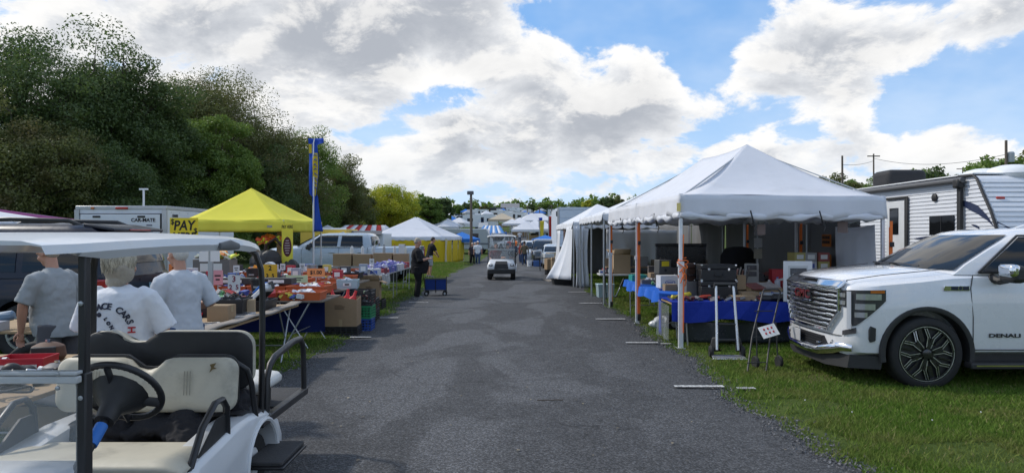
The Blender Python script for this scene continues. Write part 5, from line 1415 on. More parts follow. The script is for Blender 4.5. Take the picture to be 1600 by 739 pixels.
  if hero: obj('strut', G().tube([(s * .50, 2.10, 1.66), (s * .54, 2.12, 1.63), (s * .568, 2.14, 1.53), (s * .575, 2.15, 1.38), (s * .575, 2.14, .9), (s * .575, 2.12, .52)], [(.020, .026)] * 6, 8), BM, t, smooth=50)
  else: obj('strut', G().tube([(s * .53, 1.66, 1.67), (s * .545, 1.64, 1.2), (s * .55, 1.58, .6)], [(.02, .022)] * 3, 8), BM, t)
 # folding windshield, lower half in place
 wz0, wz1 = .72, 1.215
 ws = obj('windshield', G().bb(-.53, .53, .160, .166, wz0, wz1 if hero else 1.70), glass('acrylic', (.75, .78, .78), .12, .08), t)
 tr = mat('acrylic_frame', (.55, .57, .57), .2, var=.1, alpha=.75)
 obj('windshield_rail', G().bb(-.545, .545, .140, .175, 1.165, 1.195), tr, ws, bevel=.006)
 obj('windshield_rail', G().bb(-.545, .545, .135, .180, 1.200, 1.215), tr, ws, bevel=.004)
 if hero:
  for z_ in (1.18, 1.207): obj('rail_bolt', G().lathe([(.001, .130), (.009, .132), (.009, .14), (.001, .14)], 8, c=(.47, 0, z_ - .03 * (z_ < 1.19)), axis='y'), STEEL(), ws)
 # rear: facing back seat, deck and grab rail, or a bag well
 if hero:
  rb = obj('rear_seat_shell', cushion(.555, .19, .035, .10, .012, lambda x: .07 * math.exp(-((x + .22) / .12) ** 4)), BK, t, smooth=60); rb.location = (0, 2.02, .93)
  obj('rear_back_pad', cushion(.55, .185, .07, .10, .02, lambda x: .07 * math.exp(-((x + .22) / .12) ** 4)), CREAM(), t, smooth=60).location = (.003, 2.075, .937)
  c = obj('rear_seat_cushion', cushion(.55, .25, .10, .07, .02), mat('seat_white', (.66, .66, .64), .45, var=.05, dirt=.15), t, smooth=60)
  c.location = (0, 2.44, .70); c.rotation_euler = (R(-90), 0, 0)
  obj('rear_box', G().bb(-.46, .46, 2.0, 2.66, .34, .62), BK, t)
  obj('rear_deck', G().bb(-.575, .575, 2.1, 3.12, .46, .51), BM, t, bevel=.008)
  obj('deck_mat', G().bb(-.56, .56, 2.45, 3.10, .511, .525), mat('deck_rubber', (.035, .035, .037), .85, bump=.4, bscale=60), t)
  obj('grab_rail', G().tube([(.585, 2.20, .50), (.59, 2.20, .78), (.59, 2.25, .86), (.59, 2.35, .90), (.59, 2.78, .945), (.59, 2.96, .94), (.59, 3.03, .88), (.59, 3.05, .78), (.59, 3.06, .50)], [(.022, .026)] * 9, 8), BM, t, smooth=60)
  obj('side_rail', G().bb(.56, .615, 2.05, 3.10, .475, .53), BM, t, bevel=.008)
  obj('foot_step', G().box((.66, 2.17, .275), (.24, .50, .03)), mat('deck_rubber', (.035, .035, .037), .85, bump=.4, bscale=60), t, bevel=.01)
  obj('step_edge', G().box((.665, 2.17, .250), (.26, .52, .02)), BM, t, bevel=.006)
 else:
  obj('bag_well', G().bb(-.5, .5, 1.45, 2.15, .34, .56), BK, t, bevel=.02)
  obj('bag_rail', G().tube([(-.45, 1.55, .56), (-.45, 1.6, .95), (.45, 1.6, .95), (.45, 1.55, .56)], .016, 8), BM, t)
 return t
def arch_x(y, r, z, depth):
 out = []
 for s in (-1, 1): out.append(G().lathe([(.001, s * .33), (r, s * .33), (r, s * .7), (.001, s * .7)], 24, c=(0, y, z), axis='x'))
 return out
def arch_y(y, r, z, s): return G().lathe([(.001, s * .30), (r, s * .30), (r, s * .75), (.001, s * .75)], 24, c=(0, y, z), axis='x')
cart1 = golf_cart('white golf cart with rear facing seat parked in the left foreground', (-2.27, 2.68, 0), True)
cart2 = golf_cart('white golf cart driving towards the camera in the middle of the lane', (-.42, 28.3, .04), False)
# dark bags stuffed behind the front seat
def bag(label, c, r, seed, m):
 rr = random.Random(seed); g = G()
 for k in range(6):
  g.ell((c[0] + rr.uniform(-1, 1) * r[0] * .6, c[1] + rr.uniform(-1, 1) * r[1] * .4, c[2] + rr.uniform(-.3, .5) * r[2]), (r[0] * rr.uniform(.45, .7), r[1] * rr.uniform(.6, 1), r[2] * rr.uniform(.5, .9)), 14, 9, (rr.uniform(-.4, .4), rr.uniform(-.4, .4), rr.uniform(-1, 1)))
 o = obj('cloth_bag', g, m); remesh(o, .012, 3); tag(o, label, 'bag', 'bags on the parked golf cart')
 d = o.modifiers.new('folds', 'DISPLACE'); tx_ = bpy.data.textures.new('folds', 'MARBLE'); tx_.noise_scale = .09; tx_.turbulence = 8; d.texture = tx_; d.strength = .03; d.texture_coords = 'GLOBAL'
 return o
CL_DK = lambda: fabric('cloth_charcoal', (.028, .028, .032), 0, bump=.5, bscale=25)
bag('charcoal cloth bag in the middle behind the front seat of the parked golf cart', (-2.12, 4.36, .56), (.25, .12, .11), 1, CL_DK())
bag('black cloth bag behind the steering wheel of the parked golf cart', (-2.52, 4.36, .53), (.22, .12, .09), 2, mat('cloth_black', (.014, .014, .018), .9, bump=.5, bscale=25))
bag('black jacket bundled beside the rear seat of the parked golf cart', (-1.86, 4.78, .64), (.13, .14, .13), 3, mat('cloth_black', (.014, .014, .018), .9, bump=.5, bscale=25))
# ------------------------------------------------------------------ people
def capsule(g, pts, rs, n=12):
 """tapered limb with rounded ends"""
 P = [Vector(p) for p in pts]; rr = [r if isinstance(r, tuple) else (r, r) for r in rs]
 d0 = (P[0] - P[1]).normalized(); d1 = (P[-1] - P[-2]).normalized()
 m0, m1 = max(rr[0]), max(rr[-1])
 P2 = [P[0] + d0 * m0 * .8, P[0] + d0 * m0 * .45] + P + [P[-1] + d1 * m1 * .45, P[-1] + d1 * m1 * .8]
 R2 = [tuple(q * .35 for q in rr[0]), tuple(q * .82 for q in rr[0])] + rr + [tuple(q * .82 for q in rr[-1]), tuple(q * .35 for q in rr[-1])]
 return g.tube(P2, R2, n)
def ovals(g, levels, n=24):
 """stack of horizontal ovals: (z, cx, cy, rx, ry)"""
 return g.loft([[(cx + rx * math.cos(2 * PI * j / n), cy + ry * math.sin(2 * PI * j / n), z) for j in range(n)] for (z, cx, cy, rx, ry) in levels])
SHIRTS = {}
def person(label, loc, rz, H=1.74, build=1.0, belly=.0, arms=None, legs=None, lean=0.0, shirt=None, trousers=None, hair=None, hairstyle='short', head_yaw=0.0, head_pitch=0.0,
           shorts=False, sleeve=.55, seated=False, vox=.012, shoe=None, group=None, long_sleeve=False, cap=None, skirt_len=0.0, beard=False):
 """standing or seated figure facing +Y in its own frame; arms: two (elbow, wrist) targets in body units"""
 t = thing('person', label, 'person', loc, rz, group)
 k = H / 1.74
 def V(x, y, z): return Vector((x * k, y * k, z * k))
 hipz = .92 if not seated else .0
 # torso axis leans forward from the hips
 def T(x, y, z):           # point on the torso at height z above the hip
  c, s = math.cos(lean), math.sin(lean)
  return V(x, y * c + z * s, hipz + z * c - y * s)
 sw = .195 * (1 + .25 * (build - 1))
 neck = T(0, -.01, .53); headc = T(0, .02, .685)
 sh = {s: T(s * sw, -.01, .435) for s in (-1, 1)}; sb_ = .5 + .5 * build
 hip = {s: V(s * .095 * build, 0, hipz) for s in (-1, 1)}
 arms = arms or {-1: ((-.27, -.02, .20), (-.28, .06, -.05)), 1: ((.27, -.02, .20), (.28, .06, -.05))}
 legs = legs or ({-1: ((-.11, .03, .48), (-.12, -.02, .08)), 1: ((.11, .03, .48), (.12, -.02, .08))})
 b = G()
 # head: cranium, jaw, nose, ears, brow
 hq = Euler((-head_pitch, 0, head_yaw)).to_matrix()
 hp = lambda x, y, z: headc + hq @ (Vector((x, y, z)) * k)
 def hell(c, r, n=16, m=10):
  o = len(b.v); b.ell((0, 0, 0), tuple(q * k for q in r), n, m)
  b.v[o:] = [tuple(hp(*c) + hq @ Vector(w)) for w in b.v[o:]]
 hell((0, -.015, .025), (.077, .096, .092), 20, 14)
 hell((0, .030, -.045), (.058, .062, .072)); hell((0, .052, -.088), (.036, .036, .028))
 hell((0, .098, -.018), (.013, .018, .028), 10, 8); hell((0, .104, -.034), (.018, .014, .012), 10, 8)
 hell((0, .076, .028), (.055, .018, .014), 12, 6); hell((0, .086, -.064), (.024, .010, .006), 10, 6); hell((0, .084, -.076), (.020, .010, .006), 10, 6)
 for s in (-1, 1):
  hell((s * .078, -.005, -.012), (.010, .022, .032), 10, 8); hell((s * .045, .062, -.030), (.022, .022, .022), 10, 8)
 capsule(b, [neck - Vector((0, 0, .06 * k)), neck, hp(0, -.015, -.06)], [.066 * k * (.9 + .1 * build), .056 * k, .054 * k])
 # arms with hands
 for s in (-1, 1):
  e_, w_ = arms[s]; E_ = T(*e_); W_ = T(*w_)
  capsule(b, [sh[s], sh[s].lerp(E_, .5), E_], [.052 * k * build, .047 * k * build, .040 * k])
  capsule(b, [E_, E_.lerp(W_, .35), W_], [.042 * k, .044 * k, .028 * k])
  d = (W_ - E_).normalized(); side = Vector((0, 0, 1)).cross(d)
  side = side.normalized() if side.length > .2 else Vector((1, 0, 0))
  up = d.cross(side)
  palm = W_ + d * .05 * k
  capsule(b, [W_, palm, W_ + d * .085 * k], [(.026 * k, .020 * k), (.017 * k, .040 * k), (.014 * k, .040 * k)], 10)
  for f in range(4):                                       # four curled fingers and a thumb
   o_ = side * (-.030 + .020 * f) * k; L = (.062, .074, .070, .054)[f] * k
   p0 = W_ + d * .085 * k + o_; p1 = p0 + d * L * .45 - up * L * .12; p2 = p1 + d * L * .35 - up * L * .30; p3 = p2 + d * L * .12 - up * L * .30
   capsule(b, [p0, p1, p2, p3], [.0090 * k, .0085 * k, .0078 * k, .0065 * k], 8)
  ts = -s
  p0 = W_ + d * .03 * k + side * ts * .030 * k; p1 = p0 + d * .03 * k + side * ts * .022 * k - up * .012 * k; p2 = p1 + d * .032 * k - up * .014 * k
  capsule(b, [p0, p1, p2], [.012 * k, .0105 * k, .008 * k], 8)
 # torso core and legs
 ovals(b, [tuple((z_ := T(0, 0, q)) and (z_.z, z_.x, z_.y, rx * k, ry * k)) for (q, rx, ry) in ((-.06, .13, .09), (.1, .13, .09), (.3, .15, .10), (.44, .15, .085), (.51, .07, .06))])
 ank = {}; kn = {}
 for s in (-1, 1):
  K_ = V(*legs[s][0]) if not seated else V(*legs[s][0]); A_ = V(*legs[s][1]); kn[s], ank[s] = K_, A_
  capsule(b, [hip[s], hip[s].lerp(K_, .5), K_], [.078 * k, .068 * k, .052 * k])
  capsule(b, [K_, K_.lerp(A_, .3), K_.lerp(A_, .7), A_], [.052 * k, .055 * k, .042 * k, .034 * k])
  capsule(b, [A_, A_ + V(0, .10, -.05)], [.034 * k, .03 * k])
 body = obj('body', b, SKIN(), t); remesh(body, min(vox, .009) if vox < .015 else vox, 3)
 # eyes
 for s in (-1, 1):
  e = G().ell(tuple(hp(s * .030, .079, .008)), (.011 * k, .008 * k, .007 * k), 8, 6); obj('eye', e, EYE(), t)
 # shirt: torso, collar and sleeves in one garment
 g = G(); bl = build
 lev = [(-.12 - skirt_len, .182 * bl, .138 * bl + belly * .55, belly * .45), (-.02, .180 * bl, .138 * bl + belly * .8, belly * .7), (.10, .170 * bl, .125 * bl + belly, belly * .8), (.22, .172 * bl, .122 * bl + belly * .6, belly * .5),
           (.34, .186 * bl, .124 * bl + belly * .15, .0), (.42, .190 * bl, .112 * bl, -.005), (.475, .165 * bl, .092 * bl, -.01), (.51, .105, .075, -.01), (.535, .066, .060, -.008)]
 ovals(g, [((q_ := T(0, cy, z)).z, q_.x, q_.y, rx * k, ry * k) for (z, rx, ry, cy) in lev], 28)
 for s in (-1, 1):
  e_, w_ = arms[s]; E_ = T(*e_); W_ = T(*w_)
  if long_sleeve: capsule(g, [sh[s] - V(s * .05, 0, -.01), sh[s].lerp(E_, .5), E_, E_.lerp(W_, .5), W_], [.070 * k * sb_, .062 * k * sb_, .056 * k, .050 * k, .040 * k], 16)
  else: g.tube([sh[s] - V(s * .07, 0, -.02), sh[s] + (E_ - sh[s]) * .05, sh[s].lerp(E_, sleeve), sh[s].lerp(E_, sleeve + .35)], [.066 * k * sb_, .076 * k * sb_, .074 * k * sb_, .078 * k * sb_], 18)
 so = obj('shirt', g, shirt, t); remesh(so, vox, 4)
 dsp = so.modifiers.new('creases', 'DISPLACE'); tx_ = bpy.data.textures.get('creases') or bpy.data.textures.new('creases', 'CLOUDS'); tx_.noise_scale = .085; tx_.noise_depth = 3
 dsp.texture = tx_; dsp.strength = .024; dsp.mid_level = .5; dsp.texture_coords = 'GLOBAL'
 # trousers
 g = G()
 ovals(g, [(hip[1].z + q * k, 0, cy * k, rx * k * bl, ry * k * bl) for (q, rx, ry, cy) in ((-.10, .165, .115, 0), (0, .166, .118 + belly * .2, belly * .2), (.02, .150, .105, belly * .2))], 24)
 for s in (-1, 1):
  f = .85 if shorts else 1.0
  if shorts: g.tube([hip[s], hip[s].lerp(kn[s], .5), hip[s].lerp(kn[s], .98)], [.098 * k * bl, .094 * k * bl, .090 * k], 16)
  else:
   g.tube([hip[s], hip[s].lerp(kn[s], .5), kn[s]], [.098 * k * bl, .090 * k * bl, .074 * k], 16)
   g.tube([kn[s], kn[s].lerp(ank[s], .4), ank[s] + V(0, 0, -.01)], [.074 * k * sb_, .070 * k * sb_, .066 * k * sb_], 16)
 remesh(obj('shorts' if shorts else 'trousers', g, trousers, t), vox, 4)
 # shoes
 for s in (-1, 1):
  A_ = ank[s]; g = G()
  g.ell((A_.x, A_.y + .055 * k, A_.z - .045 * k), (.048 * k, .135 * k, .040 * k), 14, 8); g.ell((A_.x, A_.y - .01 * k, A_.z - .02 * k), (.042 * k, .055 * k, .055 * k), 12, 8)
  o = obj('shoe', g, shoe or mat('shoe_grey', (.16, .16, .17), .7), t); remesh(o, vox, 2)
  if vox < .02: obj('sole', G().loft([[(A_.x + (.05 * math.cos(a)) * k, A_.y + .055 * k + .14 * k * math.sin(a), z) for a in np.linspace(0, 2 * PI, 16, endpoint=False)] for z in (A_.z - .085 * k, A_.z - .058 * k)]), mat('sole_pale', (.4, .4, .4), .7), o)
 # hair
 if hair:
  g = G(); o_ = 0
  def hh(c, r, n=20, m=14):
   o = len(g.v); g.ell((0, 0, 0), tuple(q * k for q in r), n, m); g.v[o:] = [tuple(hp(*c) + hq @ Vector(w)) for w in g.v[o:]]
  if hairstyle == 'short':
   hh((0, -.028, .040), (.083, .094, .088)); hh((0, -.055, -.005), (.078, .062, .075))
  else:                                           # collar length, layered
   hh((0, -.026, .045), (.112, .112, .098)); hh((0, -.055, -.02), (.128, .085, .105)); hh((-.07, -.03, -.055), (.058, .075, .085)); hh((.07, -.03, -.055), (.058, .075, .085)); hh((0, -.065, -.125), (.105, .055, .055))
  ho = obj('hair', g, hair, t); remesh(ho, vox * .8, 3)
  if hairstyle == 'long':
   rr = random.Random(5); sg = G()
   for i in range(1300):
    a = rr.uniform(0, 2 * PI) ; th0 = rr.uniform(.1, 1.3)
    if math.sin(a) > .55 and th0 > .7: continue
    L = rr.uniform(.09, .17); pts = []
    for q in range(6):
     th = th0 + q / 5 * rr.uniform(.9, 1.25) * L / .11
     rx, ry, rz_ = .122, .120, .104
     z = math.cos(min(th, PI * .55)) * rz_ + .045 - max(0, th - PI * .55) * .085
     rad = math.sin(min(th, PI * .5)) * (1 - .05 * max(0, th - PI * .5))
     wv = .006 * math.sin(3 * th + i)
     pts.append(hp(math.cos(a + wv * 8) * rx * rad, -.035 + math.sin(a + wv * 8) * ry * rad, max(z, -.165)) + Vector((wv, wv, 0)))
    sg.tube(pts, [.0022, .0036, .0040, .0036, .003, .0008], 4)
   stuff(obj('hair_strands', sg, mat('hair_strand_grey', (.40, .36, .28), .45, var=.2, vscale=30, isl=.45), ho, smooth=60))
 if cap:
  g = G()
  o = len(g.v); g.ell((0, 0, 0), (.088 * k, .104 * k, .085 * k), 18, 12); g.v[o:] = [tuple(hp(0, -.012, .055) + hq @ Vector((w[0], w[1], max(w[2], -.01)))) for w in g.v[o:]]
  o = len(g.v); g.ell((0, 0, 0), (.070 * k, .075 * k, .010 * k), 16, 6); g.v[o:] = [tuple(hp(0, .105, .052) + hq @ Vector(w)) for w in g.v[o:]]
  obj('cap', g, cap, t, smooth=60)
 if beard:
  g = G(); o = len(g.v); g.ell((0, 0, 0), (.060 * k, .050 * k, .052 * k), 14, 8); g.v[o:] = [tuple(hp(0, .042, -.080) + hq @ Vector(w)) for w in g.v[o:]]
  obj('beard', g, hair, t, smooth=60)
 t['_'] = 0; del t['_']
 return t, hp, T, k
SH_WHITE = fabric('shirt_white', (.70, .72, .76), .05, bump=.5, bscale=14)
SH_GREY = fabric('shirt_grey', (.30, .32, .33), .04, bump=.5, bscale=14)
SH_GREYW = fabric('shirt_pale_grey', (.50, .53, .57), .05, bump=.5, bscale=14)
SH_BLACK = fabric('shirt_black', (.014, .014, .016), 0, bump=.5, bscale=14)
JEANS = fabric('jeans_blue', (.045, .075, .15), 0, bump=.4, bscale=40)
TR_BLACK = fabric('trousers_black', (.013, .013, .015), 0, bump=.4, bscale=30)
TR_GREY = fabric('trousers_grey', (.09, .09, .10), 0, bump=.4, bscale=30)
HAIR_GREY = mat('hair_grey', (.34, .30, .24), .6, var=.25, vscale=40, bump=.5, bscale=90)
HAIR_WHITE = mat('hair_white', (.50, .48, .44), .6, var=.2, vscale=40, bump=.5, bscale=90)
HAIR_DARK = mat('hair_dark', (.030, .022, .017), .6, var=.2, vscale=40, bump=.5, bscale=90)
SEATLEGS = {-1: ((-.14, .43, .03), (-.15, .47, -.38)), 1: ((.14, .43, .03), (.15, .47, -.38))}
# woman/man with collar length grey hair sitting on the rear facing seat, seen from behind
seat, hp_, T_, k_ = person('person with collar length grey hair in a white printed T-shirt beside the golf cart', (-3.0, 5.42, 0), 0, H=1.655, build=1.42, belly=.05,
 arms={-1: ((-.33, .06, .20), (-.20, .28, .10)), 1: ((.34, .06, .20), (.20, .28, .10))}, shirt=SH_WHITE, trousers=JEANS, hair=HAIR_GREY, hairstyle='long', head_yaw=R(-28), sleeve=.75, lean=R(4), vox=.011)
# printed back: arc of letters laid on the shirt surface itself
bpy.context.view_layer.update()
_sh = [c for c in seat.children if c.name.startswith('shirt')][0]; _dg = bpy.context.evaluated_depsgraph_get()
NAVYP, REDP = mat('print_navy', (.03, .035, .06), .8), mat('print_red', (.42, .02, .03), .8)
def on_back(x, z):
 ok, p, n, _ = _sh.ray_cast(Vector((x, -1.5, z)), Vector((0, 1, 0)), depsgraph=_dg)
 return (p + n * .004, n) if ok else (Vector((x, -.2, z)), Vector((0, -1, 0)))
def back_letter(ch, size, x, z, ang, m):
 p, n = on_back(x, z); n = Vector((n.x * .7, n.y, n.z * .7)).normalized()
 o = text('letter', ch, size, m, seat, p, (0, 0, 0), extrude=.004, bold=.0015)
 up = Vector((0, 0, 1)); r_ = up.cross(n).normalized(); u_ = n.cross(r_)
 o.rotation_euler = (Matrix((r_, u_, n)).transposed() @ Matrix.Rotation(-ang, 3, 'Z')).to_euler()
def arc_text(s, rad, a0, a1, cx, cz, size, m):
 for i, ch in enumerate(s):
  a = R(a0 + (a1 - a0) * i / (len(s) - 1))
  if ch != ' ': back_letter(ch, size, cx + rad * math.sin(a), cz + rad * math.cos(a), a, m)
arc_text('REAL RACE CARS', .17, -92, 72, -.015, 1.06, .066, NAVYP)
arc_text('HI', .17, 92, 112, -.015, 1.06, .072, REDP)
arc_text('RE', .17, -118, -104, -.015, 1.06, .060, NAVYP)
p, n = on_back(-.06, 1.17); obj('shirt_print', G().ell(tuple(p), (.018, .006, .018), 12, 6), NAVYP, seat)
for i, ch in enumerate('LONG'): back_letter(ch, .036, -.01 + .022 * i, 1.14 - .032 * i, R(60), NAVYP)
for x, z, w, h in ((-.03, 1.0, .12, .05), (-.03, 1.035, .06, .04)):
 p, n = on_back(x, z); obj('shirt_print', G().box(tuple(p), (w, .008, h), rot=(0, R(-8), 0)), NAVYP, seat, bevel=.01)
# man in a pale T-shirt standing behind the cart, turned to the left
person('person in a pale T-shirt standing right of the grey haired one, arm bent', (-3.12, 6.75, 0), R(62), H=1.72, build=1.12, belly=.05, shirt=SH_GREYW, trousers=JEANS, hair=HAIR_WHITE, head_pitch=R(12),
 arms={-1: ((-.30, .02, .18), (-.12, .28, .16)), 1: ((.30, -.06, .20), (.20, .20, .14))}, sleeve=.72, lean=R(6), vox=.011)
# man in a grey T-shirt at the left, bending over the goods
person('person in a grey T-shirt standing at the left table behind the cart struts', (-4.36, 6.85, 0), R(78), H=1.74, build=1.12, belly=.07, shirt=SH_GREY, trousers=TR_GREY, hair=HAIR_GREY, head_pitch=R(25),
 arms={-1: ((-.27, .10, .22), (-.20, .24, -.02)), 1: ((.27, .06, .18), (.24, .12, -.08))}, sleeve=.62, lean=R(10), vox=.011)
# man in black on the left of the lane
mb, *_ = person('heavy person dressed all in black looking at something in hand, beside a blue wagon', (-2.66, 20.0, gz(0, 20) + .0), R(-78), H=1.72, build=1.28, belly=.10, shirt=SH_BLACK, trousers=TR_BLACK, hair=HAIR_GREY, head_pitch=R(22),
 arms={-1: ((-.28, .05, .17), (-.08, .30, .22)), 1: ((.29, .05, .17), (.06, .31, .22))}, sleeve=.8, vox=.014, shoe=mat('shoe_grey', (.16, .16, .17), .7), skirt_len=.08)
gl = obj('head_glasses', G().bb(-2.66 + .04, -2.66 + .07, 19.9, 20.08, 1.70, 1.725), BLACKP()) if False else None
person('person in a black T-shirt and pale shorts leaning forward behind the wagon', (-3.55, 30.5, gz(0, 30)), R(-60), H=1.76, build=1.05, shirt=SH_BLACK, trousers=mat('shorts_grey', (.32, .33, .36), .8), hair=HAIR_DARK, head_pitch=R(25), shorts=True, lean=R(14),
 arms={-1: ((-.26, .16, .22), (-.14, .34, .10)), 1: ((.26, .14, .22), (.10, .34, .10))}, vox=.018)
# walkers beyond the marquee
walk = {-1: ((-.10, .16, .50), (-.10, .14, .10)), 1: ((.10, .05, .48), (.11, -.26, .14))}
person('walking person in a dark top with light hair near the marquee corner', (-2.95, 53.0, gz(0, 53)), R(190), H=1.66, shirt=fabric('top_dark', (.05, .04, .05), 0), trousers=TR_BLACK, hair=HAIR_WHITE, hairstyle='short', legs=walk, vox=.024)
person('walking person in a white shirt and blue jeans left of the oncoming cart', (-2.50, 52.0, gz(0, 52)), R(184), H=1.78, build=1.15, shirt=SH_WHITE, trousers=JEANS, hair=HAIR_WHITE, legs=walk, vox=.024, cap=mat('cap_white', (.6, .6, .6), .8))
person('walking person in a pale shirt and shorts, behind the one in white', (-2.85, 55.0, gz(0, 55)), R(180), H=1.72, shirt=SH_GREYW, trousers=mat('shorts_grey', (.32, .33, .36), .8), hair=HAIR_WHITE, shorts=True, legs=walk, vox=.024)
person('person in a brown camouflage jacket and jeans right of the oncoming cart', (.88, 50.5, gz(0, 50)), R(8), H=1.74, shirt=fabric('jacket_brown', (.16, .13, .085), 0, var=.4), trousers=JEANS, hair=HAIR_DARK, long_sleeve=True, vox=.024, cap=mat('cap_brown', (.10, .08, .05), .8))
person('person in a red top in the distance behind the brown jacket', (.70, 58.0, gz(0, 58)), R(120), H=1.7, shirt=fabric('top_red', (.22, .03, .03), 0), trousers=JEANS, hair=HAIR_DARK, vox=.03)
# driver and passenger of the oncoming cart
for (dx_, lab, shm, hr) in ((.24, 'driver of the oncoming golf cart in a grey shirt behind the windshield', SH_GREY, HAIR_GREY), (-.24, 'passenger of the oncoming golf cart in a maroon shirt', fabric('top_maroon', (.12, .03, .035), 0), HAIR_DARK)):
 person(lab, (-.42 + dx_, 29.62, .67), R(180), H=1.70, build=1.1, shirt=shm, trousers=JEANS, hair=hr, seated=True, legs={-1: ((-.12, .44, .04), (-.12, .50, -.36)), 1: ((.12, .44, .04), (.12, .50, -.36))},
  arms={-1: ((-.27, .12, .20), (-.14, .40, .22)), 1: ((.27, .12, .20), (.14, .40, .22))} if dx_ > 0 else {-1: ((-.26, .06, .20), (-.14, .28, .06)), 1: ((.26, .06, .20), (.14, .28, .06))}, vox=.018, cap=mat('cap_navy', (.03, .04, .08), .8) if dx_ > 0 else None)
# ------------------------------------------------------------------ stall goods: builders
def multi_material(name, cols, rough=.5):
 m = bpy.data.materials.new(name); m.use_nodes = True
 t = NT(m.node_tree); p = t.t.nodes['Principled BSDF']
 r = t.node('ShaderNodeValToRGB'); r.color_ramp.interpolation = 'CONSTANT'
 e = r.color_ramp.elements
 while len(e) < len(cols): e.new(0)
 for i, c in enumerate(cols): e[i].position = i / len(cols); e[i].color = (*c, 1)
 t.link(t.node('ShaderNodeNewGeometry').outputs['Random Per Island'], r.inputs[0])
 t.link(r.outputs[0], p.inputs['Base Color']); p.inputs['Roughness'].default_value = rough
 return m
MIXES = [multi_material('packets_white', [(.6, .6, .6), (.55, .58, .62), (.5, .5, .48), (.62, .62, .64), (.05, .05, .06), (.45, .5, .6)]),
         multi_material('packets_orange', [(.50, .13, .05), (.55, .5, .45), (.45, .10, .04), (.6, .6, .58), (.35, .06, .04)]),
         multi_material('packets_mixed', [(.5, .05, .05), (.6, .6, .6), (.05, .08, .3), (.55, .45, .05), (.04, .04, .045), (.1, .3, .12), (.6, .58, .55)]),
         multi_material('tools_dark', [(.02, .02, .022), (.03, .03, .03), (.12, .12, .13), (.25, .25, .26), (.015, .015, .017), (.2, .03, .02)], .4),
         multi_material('packets_purple', [(.16, .14, .42), (.5, .5, .6), (.10, .12, .40), (.6, .6, .62), (.3, .28, .55)])]
ORT = lambda: mat('tray_orange', (.50, .105, .030), .5, var=.08)
BIN_COL = {'orange': ORT, 'black': lambda: mat('bin_black', (.02, .02, .022), .5), 'blue': lambda: mat('bin_blue', (.02, .07, .30), .45), 'grey': lambda: mat('bin_grey', (.16, .16, .17), .5), 'green': lambda: mat('bin_green', (.02, .22, .09), .45), 'teal': lambda: mat('bin_teal', (.02, .25, .22), .45), 'white': lambda: mat('bin_white', (.6, .6, .6), .45), 'red': lambda: mat('bin_red', (.40, .02, .03), .45), 'clear': lambda: mat('bin_clear', (.45, .58, .62), .25, alpha=.75)}
def openbox(w, d, h, t=.006, flare=1.06):
 o = [[(x * w / 2 * f, y * d / 2 * f, z) for x, y in ((-1, -1), (1, -1), (1, 1), (-1, 1))] for (f, z) in ((1, 0), (flare, h), (flare + .03, h), (flare + .03, h - .02), (flare + .035, h), (flare, h))]
 g = G()
 a = lambda f, z, i=0: [(x * (w / 2 * f - i), y * (d / 2 * f - i), z) for x, y in ((-1, -1), (1, -1), (1, 1), (-1, 1))]
 return g.loft([a(1, 0), a(flare, h * .86), a(flare + .02, h * .86), a(flare + .02, h), a(flare, h, t), a(1, .01, t)])
def heap(n, w, d, h, seed, s0=.03, s1=.09, flat=.5):
 r = random.Random(seed); g = G()
 for i in range(n):
  x, y = r.uniform(-.46, .46) * w, r.uniform(-.45, .45) * d
  z = h * (1 - (x / w * 1.9) ** 2 * .6) * r.uniform(.3, 1)
  g.box((x, y, z), (r.uniform(s0, s1), r.uniform(s0, s1), r.uniform(s0, s1) * flat), rot=(r.uniform(-.6, .6), r.uniform(-.6, .6), r.uniform(0, 3)))
 return g
_mesh = {}
def cached(key, fn):
 if key not in _mesh:
  g = fn(); _mesh[key] = rawmesh(key[0], g.v, g.f, 35)
 return _mesh[key]
def put(name, key, fn, m, parent, loc=None, rz=0.0, bevel=0.0):
 me = cached((name,) + key + (m.name,), fn)
 o = obj(name, me, m, parent, loc=loc, bevel=bevel); o.rotation_euler.z = rz
 return o
def tray(label, loc, rz, size, col, mix, group, seed=0, card=True):
 t = thing('parts_tray', label, 'tray', loc, rz, group)
 w, d, h = size
 put('bin', (size, col), lambda: openbox(w, d, h), BIN_COL[col](), t)
 stuff(put('contents', (size, seed % 6, mix), lambda: heap(26, w * .93, d * .9, h * 1.15, seed % 6), MIXES[mix], t))
 if card:
  c = put('price_label', ('lab',), lambda: G().bb(-.07, .07, -.004, 0, -.028, .028), PAPER(), t, (0, -d / 2 * 1.045, h * .48)); put('print', ('pr',), lambda: G().bb(-.04, .04, -.007, -.004, -.014, .014), INK(), c)
 return t
def crate_geo(w, d, h):
 g = G(); b = .014
 for k in range(5):
  z = h * (.06 + .22 * k)
  hh = .035 if k in (0, 4) else .018
  for s in (-1, 1): g.box((0, s * (d / 2 - b / 2), z), (w, b, hh)); g.box((s * (w / 2 - b / 2), 0, z), (b, d - 2 * b, hh))
 for i in range(7):
  x = -w / 2 + w * i / 6
  for s in (-1, 1): g.box((x * .97, s * (d / 2 - b * .45), h / 2), (.016, b * .8, h))
 for i in range(6):
  y = -d / 2 + d * (i + .5) / 6
  for s in (-1, 1): g.box((s * (w / 2 - b * .45), y * .95, h / 2), (b * .8, .016, h))
 g.bb(-w / 2 + .01, w / 2 - .01, -d / 2 + .01, d / 2 - .01, .004, .012)
 return g
def crate(label, loc, rz, col, group, size=(.36, .36, .28), fill=None):
 t = thing('plastic_crate', label, 'crate', loc, rz, group)
 put('lattice', (size, col), lambda: crate_geo(*size), BIN_COL[col](), t)
 if fill is not None: stuff(put('contents', (size, fill), lambda: heap(22, size[0] * .9, size[1] * .9, size[2] * .9, fill), MIXES[fill], t))
 return t
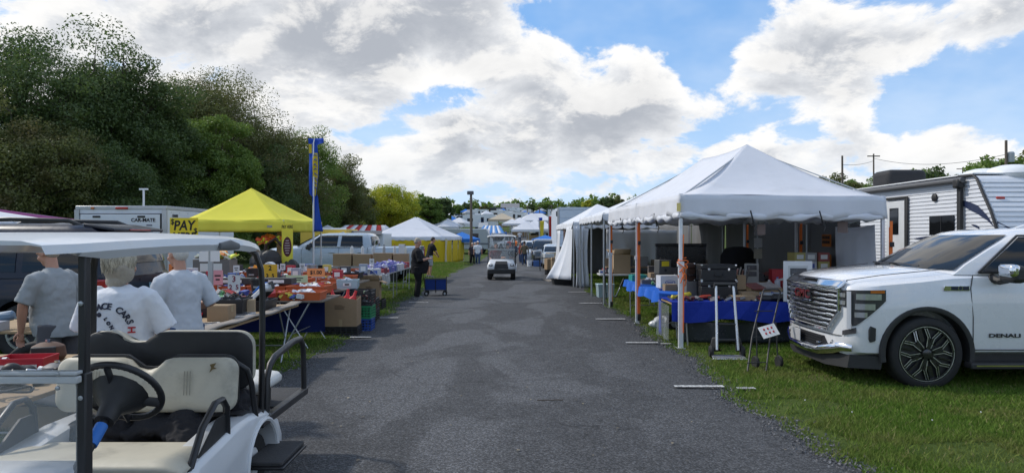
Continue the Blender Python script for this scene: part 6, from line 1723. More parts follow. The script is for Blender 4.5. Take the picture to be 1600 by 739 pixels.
def carton(label, loc, rz, size, pale=False, open_=False, group=None, prints=True, flaps=None):
 t = thing('cardboard_box', label, 'cardboard box', loc, rz, group)
 w, d, h = size; m = CARD2() if pale else CARD()
 if open_:
  put('body', (size, pale, 'o'), lambda: openbox(w, d, h, .008, 1.0), m, t)
  for k, (a, L, x, y) in enumerate(((0, w, 0, -d / 2), (PI, w, 0, d / 2), (PI / 2, d, w / 2, 0), (-PI / 2, d, -w / 2, 0))):
   tilt = (.5, .9, 1.2, .7)[k]
   put('flap', (L, tilt, pale), lambda: G().grid(lambda s, q: ((s - .5) * L * .98, -math.sin(tilt) * q * min(w, d) * .42, math.cos(tilt) * q * min(w, d) * .42 * (-1 if tilt > 1.1 else 1)), 1, 3), m, t, (x, y, h - .004), a).modifiers.new('solid', 'SOLIDIFY').thickness = .005
 else:
  put('body', (size, pale), lambda: G().bb(-w / 2, w / 2, -d / 2, d / 2, 0, h), m, t, bevel=.006)
  put('tape', (size,), lambda: G().bb(-w / 2 - .002, w / 2 + .002, -.025, .025, h - .08, h + .003), mat('parcel_tape', (.36, .27, .16), .3), t)
 if prints:
  g = lambda: G().bb(-w * .18, w * .10, -d / 2 - .003, -d / 2 + .001, h * .62, h * .64).bb(-w * .18, w * .14, -d / 2 - .003, -d / 2 + .001, h * .66, h * .68).bb(-w * .18, w * .06, -d / 2 - .003, -d / 2 + .001, h * .70, h * .72).bb(-w * .18, w * .12, -d / 2 - .003, -d / 2 + .001, h * .58, h * .60)
  stuff(put('print', (size,), g, mat('carton_print', (.13, .085, .05), .8), t))
 return t
def small_box(label, loc, rz, size, col, group=None, cat='box', name='retail_box', lab=True):
 t = thing(name, label, cat, loc, rz, group); w, d, h = size
 m = mat('box_%02d%02d%02d' % tuple(int(c * 99) for c in col), col, .5, var=.08)
 put('carton', (size,), lambda: G().bb(-w / 2, w / 2, -d / 2, d / 2, 0, h), m, t, bevel=.004)
 if lab: put('label', (size,), lambda: G().bb(-w * .3, w * .3, -d / 2 - .003, -d / 2, h * .25, h * .75), PAPER() if sum(col) < 1.2 else mat('label_blue', (.06, .10, .35), .5), t)
 return t
def bottle(label, loc, r, h, col, group=None, cap=(.5, .5, .5)):
 t = thing('bottle', label, 'bottle', loc, 0, group)
 put('flask', (r, h), lambda: G().lathe([(.001, 0), (r, 0), (r, h * .62), (r * .9, h * .70), (r * .38, h * .82), (r * .36, h * .9), (.001, h * .9)], 14), mat('bottle_%02d%02d%02d' % tuple(int(c * 99) for c in col), col, .25), t)
 put('cap', (r, h), lambda: G().lathe([(.001, h * .9), (r * .42, h * .9), (r * .42, h), (.001, h)], 12), mat('cap_%02d%02d%02d' % tuple(int(c * 99) for c in cap), cap, .4), t)
 return t
def table(label, x0, x1, y0, y1, h, topm, group=None, legm=None, th=.03, style='x', name='folding_table'):
 cx, cy = (x0 + x1) / 2, (y0 + y1) / 2; W, D = x1 - x0, y1 - y0
 t = thing(name, label, 'table', (cx, cy, gz(cx, cy)), 0, group)
 obj('table_top', G().bb(-W / 2, W / 2, -D / 2, D / 2, h - th, h), topm, t, bevel=.006)
 legm = legm or STEEL()
 along_x = W > D
 L = max(W, D); sD = min(W, D) / 2 - .06
 for e in (-1, 1):
  for q in (-1, 1):
   a = e * (L / 2 - .22); b_ = e * (L / 2 - (.62 if style == 'x' else .26))
   p0 = (a, q * sD, h - th) if along_x else (q * sD, a, h - th)
   p1 = (b_, q * sD, 0) if along_x else (q * sD, b_, 0)
   obj('leg', G().tube([p0, p1], .013, 8), legm, t)
   if style == 'x':
    p2 = (e * (L / 2 - .70), q * sD, h - th) if along_x else (q * sD, e * (L / 2 - .70), h - th); p3 = (e * (L / 2 - .25), q * sD, 0) if along_x else (q * sD, e * (L / 2 - .25), 0)
    obj('leg', G().tube([p2, p3], .011, 8), legm, t)
  b_ = e * (L / 2 - (.50 if style == 'x' else .25)); z = .22
  obj('leg_brace', G().tube([(b_, -sD, z), (b_, sD, z)] if along_x else [(-sD, b_, z), (sD, b_, z)], .010, 8), legm, t)
 return t
def price_sign(label, loc, size, col, lines, parent_stick=True, ink=None, group=None):
 t = thing('price_sign', label, 'sign', loc, R(rnd.uniform(-8, 8)), group); w, h = size
 obj('card', G().bb(-w / 2, w / 2, -.003, .003, .10, .10 + h), mat('card_%02d%02d%02d' % tuple(int(c * 99) for c in col), col, .7, var=.04), t)
 for i, (s, sz, dx_) in enumerate(lines):
  if not s: [obj('ink_line', G().bb(-w * q, w * q, -.006, -.003, .10 + h * v_, .10 + h * v_ + h * .10), ink or INK(), t) for q, v_ in ((.30, .58), (.2, .32))]; continue
  text('lettering', s, sz, ink or INK(), t, (dx_, -.006, .10 + h - (i + .5) * h / len(lines)), (R(90), 0, 0), bold=.002)
 obj('stick', G().bb(-.008, .008, .004, .012, 0, .12), STEEL(), t)
 return t

# ------------------------------------------------------------------ left side: front tables
GF = 'items on the front plywood table'
t0 = table('plywood topped table at the far left, nearest the camera', -4.7, -2.99, 3.5, 6.05, .75, WOOD(), 'plywood tables of the left stall')
t1 = table('plywood topped trestle table along the lane behind the parked golf cart', -4.75, -3.15, 7.35, 10.5, .75, WOOD(), 'plywood tables of the left stall')
t2 = table('plywood topped table at the left edge behind the person in grey', -7.6, -4.95, 7.5, 8.6, .75, WOOD(), 'plywood tables of the left stall')
# plank laid on top, warped edge
pk = thing('plank', 'thin loose grey plank lying along the lane edge of the trestle table', 'plank', (-3.20, 8.95, .752))
obj('board', G().grid(lambda s, q: ((q - .5) * .16 + .02 * math.sin(3 * s), (s - .5) * 3.2, .012 + .012 * math.sin(7 * s) + .01 * math.sin(19 * s)), 30, 3), mat('plank_grey', (.24, .21, .18), .8, var=.25), pk).modifiers.new('solid', 'SOLIDIFY').thickness = .018
def flat_book(label, loc, rz, size, col, cat='magazine'):
 t = thing('magazine', label, cat, loc, rz, 'framed pictures and magazines on the trestle table'); w, d, h = size
 obj('cover', G().bb(-w / 2, w / 2, -d / 2, d / 2, 0, h), mat('cover_%02d%02d%02d' % tuple(int(c * 99) for c in col), col, .25, var=.3, vscale=14), t, bevel=.003)
 obj('picture', G().bb(-w * .36, w * .36, -d * .38, d * .28, h, h + .002), mat('picture_dark', (.06, .065, .075), .3, var=.9, vscale=16), t)
 return t
flat_book('framed black and white picture lying nearest the camera on the trestle table', (-3.35, 7.55, .76), .2, (.34, .26, .02), (.55, .57, .6))
flat_book('second framed picture lying behind the nearest one on the trestle table', (-3.62, 7.75, .76), -.3, (.30, .24, .02), (.35, .37, .4))
flat_book('pale folder lying beside the cardboard block on the trestle table', (-3.42, 8.0, .76), .5, (.26, .20, .015), (.6, .6, .58))
flat_book('silver framed picture at the lane end of the trestle table', (-3.33, 8.75, .775), .1, (.22, .5, .02), (.42, .44, .46))
carton('small upright cardboard piece on the trestle table', (-3.72, 8.1, .75), .4, (.16, .06, .24), True, prints=False, group=GF)
carton('brown cardboard box beside the upright piece on the trestle table', (-3.45, 8.45, .75), -.1, (.26, .2, .19), prints=False, group=GF)
carton('narrow pale box leaning at the lane side of the trestle table', (-3.32, 9.05, .77), .2, (.10, .08, .18), True, prints=False, group=GF)
# black open case with strapped goods
tray('black open bin holding dark parts on the trestle table', (-3.62, 9.0, .75), .1, (.50, .42, .22), 'black', 3, GF, 1, card=False)
tray('low black bin of straps at the far end of the trestle table', (-3.65, 9.75, .75), 0, (.66, .5, .14), 'black', 3, GF, 2, card=False)
g = G()
rr = random.Random(4)
for i in range(16):
 a = rr.uniform(0, 6.28); c = Vector((rr.uniform(-.25, .25), rr.uniform(-.16, .16), rr.uniform(.02, .12)))
 g.tube([c + Vector((math.cos(a + q) * .09, math.sin(a + q) * .09, .03 * math.sin(3 * q))) for q in np.linspace(0, 4, 9)], .012, 6)
o = obj('strap_heap', g, mat('tools_black', (.018, .018, .02), .6), loc=(-3.75, 10.1, .80)); stuff(tag(o, 'tangled heap of black straps at the far end of the trestle table', 'straps'))
# red rag
g = G().grid(lambda s, q: ((s - .5) * .48, (q - .5) * .34, .10 * math.exp(-((s - .5) ** 2 + (q - .45) ** 2) * 7) + .025 * math.sin(9 * s + 6 * q) + .02 * math.sin(17 * q - 5 * s) + .03), 26, 20)
tag(obj('red_cloth', g, fabric('cloth_red', (.45, .02, .025), .02, bump=.4), loc=(-4.05, 8.7, .75)), 'crumpled red cloth on the trestle table', 'cloth'); bpy.context.scene.collection.objects['red_cloth'].modifiers.new('solid', 'SOLIDIFY').thickness = .004
# blue and white electric tool lying tilted
bt_ = thing('power_tool', 'blue and white hand tool tilted on the straps of the trestle table', 'power tool', (-3.42, 9.75, .93), R(-35))
obj('shell', G().box((0, 0, .05), (.40, .15, .10), rot=(0, R(-32), 0)), mat('tool_white', (.62, .64, .66), .35), bt_, bevel=.03, seg=3)
obj('blue_panel', G().box((-.03, 0, .115), (.28, .12, .03), rot=(0, R(-32), 0)), mat('tool_blue', (.03, .16, .55), .35), bt_, bevel=.012)
obj('base_plate', G().box((-.05, 0, -.03), (.42, .17, .02), rot=(0, R(-32), 0)), BLACKP(), bt_, bevel=.006)
obj('grip', G().tube([(.10, 0, .17), (.20, 0, .20), (.24, 0, .12)], .022, 8), BLACKP(), bt_)
# round black lid / cap
o = thing('drum_lid', 'round dark lid lying on the trestle table', 'lid', (-3.95, 9.45, .90)); obj('disc', G().lathe([(.001, 0), (.23, 0), (.24, .012), (.22, .025), (.001, .03)], 28), mat('lid_grey', (.10, .10, .11), .5), o); obj('rim', G().lathe([(.235, .0), (.245, 0), (.245, .03), (.235, .03), (.235, 0)], 28), BLACKP(), o)
# white pole with a paper notice
nt = thing('notice_post', 'grey post with two paper notices standing on the trestle table', 'notice post', (-3.92, 9.25, 0)); obj('post', G().bb(-.028, .028, -.02, .02, .0, 1.62), STEEL(), nt)
for dx_, w_ in ((-.075, .12), (.07, .12)): obj('notice', G().box((dx_, -.03, 1.52), (w_, .004, .19)), PAPER(), nt)
# --- left edge table goods
rb = thing('drinks_tray', 'red cardboard drinks tray on the nearest left table', 'cardboard tray', (-3.62, 5.30, .75), R(8), None)
put('tray_body', ('rt',), lambda: openbox(.34, .24, .11, .005, 1.0), mat('red_card', (.45, .02, .035), .5), rb)
for s in (-1, 1): obj('print', G().bb(s * .08 - .05, s * .08 + .05, -.123, -.121, .035, .065), PAPER(), rb)
def lump(name, label, cat, c, r, m, seed, n=5, group=None):
 q = random.Random(seed); g = G()
 for i in range(n): g.ell((q.uniform(-1, 1) * r[0] * .6, q.uniform(-1, 1) * r[1] * .5, r[2] * q.uniform(.4, .8)), tuple(a * q.uniform(.4, .7) for a in r), 12, 8, (q.uniform(-.4, .4), 0, q.uniform(-1, 1)))
 o = obj(name, g, m, loc=c); remesh(o, .012, 3); tag(o, label, cat, group); return o
lump('leather_pouch', 'black leather pouch in front of the red drinks tray', 'pouch', (-3.50, 5.05, .75), (.12, .09, .08), BLACKP(), 3)
def long_tool(label, p0, p1, r, m, hm, name='hand_tool', cat='tool'):
 t = thing(name, label, cat, p0, 0, 'tools on the left tables'); d = Vector(p1) - Vector(p0)
 obj('shaft', G().tube([(0, 0, 0), d * .55], r, 8), m, t); obj('handle', G().tube([d * .5, d * .6, d * .95, d], [r * 1.2, r * 1.9, r * 1.8, r * 1.2], 10), hm, t)
 obj('head', G().box((0, 0, 0), (.07, .05, .05), rot=(.3, .2, .5)), m, t, bevel=.01); return t
long_tool('long silver torque wrench pointing over the left table', (-3.35, 4.95, .80), (-3.05, 5.5, .88), .016, STEEL(), BLACKP())
long_tool('short chrome tool lying behind the long wrench', (-3.15, 5.35, .80), (-2.98, 5.7, .85), .02, CHROME(), BLACKP())
long_tool('white cylinder tool with black collar lying on the left rear table', (-5.35, 7.75, .84), (-5.02, 7.9, .86), .035, BLACKP(), mat('tool_white', (.62, .64, .66), .35))
long_tool('blue handled tool on the left rear table edge', (-5.75, 7.62, .84), (-5.40, 7.72, .90), .03, mat('tool_blue', (.03, .16, .55), .35), mat('tool_blue_grey', (.12, .18, .25), .5))
carton('flat cardboard piece on the left rear table', (-5.15, 7.62, .75), .5, (.2, .16, .05), True, prints=False)
small_box('shallow silver box at the edge of the left rear table', (-5.62, 7.55, .75), .1, (.44, .18, .10), (.32, .33, .35), lab=False)
carton('low brown carton under the chrome tool on the left table', (-3.18, 5.55, .75), .2, (.32, .22, .06), prints=False)
small_box('white plastic case at the back of the nearest left table', (-2.99 - .12, 5.88, .75), .2, (.2, .2, .12), (.55, .56, .58), lab=False)
lump('camera_pack', 'dark blue and silver gadget beside the chrome tool', 'gadget', (-3.32, 5.72, .75), (.11, .09, .13), mat('gadget_dark', (.03, .04, .06), .3), 8)
heapg = heap(70, 1.2, 1.0, .07, 11, .03, .16, .5)
o = obj('loose_tools', heapg, MIXES[3], loc=(-3.75, 4.35, .76)); stuff(tag(o, 'scatter of loose dark and metal tools on the nearest left table', 'tools'))
o = obj('loose_tools', heap(40, .9, .5, .06, 12, .03, .12, .5), MIXES[3], loc=(-4.3, 5.4, .76)); stuff(tag(o, 'scatter of small parts at the back of the nearest left table', 'parts'))
o = obj('grey_cylinder', G().tube([(-.14, 0, .07), (-.12, 0, .07), (.1, .05, .07), (.13, .06, .07)], [.04, .065, .065, .03], 14), mat('motor_grey', (.16, .17, .19), .4), loc=(-3.15, 3.95, .75)); tag(o, 'grey motor cylinder lying at the near end of the left table', 'motor')
ND = ['round cast machine part nearest the red drinks tray', 'dark gearbox part left of the red drinks tray', 'greasy black motor part behind the red drinks tray', 'dark metal housing at the lane edge of the nearest left table', 'rusty bracket lump in the middle of the nearest left table', 'black finned part at the left end of the nearest table', 'small dark casting at the back corner of the nearest left table', 'oily pump part by the long wrench']
for i, (x, y, r_) in enumerate(((-3.95, 5.25, .13), (-4.25, 5.1, .16), (-3.75, 5.75, .13), (-3.2, 5.0, .10), (-3.6, 4.6, .12), (-4.45, 4.7, .17), (-4.4, 5.85, .13), (-3.3, 4.65, .09))):
 t = thing('machine_part', ND[i], 'machine part', (x, y, .75), i * .9, 'dark machine parts on the nearest left table')
 m_ = [BLACKP(), STEEL(), mat('rust_metal', (.10, .05, .03), .7, var=.4), mat('cast_grey', (.12, .12, .125), .55, metal=.3)][i % 4]
 obj('housing', G().lathe([(.001, 0), (r_ * .8, 0), (r_, r_ * .3), (r_ * .9, r_ * .9), (r_ * .5, r_ * 1.1), (.001, r_ * 1.15)], 14), m_, t, bevel=.006)
 obj('shaft', G().tube([(0, 0, r_ * .5), (r_ * 1.6, r_ * .2, r_ * .6)], r_ * .22, 10), STEEL(), t)
 obj('flange', G().box((-r_ * .7, 0, r_ * .5), (r_ * .5, r_ * 1.3, r_ * .9)), BLACKP(), t, bevel=.01)
 obj('bolt', G().lathe([(.001, r_ * 1.1), (r_ * .16, r_ * 1.1), (r_ * .16, r_ * 1.3), (.001, r_ * 1.3)], 6), CHROME(), t)
# steering arm cable coil
for k, (c, r_) in enumerate((((-3.3, 4.25, .80), .12), ((-3.08, 4.4, .79), .09))):
 o = obj('cable_coil', G().tube([Vector(c) + Vector((math.cos(a) * r_ * (1 + .15 * math.sin(2.3 * a)), math.sin(a) * r_, .012 * math.sin(1.7 * a) + a * .002)) for a in np.linspace(0, 16, 60)], .007, 6), BLACKP()); tag(o, ['larger black cable coil on the nearest left table', 'smaller black cable coil on the nearest left table'][k], 'cable', 'cable coils')
# grey tarpaulin draped low between the tables, and a wheel leaning there
g = G().grid(lambda s, q: (-5.9 + 2.2 * s, 6.2 + .8 * q, .50 + .10 * math.sin(3 * s) - .25 * s ** 2 + .02 * math.sin(15 * s + 9 * q) - .2 * (1 - q) ** 2 * .5), 30, 14)
o = obj('tarpaulin', g, fabric('tarp_grey', (.075, .08, .088), 0)); tag(o, 'dark grey tarpaulin sloping behind the red drinks tray', 'tarpaulin'); o.modifiers.new('solid', 'SOLIDIFY').thickness = .006
o = obj('tarp_stand', G().bb(-5.8, -4.0, 6.4, 6.9, 0, .22), WOOD()); tag(o, 'low wooden stand under the grey tarpaulin', 'stand')
wh = thing('car_wheel', 'loose wheel with silver blue hub leaning under the left rear table', 'wheel', (-4.95, 7.45, .0), R(12))
w_ = obj('tyre', tyre(.33, .2, .22), RUBBER(), wh, smooth=50); w_.location = (0, 0, .33)
g = G()
for k in range(5):
 a = k * 2 * PI / 5; g._bar((math.cos(a) * .05, -.08, math.sin(a) * .05), (math.cos(a) * .21, -.07, math.sin(a) * .21), .07, .03)
g.lathe([(.001, -.11), (.055, -.11), (.06, -.06), (.001, -.06)], 16, axis='y'); obj('rim', g, CHROME(), wh).location = (0, 0, .33)

# ------------------------------------------------------------------ left side: the tool stall of trays
BLUE_SK = lambda: fabric('skirt_blue', (.012, .022, .11), 0, bump=.4)
rows_ = [('front', 11.35, -2.98, 9, .75, .0), ('second', 11.95, -3.0, 9, .80, .2), ('third', 13.35, -3.25, 8, .76, .1), ('fourth', 13.95, -3.2, 9, .80, .3), ('fifth', 15.6, -3.35, 8, .77, .2), ('sixth', 16.2, -3.4, 8, .81, .0), ('seventh', 18.1, -3.9, 7, .80, .1)]
for k, (x0, x1, y0, y1) in enumerate(((-8.2, -2.95, 11.08, 12.25), (-8.0, -3.15, 13.08, 14.25), (-8.0, -3.3, 15.3, 16.5), (-8.2, -3.75, 17.8, 18.5))):
 nm = ['first', 'second', 'third', 'rearmost'][k]
 table(nm + ' long table across the tool stall, counted from the camera', x0, x1, y0, y1, .75, mat('table_brown', (.17, .14, .11), .7, var=.2), 'long tables of the tool stall')
 s = obj('table_skirt', curtain((x0 + .1, y1 - .1), (x1 - .25, y1 - .1), .12, .70, .03, 3, seed=k), BLUE_SK()); tag(s, 'dark blue skirt cloth under the ' + nm + ' long table', 'table skirt', 'dark blue table skirts')
GT_ = 'parts trays of the tool stall'
WORDS = [('white packets', 0), ('orange packets', 1), ('mixed coloured packets', 2), ('dark tools', 3)]
for (nm, y, xr, n, z, off) in rows_:
 for i in range(n):
  w = .60
  x = xr - .34 - i * .655 - off * .3
  if nm in ('front', 'second') and i >= 6 and y < 12 and x < -6.9: continue
  q = (i * 5 + int(y * 10)) % 7
  col = 'black' if (i + int(y)) % 6 == 4 else 'orange'
  what, mx_ = WORDS[0] if q in (0, 1, 5) else WORDS[1] if q in (2, 4) else WORDS[2] if q == 3 else WORDS[3]
  place = ['at the lane end of', 'next to the lane end of', 'third from the lane in', 'fourth from the lane in', 'fifth from the lane in', 'sixth from the lane in', 'seventh from the lane in', 'eighth from the lane in', 'ninth from the lane in'][i]
  tray('%s tray of %s, %s the %s row of trays' % (col, what, place, nm), (x, y + rnd.uniform(-.02, .02), z), R(rnd.uniform(-3, 3)), (w, .46, .13), col, mx_, GT_, i + int(y), card=(nm in ('front', 'second', 'fourth')))
for k, (x, y, z, w, d, mx_, lab) in enumerate(((-4.9, 11.12, .76, 3.6, .12, 2, 'loose packets along the front edge of the first long table'), (-5.2, 12.28, .78, 4.2, .22, 0, 'loose white packets behind the second row of trays'), (-5.4, 13.12, .78, 4.2, .2, 2, 'loose packets along the front edge of the second long table'), (-5.4, 14.3, .80, 4.2, .2, 3, 'loose dark tools behind the fourth row of trays'), (-5.5, 15.25, .78, 4.2, .2, 2, 'loose packets along the front edge of the third long table'), (-5.6, 16.5, .82, 4.2, .2, 0, 'loose white packets behind the sixth row of trays'), (-4.3, 7.9, .76, .7, .8, 3, 'loose tools at the near end of the trestle table'), (-4.2, 9.6, .76, .8, 1.6, 2, 'mixed packets along the far side of the trestle table'), (-3.72, 20.6, .86, .6, 4.6, 4, 'loose blue and white packets on top of the second vendor boxes'))):
 o = obj('loose_packets', heap(110, w, d, .13, 40 + k, .04, .15, .5), MIXES[mx_], loc=(x, y, z)); stuff(tag(o, lab, 'packets'))
# raised black tool cases behind the front row
for i in range(4):
 small_box('black tool case %s on the second long table' % ['nearest the lane', 'second from the lane', 'third from the lane', 'furthest from the lane'][i], (-4.05 - i * .72, 12.75 - .55, .94), 0, (.62, .30, .10), (.03, .03, .032), 'black tool cases', 'tool case', 'tool_case')
# cards and price signs
sg = 'price cards of the tool stall'
price_sign('white price sign with a 3 over 2 and 5 at the front row', (-4.32, 11.05, .80), (.20, .25), (.62, .62, .62), [('3', .13, 0), ('2  5', .10, 0)], ink=mat('ink_maroon', (.20, .02, .05), .7), group=sg)
price_sign('orange yellow price sign with a 2 over 3 and 5 behind the front row', (-4.42, 13.0, .86), (.25, .28), (.75, .42, .03), [('2', .12, 0), ('3  5', .10, 0)], group=sg)
price_sign('pale green price sign on the second row', (-3.95, 13.05, .80), (.40, .14), (.62, .66, .40), [('', .09, 0)], group=sg)
price_sign('orange price sign on the fourth row near the lane', (-3.75, 13.6, .88), (.34, .16), (.75, .28, .10), [('$1.00', .10, 0)], group=sg)
price_sign('pink price card left of the white price sign', (-4.80, 11.6, .86), (.16, .24), (.70, .33, .36), [('', .1, 0)], group=sg)
price_sign('pale blue price card far left in the front row', (-5.45, 11.05, .80), (.42, .14), (.30, .52, .62), [('', .08, 0)], group=sg)
price_sign('orange price card at the left of the fourth row', (-6.45, 13.7, .92), (.34, .2), (.75, .24, .06), [('', .1, 0)], group=sg)
for i, (x, y, z) in enumerate(((-5.35, 13.8, .95), (-4.85, 13.9, .95), (-5.0, 15.5, .92), (-4.6, 15.6, .92), (-3.55, 18.0, .95))):
 price_sign('small white price card %s' % ['left of the black bucket in the fourth row', 'right of the black bucket in the fourth row', 'at the left of the fifth row', 'at the middle of the fifth row', 'at the lane end of the rear row'][i], (x, y, z), (.12, .14), (.64, .64, .64), [('', .07, 0)], group=sg)
def bucket(label, loc, r, h, m, group='buckets'):
 t = thing('bucket', label, 'bucket', loc, 0, group)
 obj('pail', G().lathe([(.001, 0), (r * .82, 0), (r, h * .94), (r * 1.05, h * .94), (r * 1.05, h), (r * .96, h), (r * .80, .02), (.001, .02)], 24), m, t, smooth=40)
 obj('print', G().bb(-r * .35, r * .35, -r * .96, -r * .90, h * .40, h * .52), mat('print_grey', (.35, .35, .35), .6), t)
 return t
bucket('black bucket standing in the front row by the lane', (-3.98, 11.2, .86), .135, .22, BLACKP()); bucket('black bucket at the back of the fourth row', (-5.1, 14.05, .90), .15, .22, BLACKP())
bucket('black bucket beside the flag pole on the rear table', (-4.75, 18.0, .80), .16, .22, BLACKP());
bucket('silver paint tin in the fifth row', (-4.35, 15.45, .90), .11, .24, STEEL())
# grey case with high visibility goods, at the back left under the yellow canopy
small_box('large grey case piled with high visibility vests under the yellow canopy', (-6.55, 15.7, .90), 0, (.80, .45, .35), (.16, .15, .14), None, 'case', 'storage_case')
o = obj('safety_vests', heap(34, .8, .45, .12, 5, .08, .22, .35), multi_material('hi_vis', [(.75, .22, .03), (.65, .70, .05), (.75, .30, .03), (.60, .62, .5)]), loc=(-6.55, 15.7, 1.26)); stuff(tag(o, 'heap of orange and yellow safety vests on the grey case', 'safety vests'))
o = obj('safety_vests', heap(24, .55, .2, .25, 6, .07, .2, .35), multi_material('hi_vis_b', [(.75, .22, .03), (.70, .10, .03), (.65, .70, .05)]), loc=(-6.0, 17.6, 1.52)); stuff(tag(o, 'orange safety vests hung under the yellow canopy edge', 'safety vests'))
o = obj('safety_vests', heap(20, .5, .3, .10, 7, .06, .16, .35), bpy.data.materials['hi_vis'], loc=(-5.75, 16.2, .95)); stuff(tag(o, 'small heap of yellow and orange vests right of the grey case', 'safety vests'))
# dark heap of hanging bags and hoses at the tent pole, plywood upright behind
pl = thing('plywood_sheet', 'upright plywood sheet under the right corner of the yellow canopy', 'plywood sheet', (-5.95, 18.6, 0)); obj('sheet', G().box((0, 0, 1.15), (.42, .03, 2.2), rot=(R(-4), 0, 0)), WOOD(), pl)
o = obj('hose_bundle', G().tube([(-.35, 0, .1), (-.3, .0, .6), (-.05, -.05, .75), (.15, 0, .5), (.25, .02, .1), (.1, -.05, -.1)], .045, 8), mat('hose_brown', (.05, .03, .02), .6), loc=(-5.75, 17.5, .95)); tag(o, 'brown hose arching over the tools under the yellow canopy', 'hose')
lump('tool_bag', 'black tool bags heaped under the yellow canopy corner', 'bag', (-5.95, 17.2, .8), (.4, .25, .45), BLACKP(), 21, 8)
lump('tool_bag', 'black gloves and bags right of the heaped tool bags', 'bag', (-5.45, 17.3, .8), (.22, .2, .28), BLACKP(), 22, 6)
ai = thing('air_pump', 'white and black round pump in the fifth row', 'pump', (-5.35, 15.7, .95)); obj('drum', G().lathe([(.001, -.1), (.11, -.1), (.12, -.06), (.12, .1), (.001, .1)], 20, axis='y', c=(0, 0, .12)), mat('tool_white', (.62, .64, .66), .35), ai); obj('port', G().lathe([(.001, -.13), (.06, -.13), (.06, -.09), (.001, -.09)], 16, axis='y', c=(0, 0, .12)), BLACKP(), ai); obj('stand', G().bb(-.18, .18, -.1, .1, -.04, .02), BLACKP(), ai)
# small red and clear packs on the right part of the rows
cols = [(.42, .03, .05), (.55, .57, .6), (.30, .34, .42), (.06, .06, .07), (.55, .45, .10), (.10, .16, .40)]
names = ['red', 'white', 'grey blue', 'black', 'yellow', 'blue']
for i in range(16):
 c = i % 6; x = -3.5 - .42 * (i % 8) + .05 * (i // 8); y = 14.55 if i < 8 else 16.75
 small_box('small %s pack standing %s behind the %s row' % (names[c], ['at the lane end', 'second from the lane', 'third from the lane', 'fourth from the lane', 'fifth from the lane', 'sixth from the lane', 'seventh from the lane', 'furthest from the lane'][i % 8], 'fourth' if i < 8 else 'sixth'), (x, y - .25, .90), R(rnd.uniform(-15, 15)), (.16 + .12 * rnd.random(), .12, .12 + .10 * rnd.random()), cols[c], 'small retail packs of the tool stall')
tray('clear storage box with blue lid at the lane end of the second long table', (-3.02, 13.1, .80), .1, (.36, .3, .16), 'clear', 0, GT_, 3)
# crates and cartons beside the lane
gc = 'plastic crates beside the lane'
crate('wide black crate under the big cardboard box of red funnels', (-3.02, 12.72, .0), .04, 'black', gc, (.60, .44, .17))
bc = carton('big open cardboard box holding red funnels beside the lane', (-3.02, 12.70, .17), .03, (.57, .42, .52), open_=False)
for ch in list(bc.children):
 if ch.name.startswith(('body', 'tape')): bpy.data.objects.remove(ch)
def funnelbox():
 w, d = .57, .42
 z = lambda x, y: .56 if x < 0 and y < 0 else .47 if y < 0 else .50
 g = G(); c4 = [(-w / 2, -d / 2), (w / 2, -d / 2), (w / 2, d / 2), (-w / 2, d / 2)]
 return g.loft([[(x, y, 0) for x, y in c4], [(x, y, z(x, y)) for x, y in c4], [(x * .97, y * .97, z(x, y)) for x, y in c4], [(x * .97, y * .97, .02) for x, y in c4]])
obj('body', funnelbox(), CARD(), bc); obj('tape', G().bb(-.03, .03, -.214, -.20, 0, .12), mat('parcel_tape', (.36, .27, .16), .3), bc)
RED = lambda: mat('funnel_red', (.62, .03, .035), .35, var=.04, transl=.1)
for i, (x, y, z, tx_) in enumerate(((-3.16, 12.68, .58, -.25), (-2.96, 12.74, .56, .1), (-2.86, 12.66, .55, .35))):
 f = thing('funnel', '%s red plastic funnel standing in the big cardboard box' % ['left', 'middle', 'right'][i], 'funnel', (x, y, z), 0, 'red funnels in the box')
 o = obj('cone', G().lathe([(.14, -.02), (.135, 0), (.03, .15), (.022, .25), (.016, .25), (.022, .15), (.125, .0), (.14, -.02)], 20), RED(), f, smooth=40); o.rotation_euler = (0, tx_, 0)
 o = obj('sticker', G().box((0, -.085, .055), (.05, .004, .05), rot=(R(-40), 0, 0)), PAPER(), f)
stack = [(-2.78, 13.32, ['blue', 'green', 'black']), (-2.98, 13.72, ['black', 'black', 'black']), (-2.93, 14.12, ['black', 'black', 'black']), (-2.98, 14.52, ['black', 'black']), (-3.0, 14.95, ['black', 'black'])]
for k, (x, y, cs) in enumerate(stack):
 for j, c in enumerate(cs):
  top = j == len(cs) - 1
  crate('%s crate, %s of the %s crate stack along the lane' % (c, ['bottom', 'second', 'top'][j if not top else 2], ['first', 'second', 'third', 'fourth', 'fifth'][k]), (x, y, .235 * j), R(rnd.uniform(-3, 3)), c, gc, (.36, .38, .23), fill=(3 if top else None))
for i, (x, y, z, c, w) in enumerate(((-2.805, 13.5, .60, (.45, .58, .35), .14), (-2.78, 14.0, .55, (.22, .50, .62), .13))):
 n_ = obj('paper_notice', G().box((x, y, z), (.004, w, .24)), mat('notice_%d' % i, c, .7)); tag(n_, ['pale green paper notice taped to the crate stack', 'pale blue paper notice taped to the crate stack'][i], 'notice', 'paper notices on the crates')
crate('low black crate under the second cardboard box', (-3.42, 17.3, 0), 0, 'black', gc, (.62, .5, .22))
carton('open cardboard box of black goods on the low crate by the lane', (-3.44, 17.28, .22), .06, (.48, .40, .46), open_=True)
lump('glove_heap', 'black gloves heaped in the open cardboard box by the lane', 'gloves', (-3.44, 17.28, .56), (.26, .2, .2), BLACKP(), 31, 7)

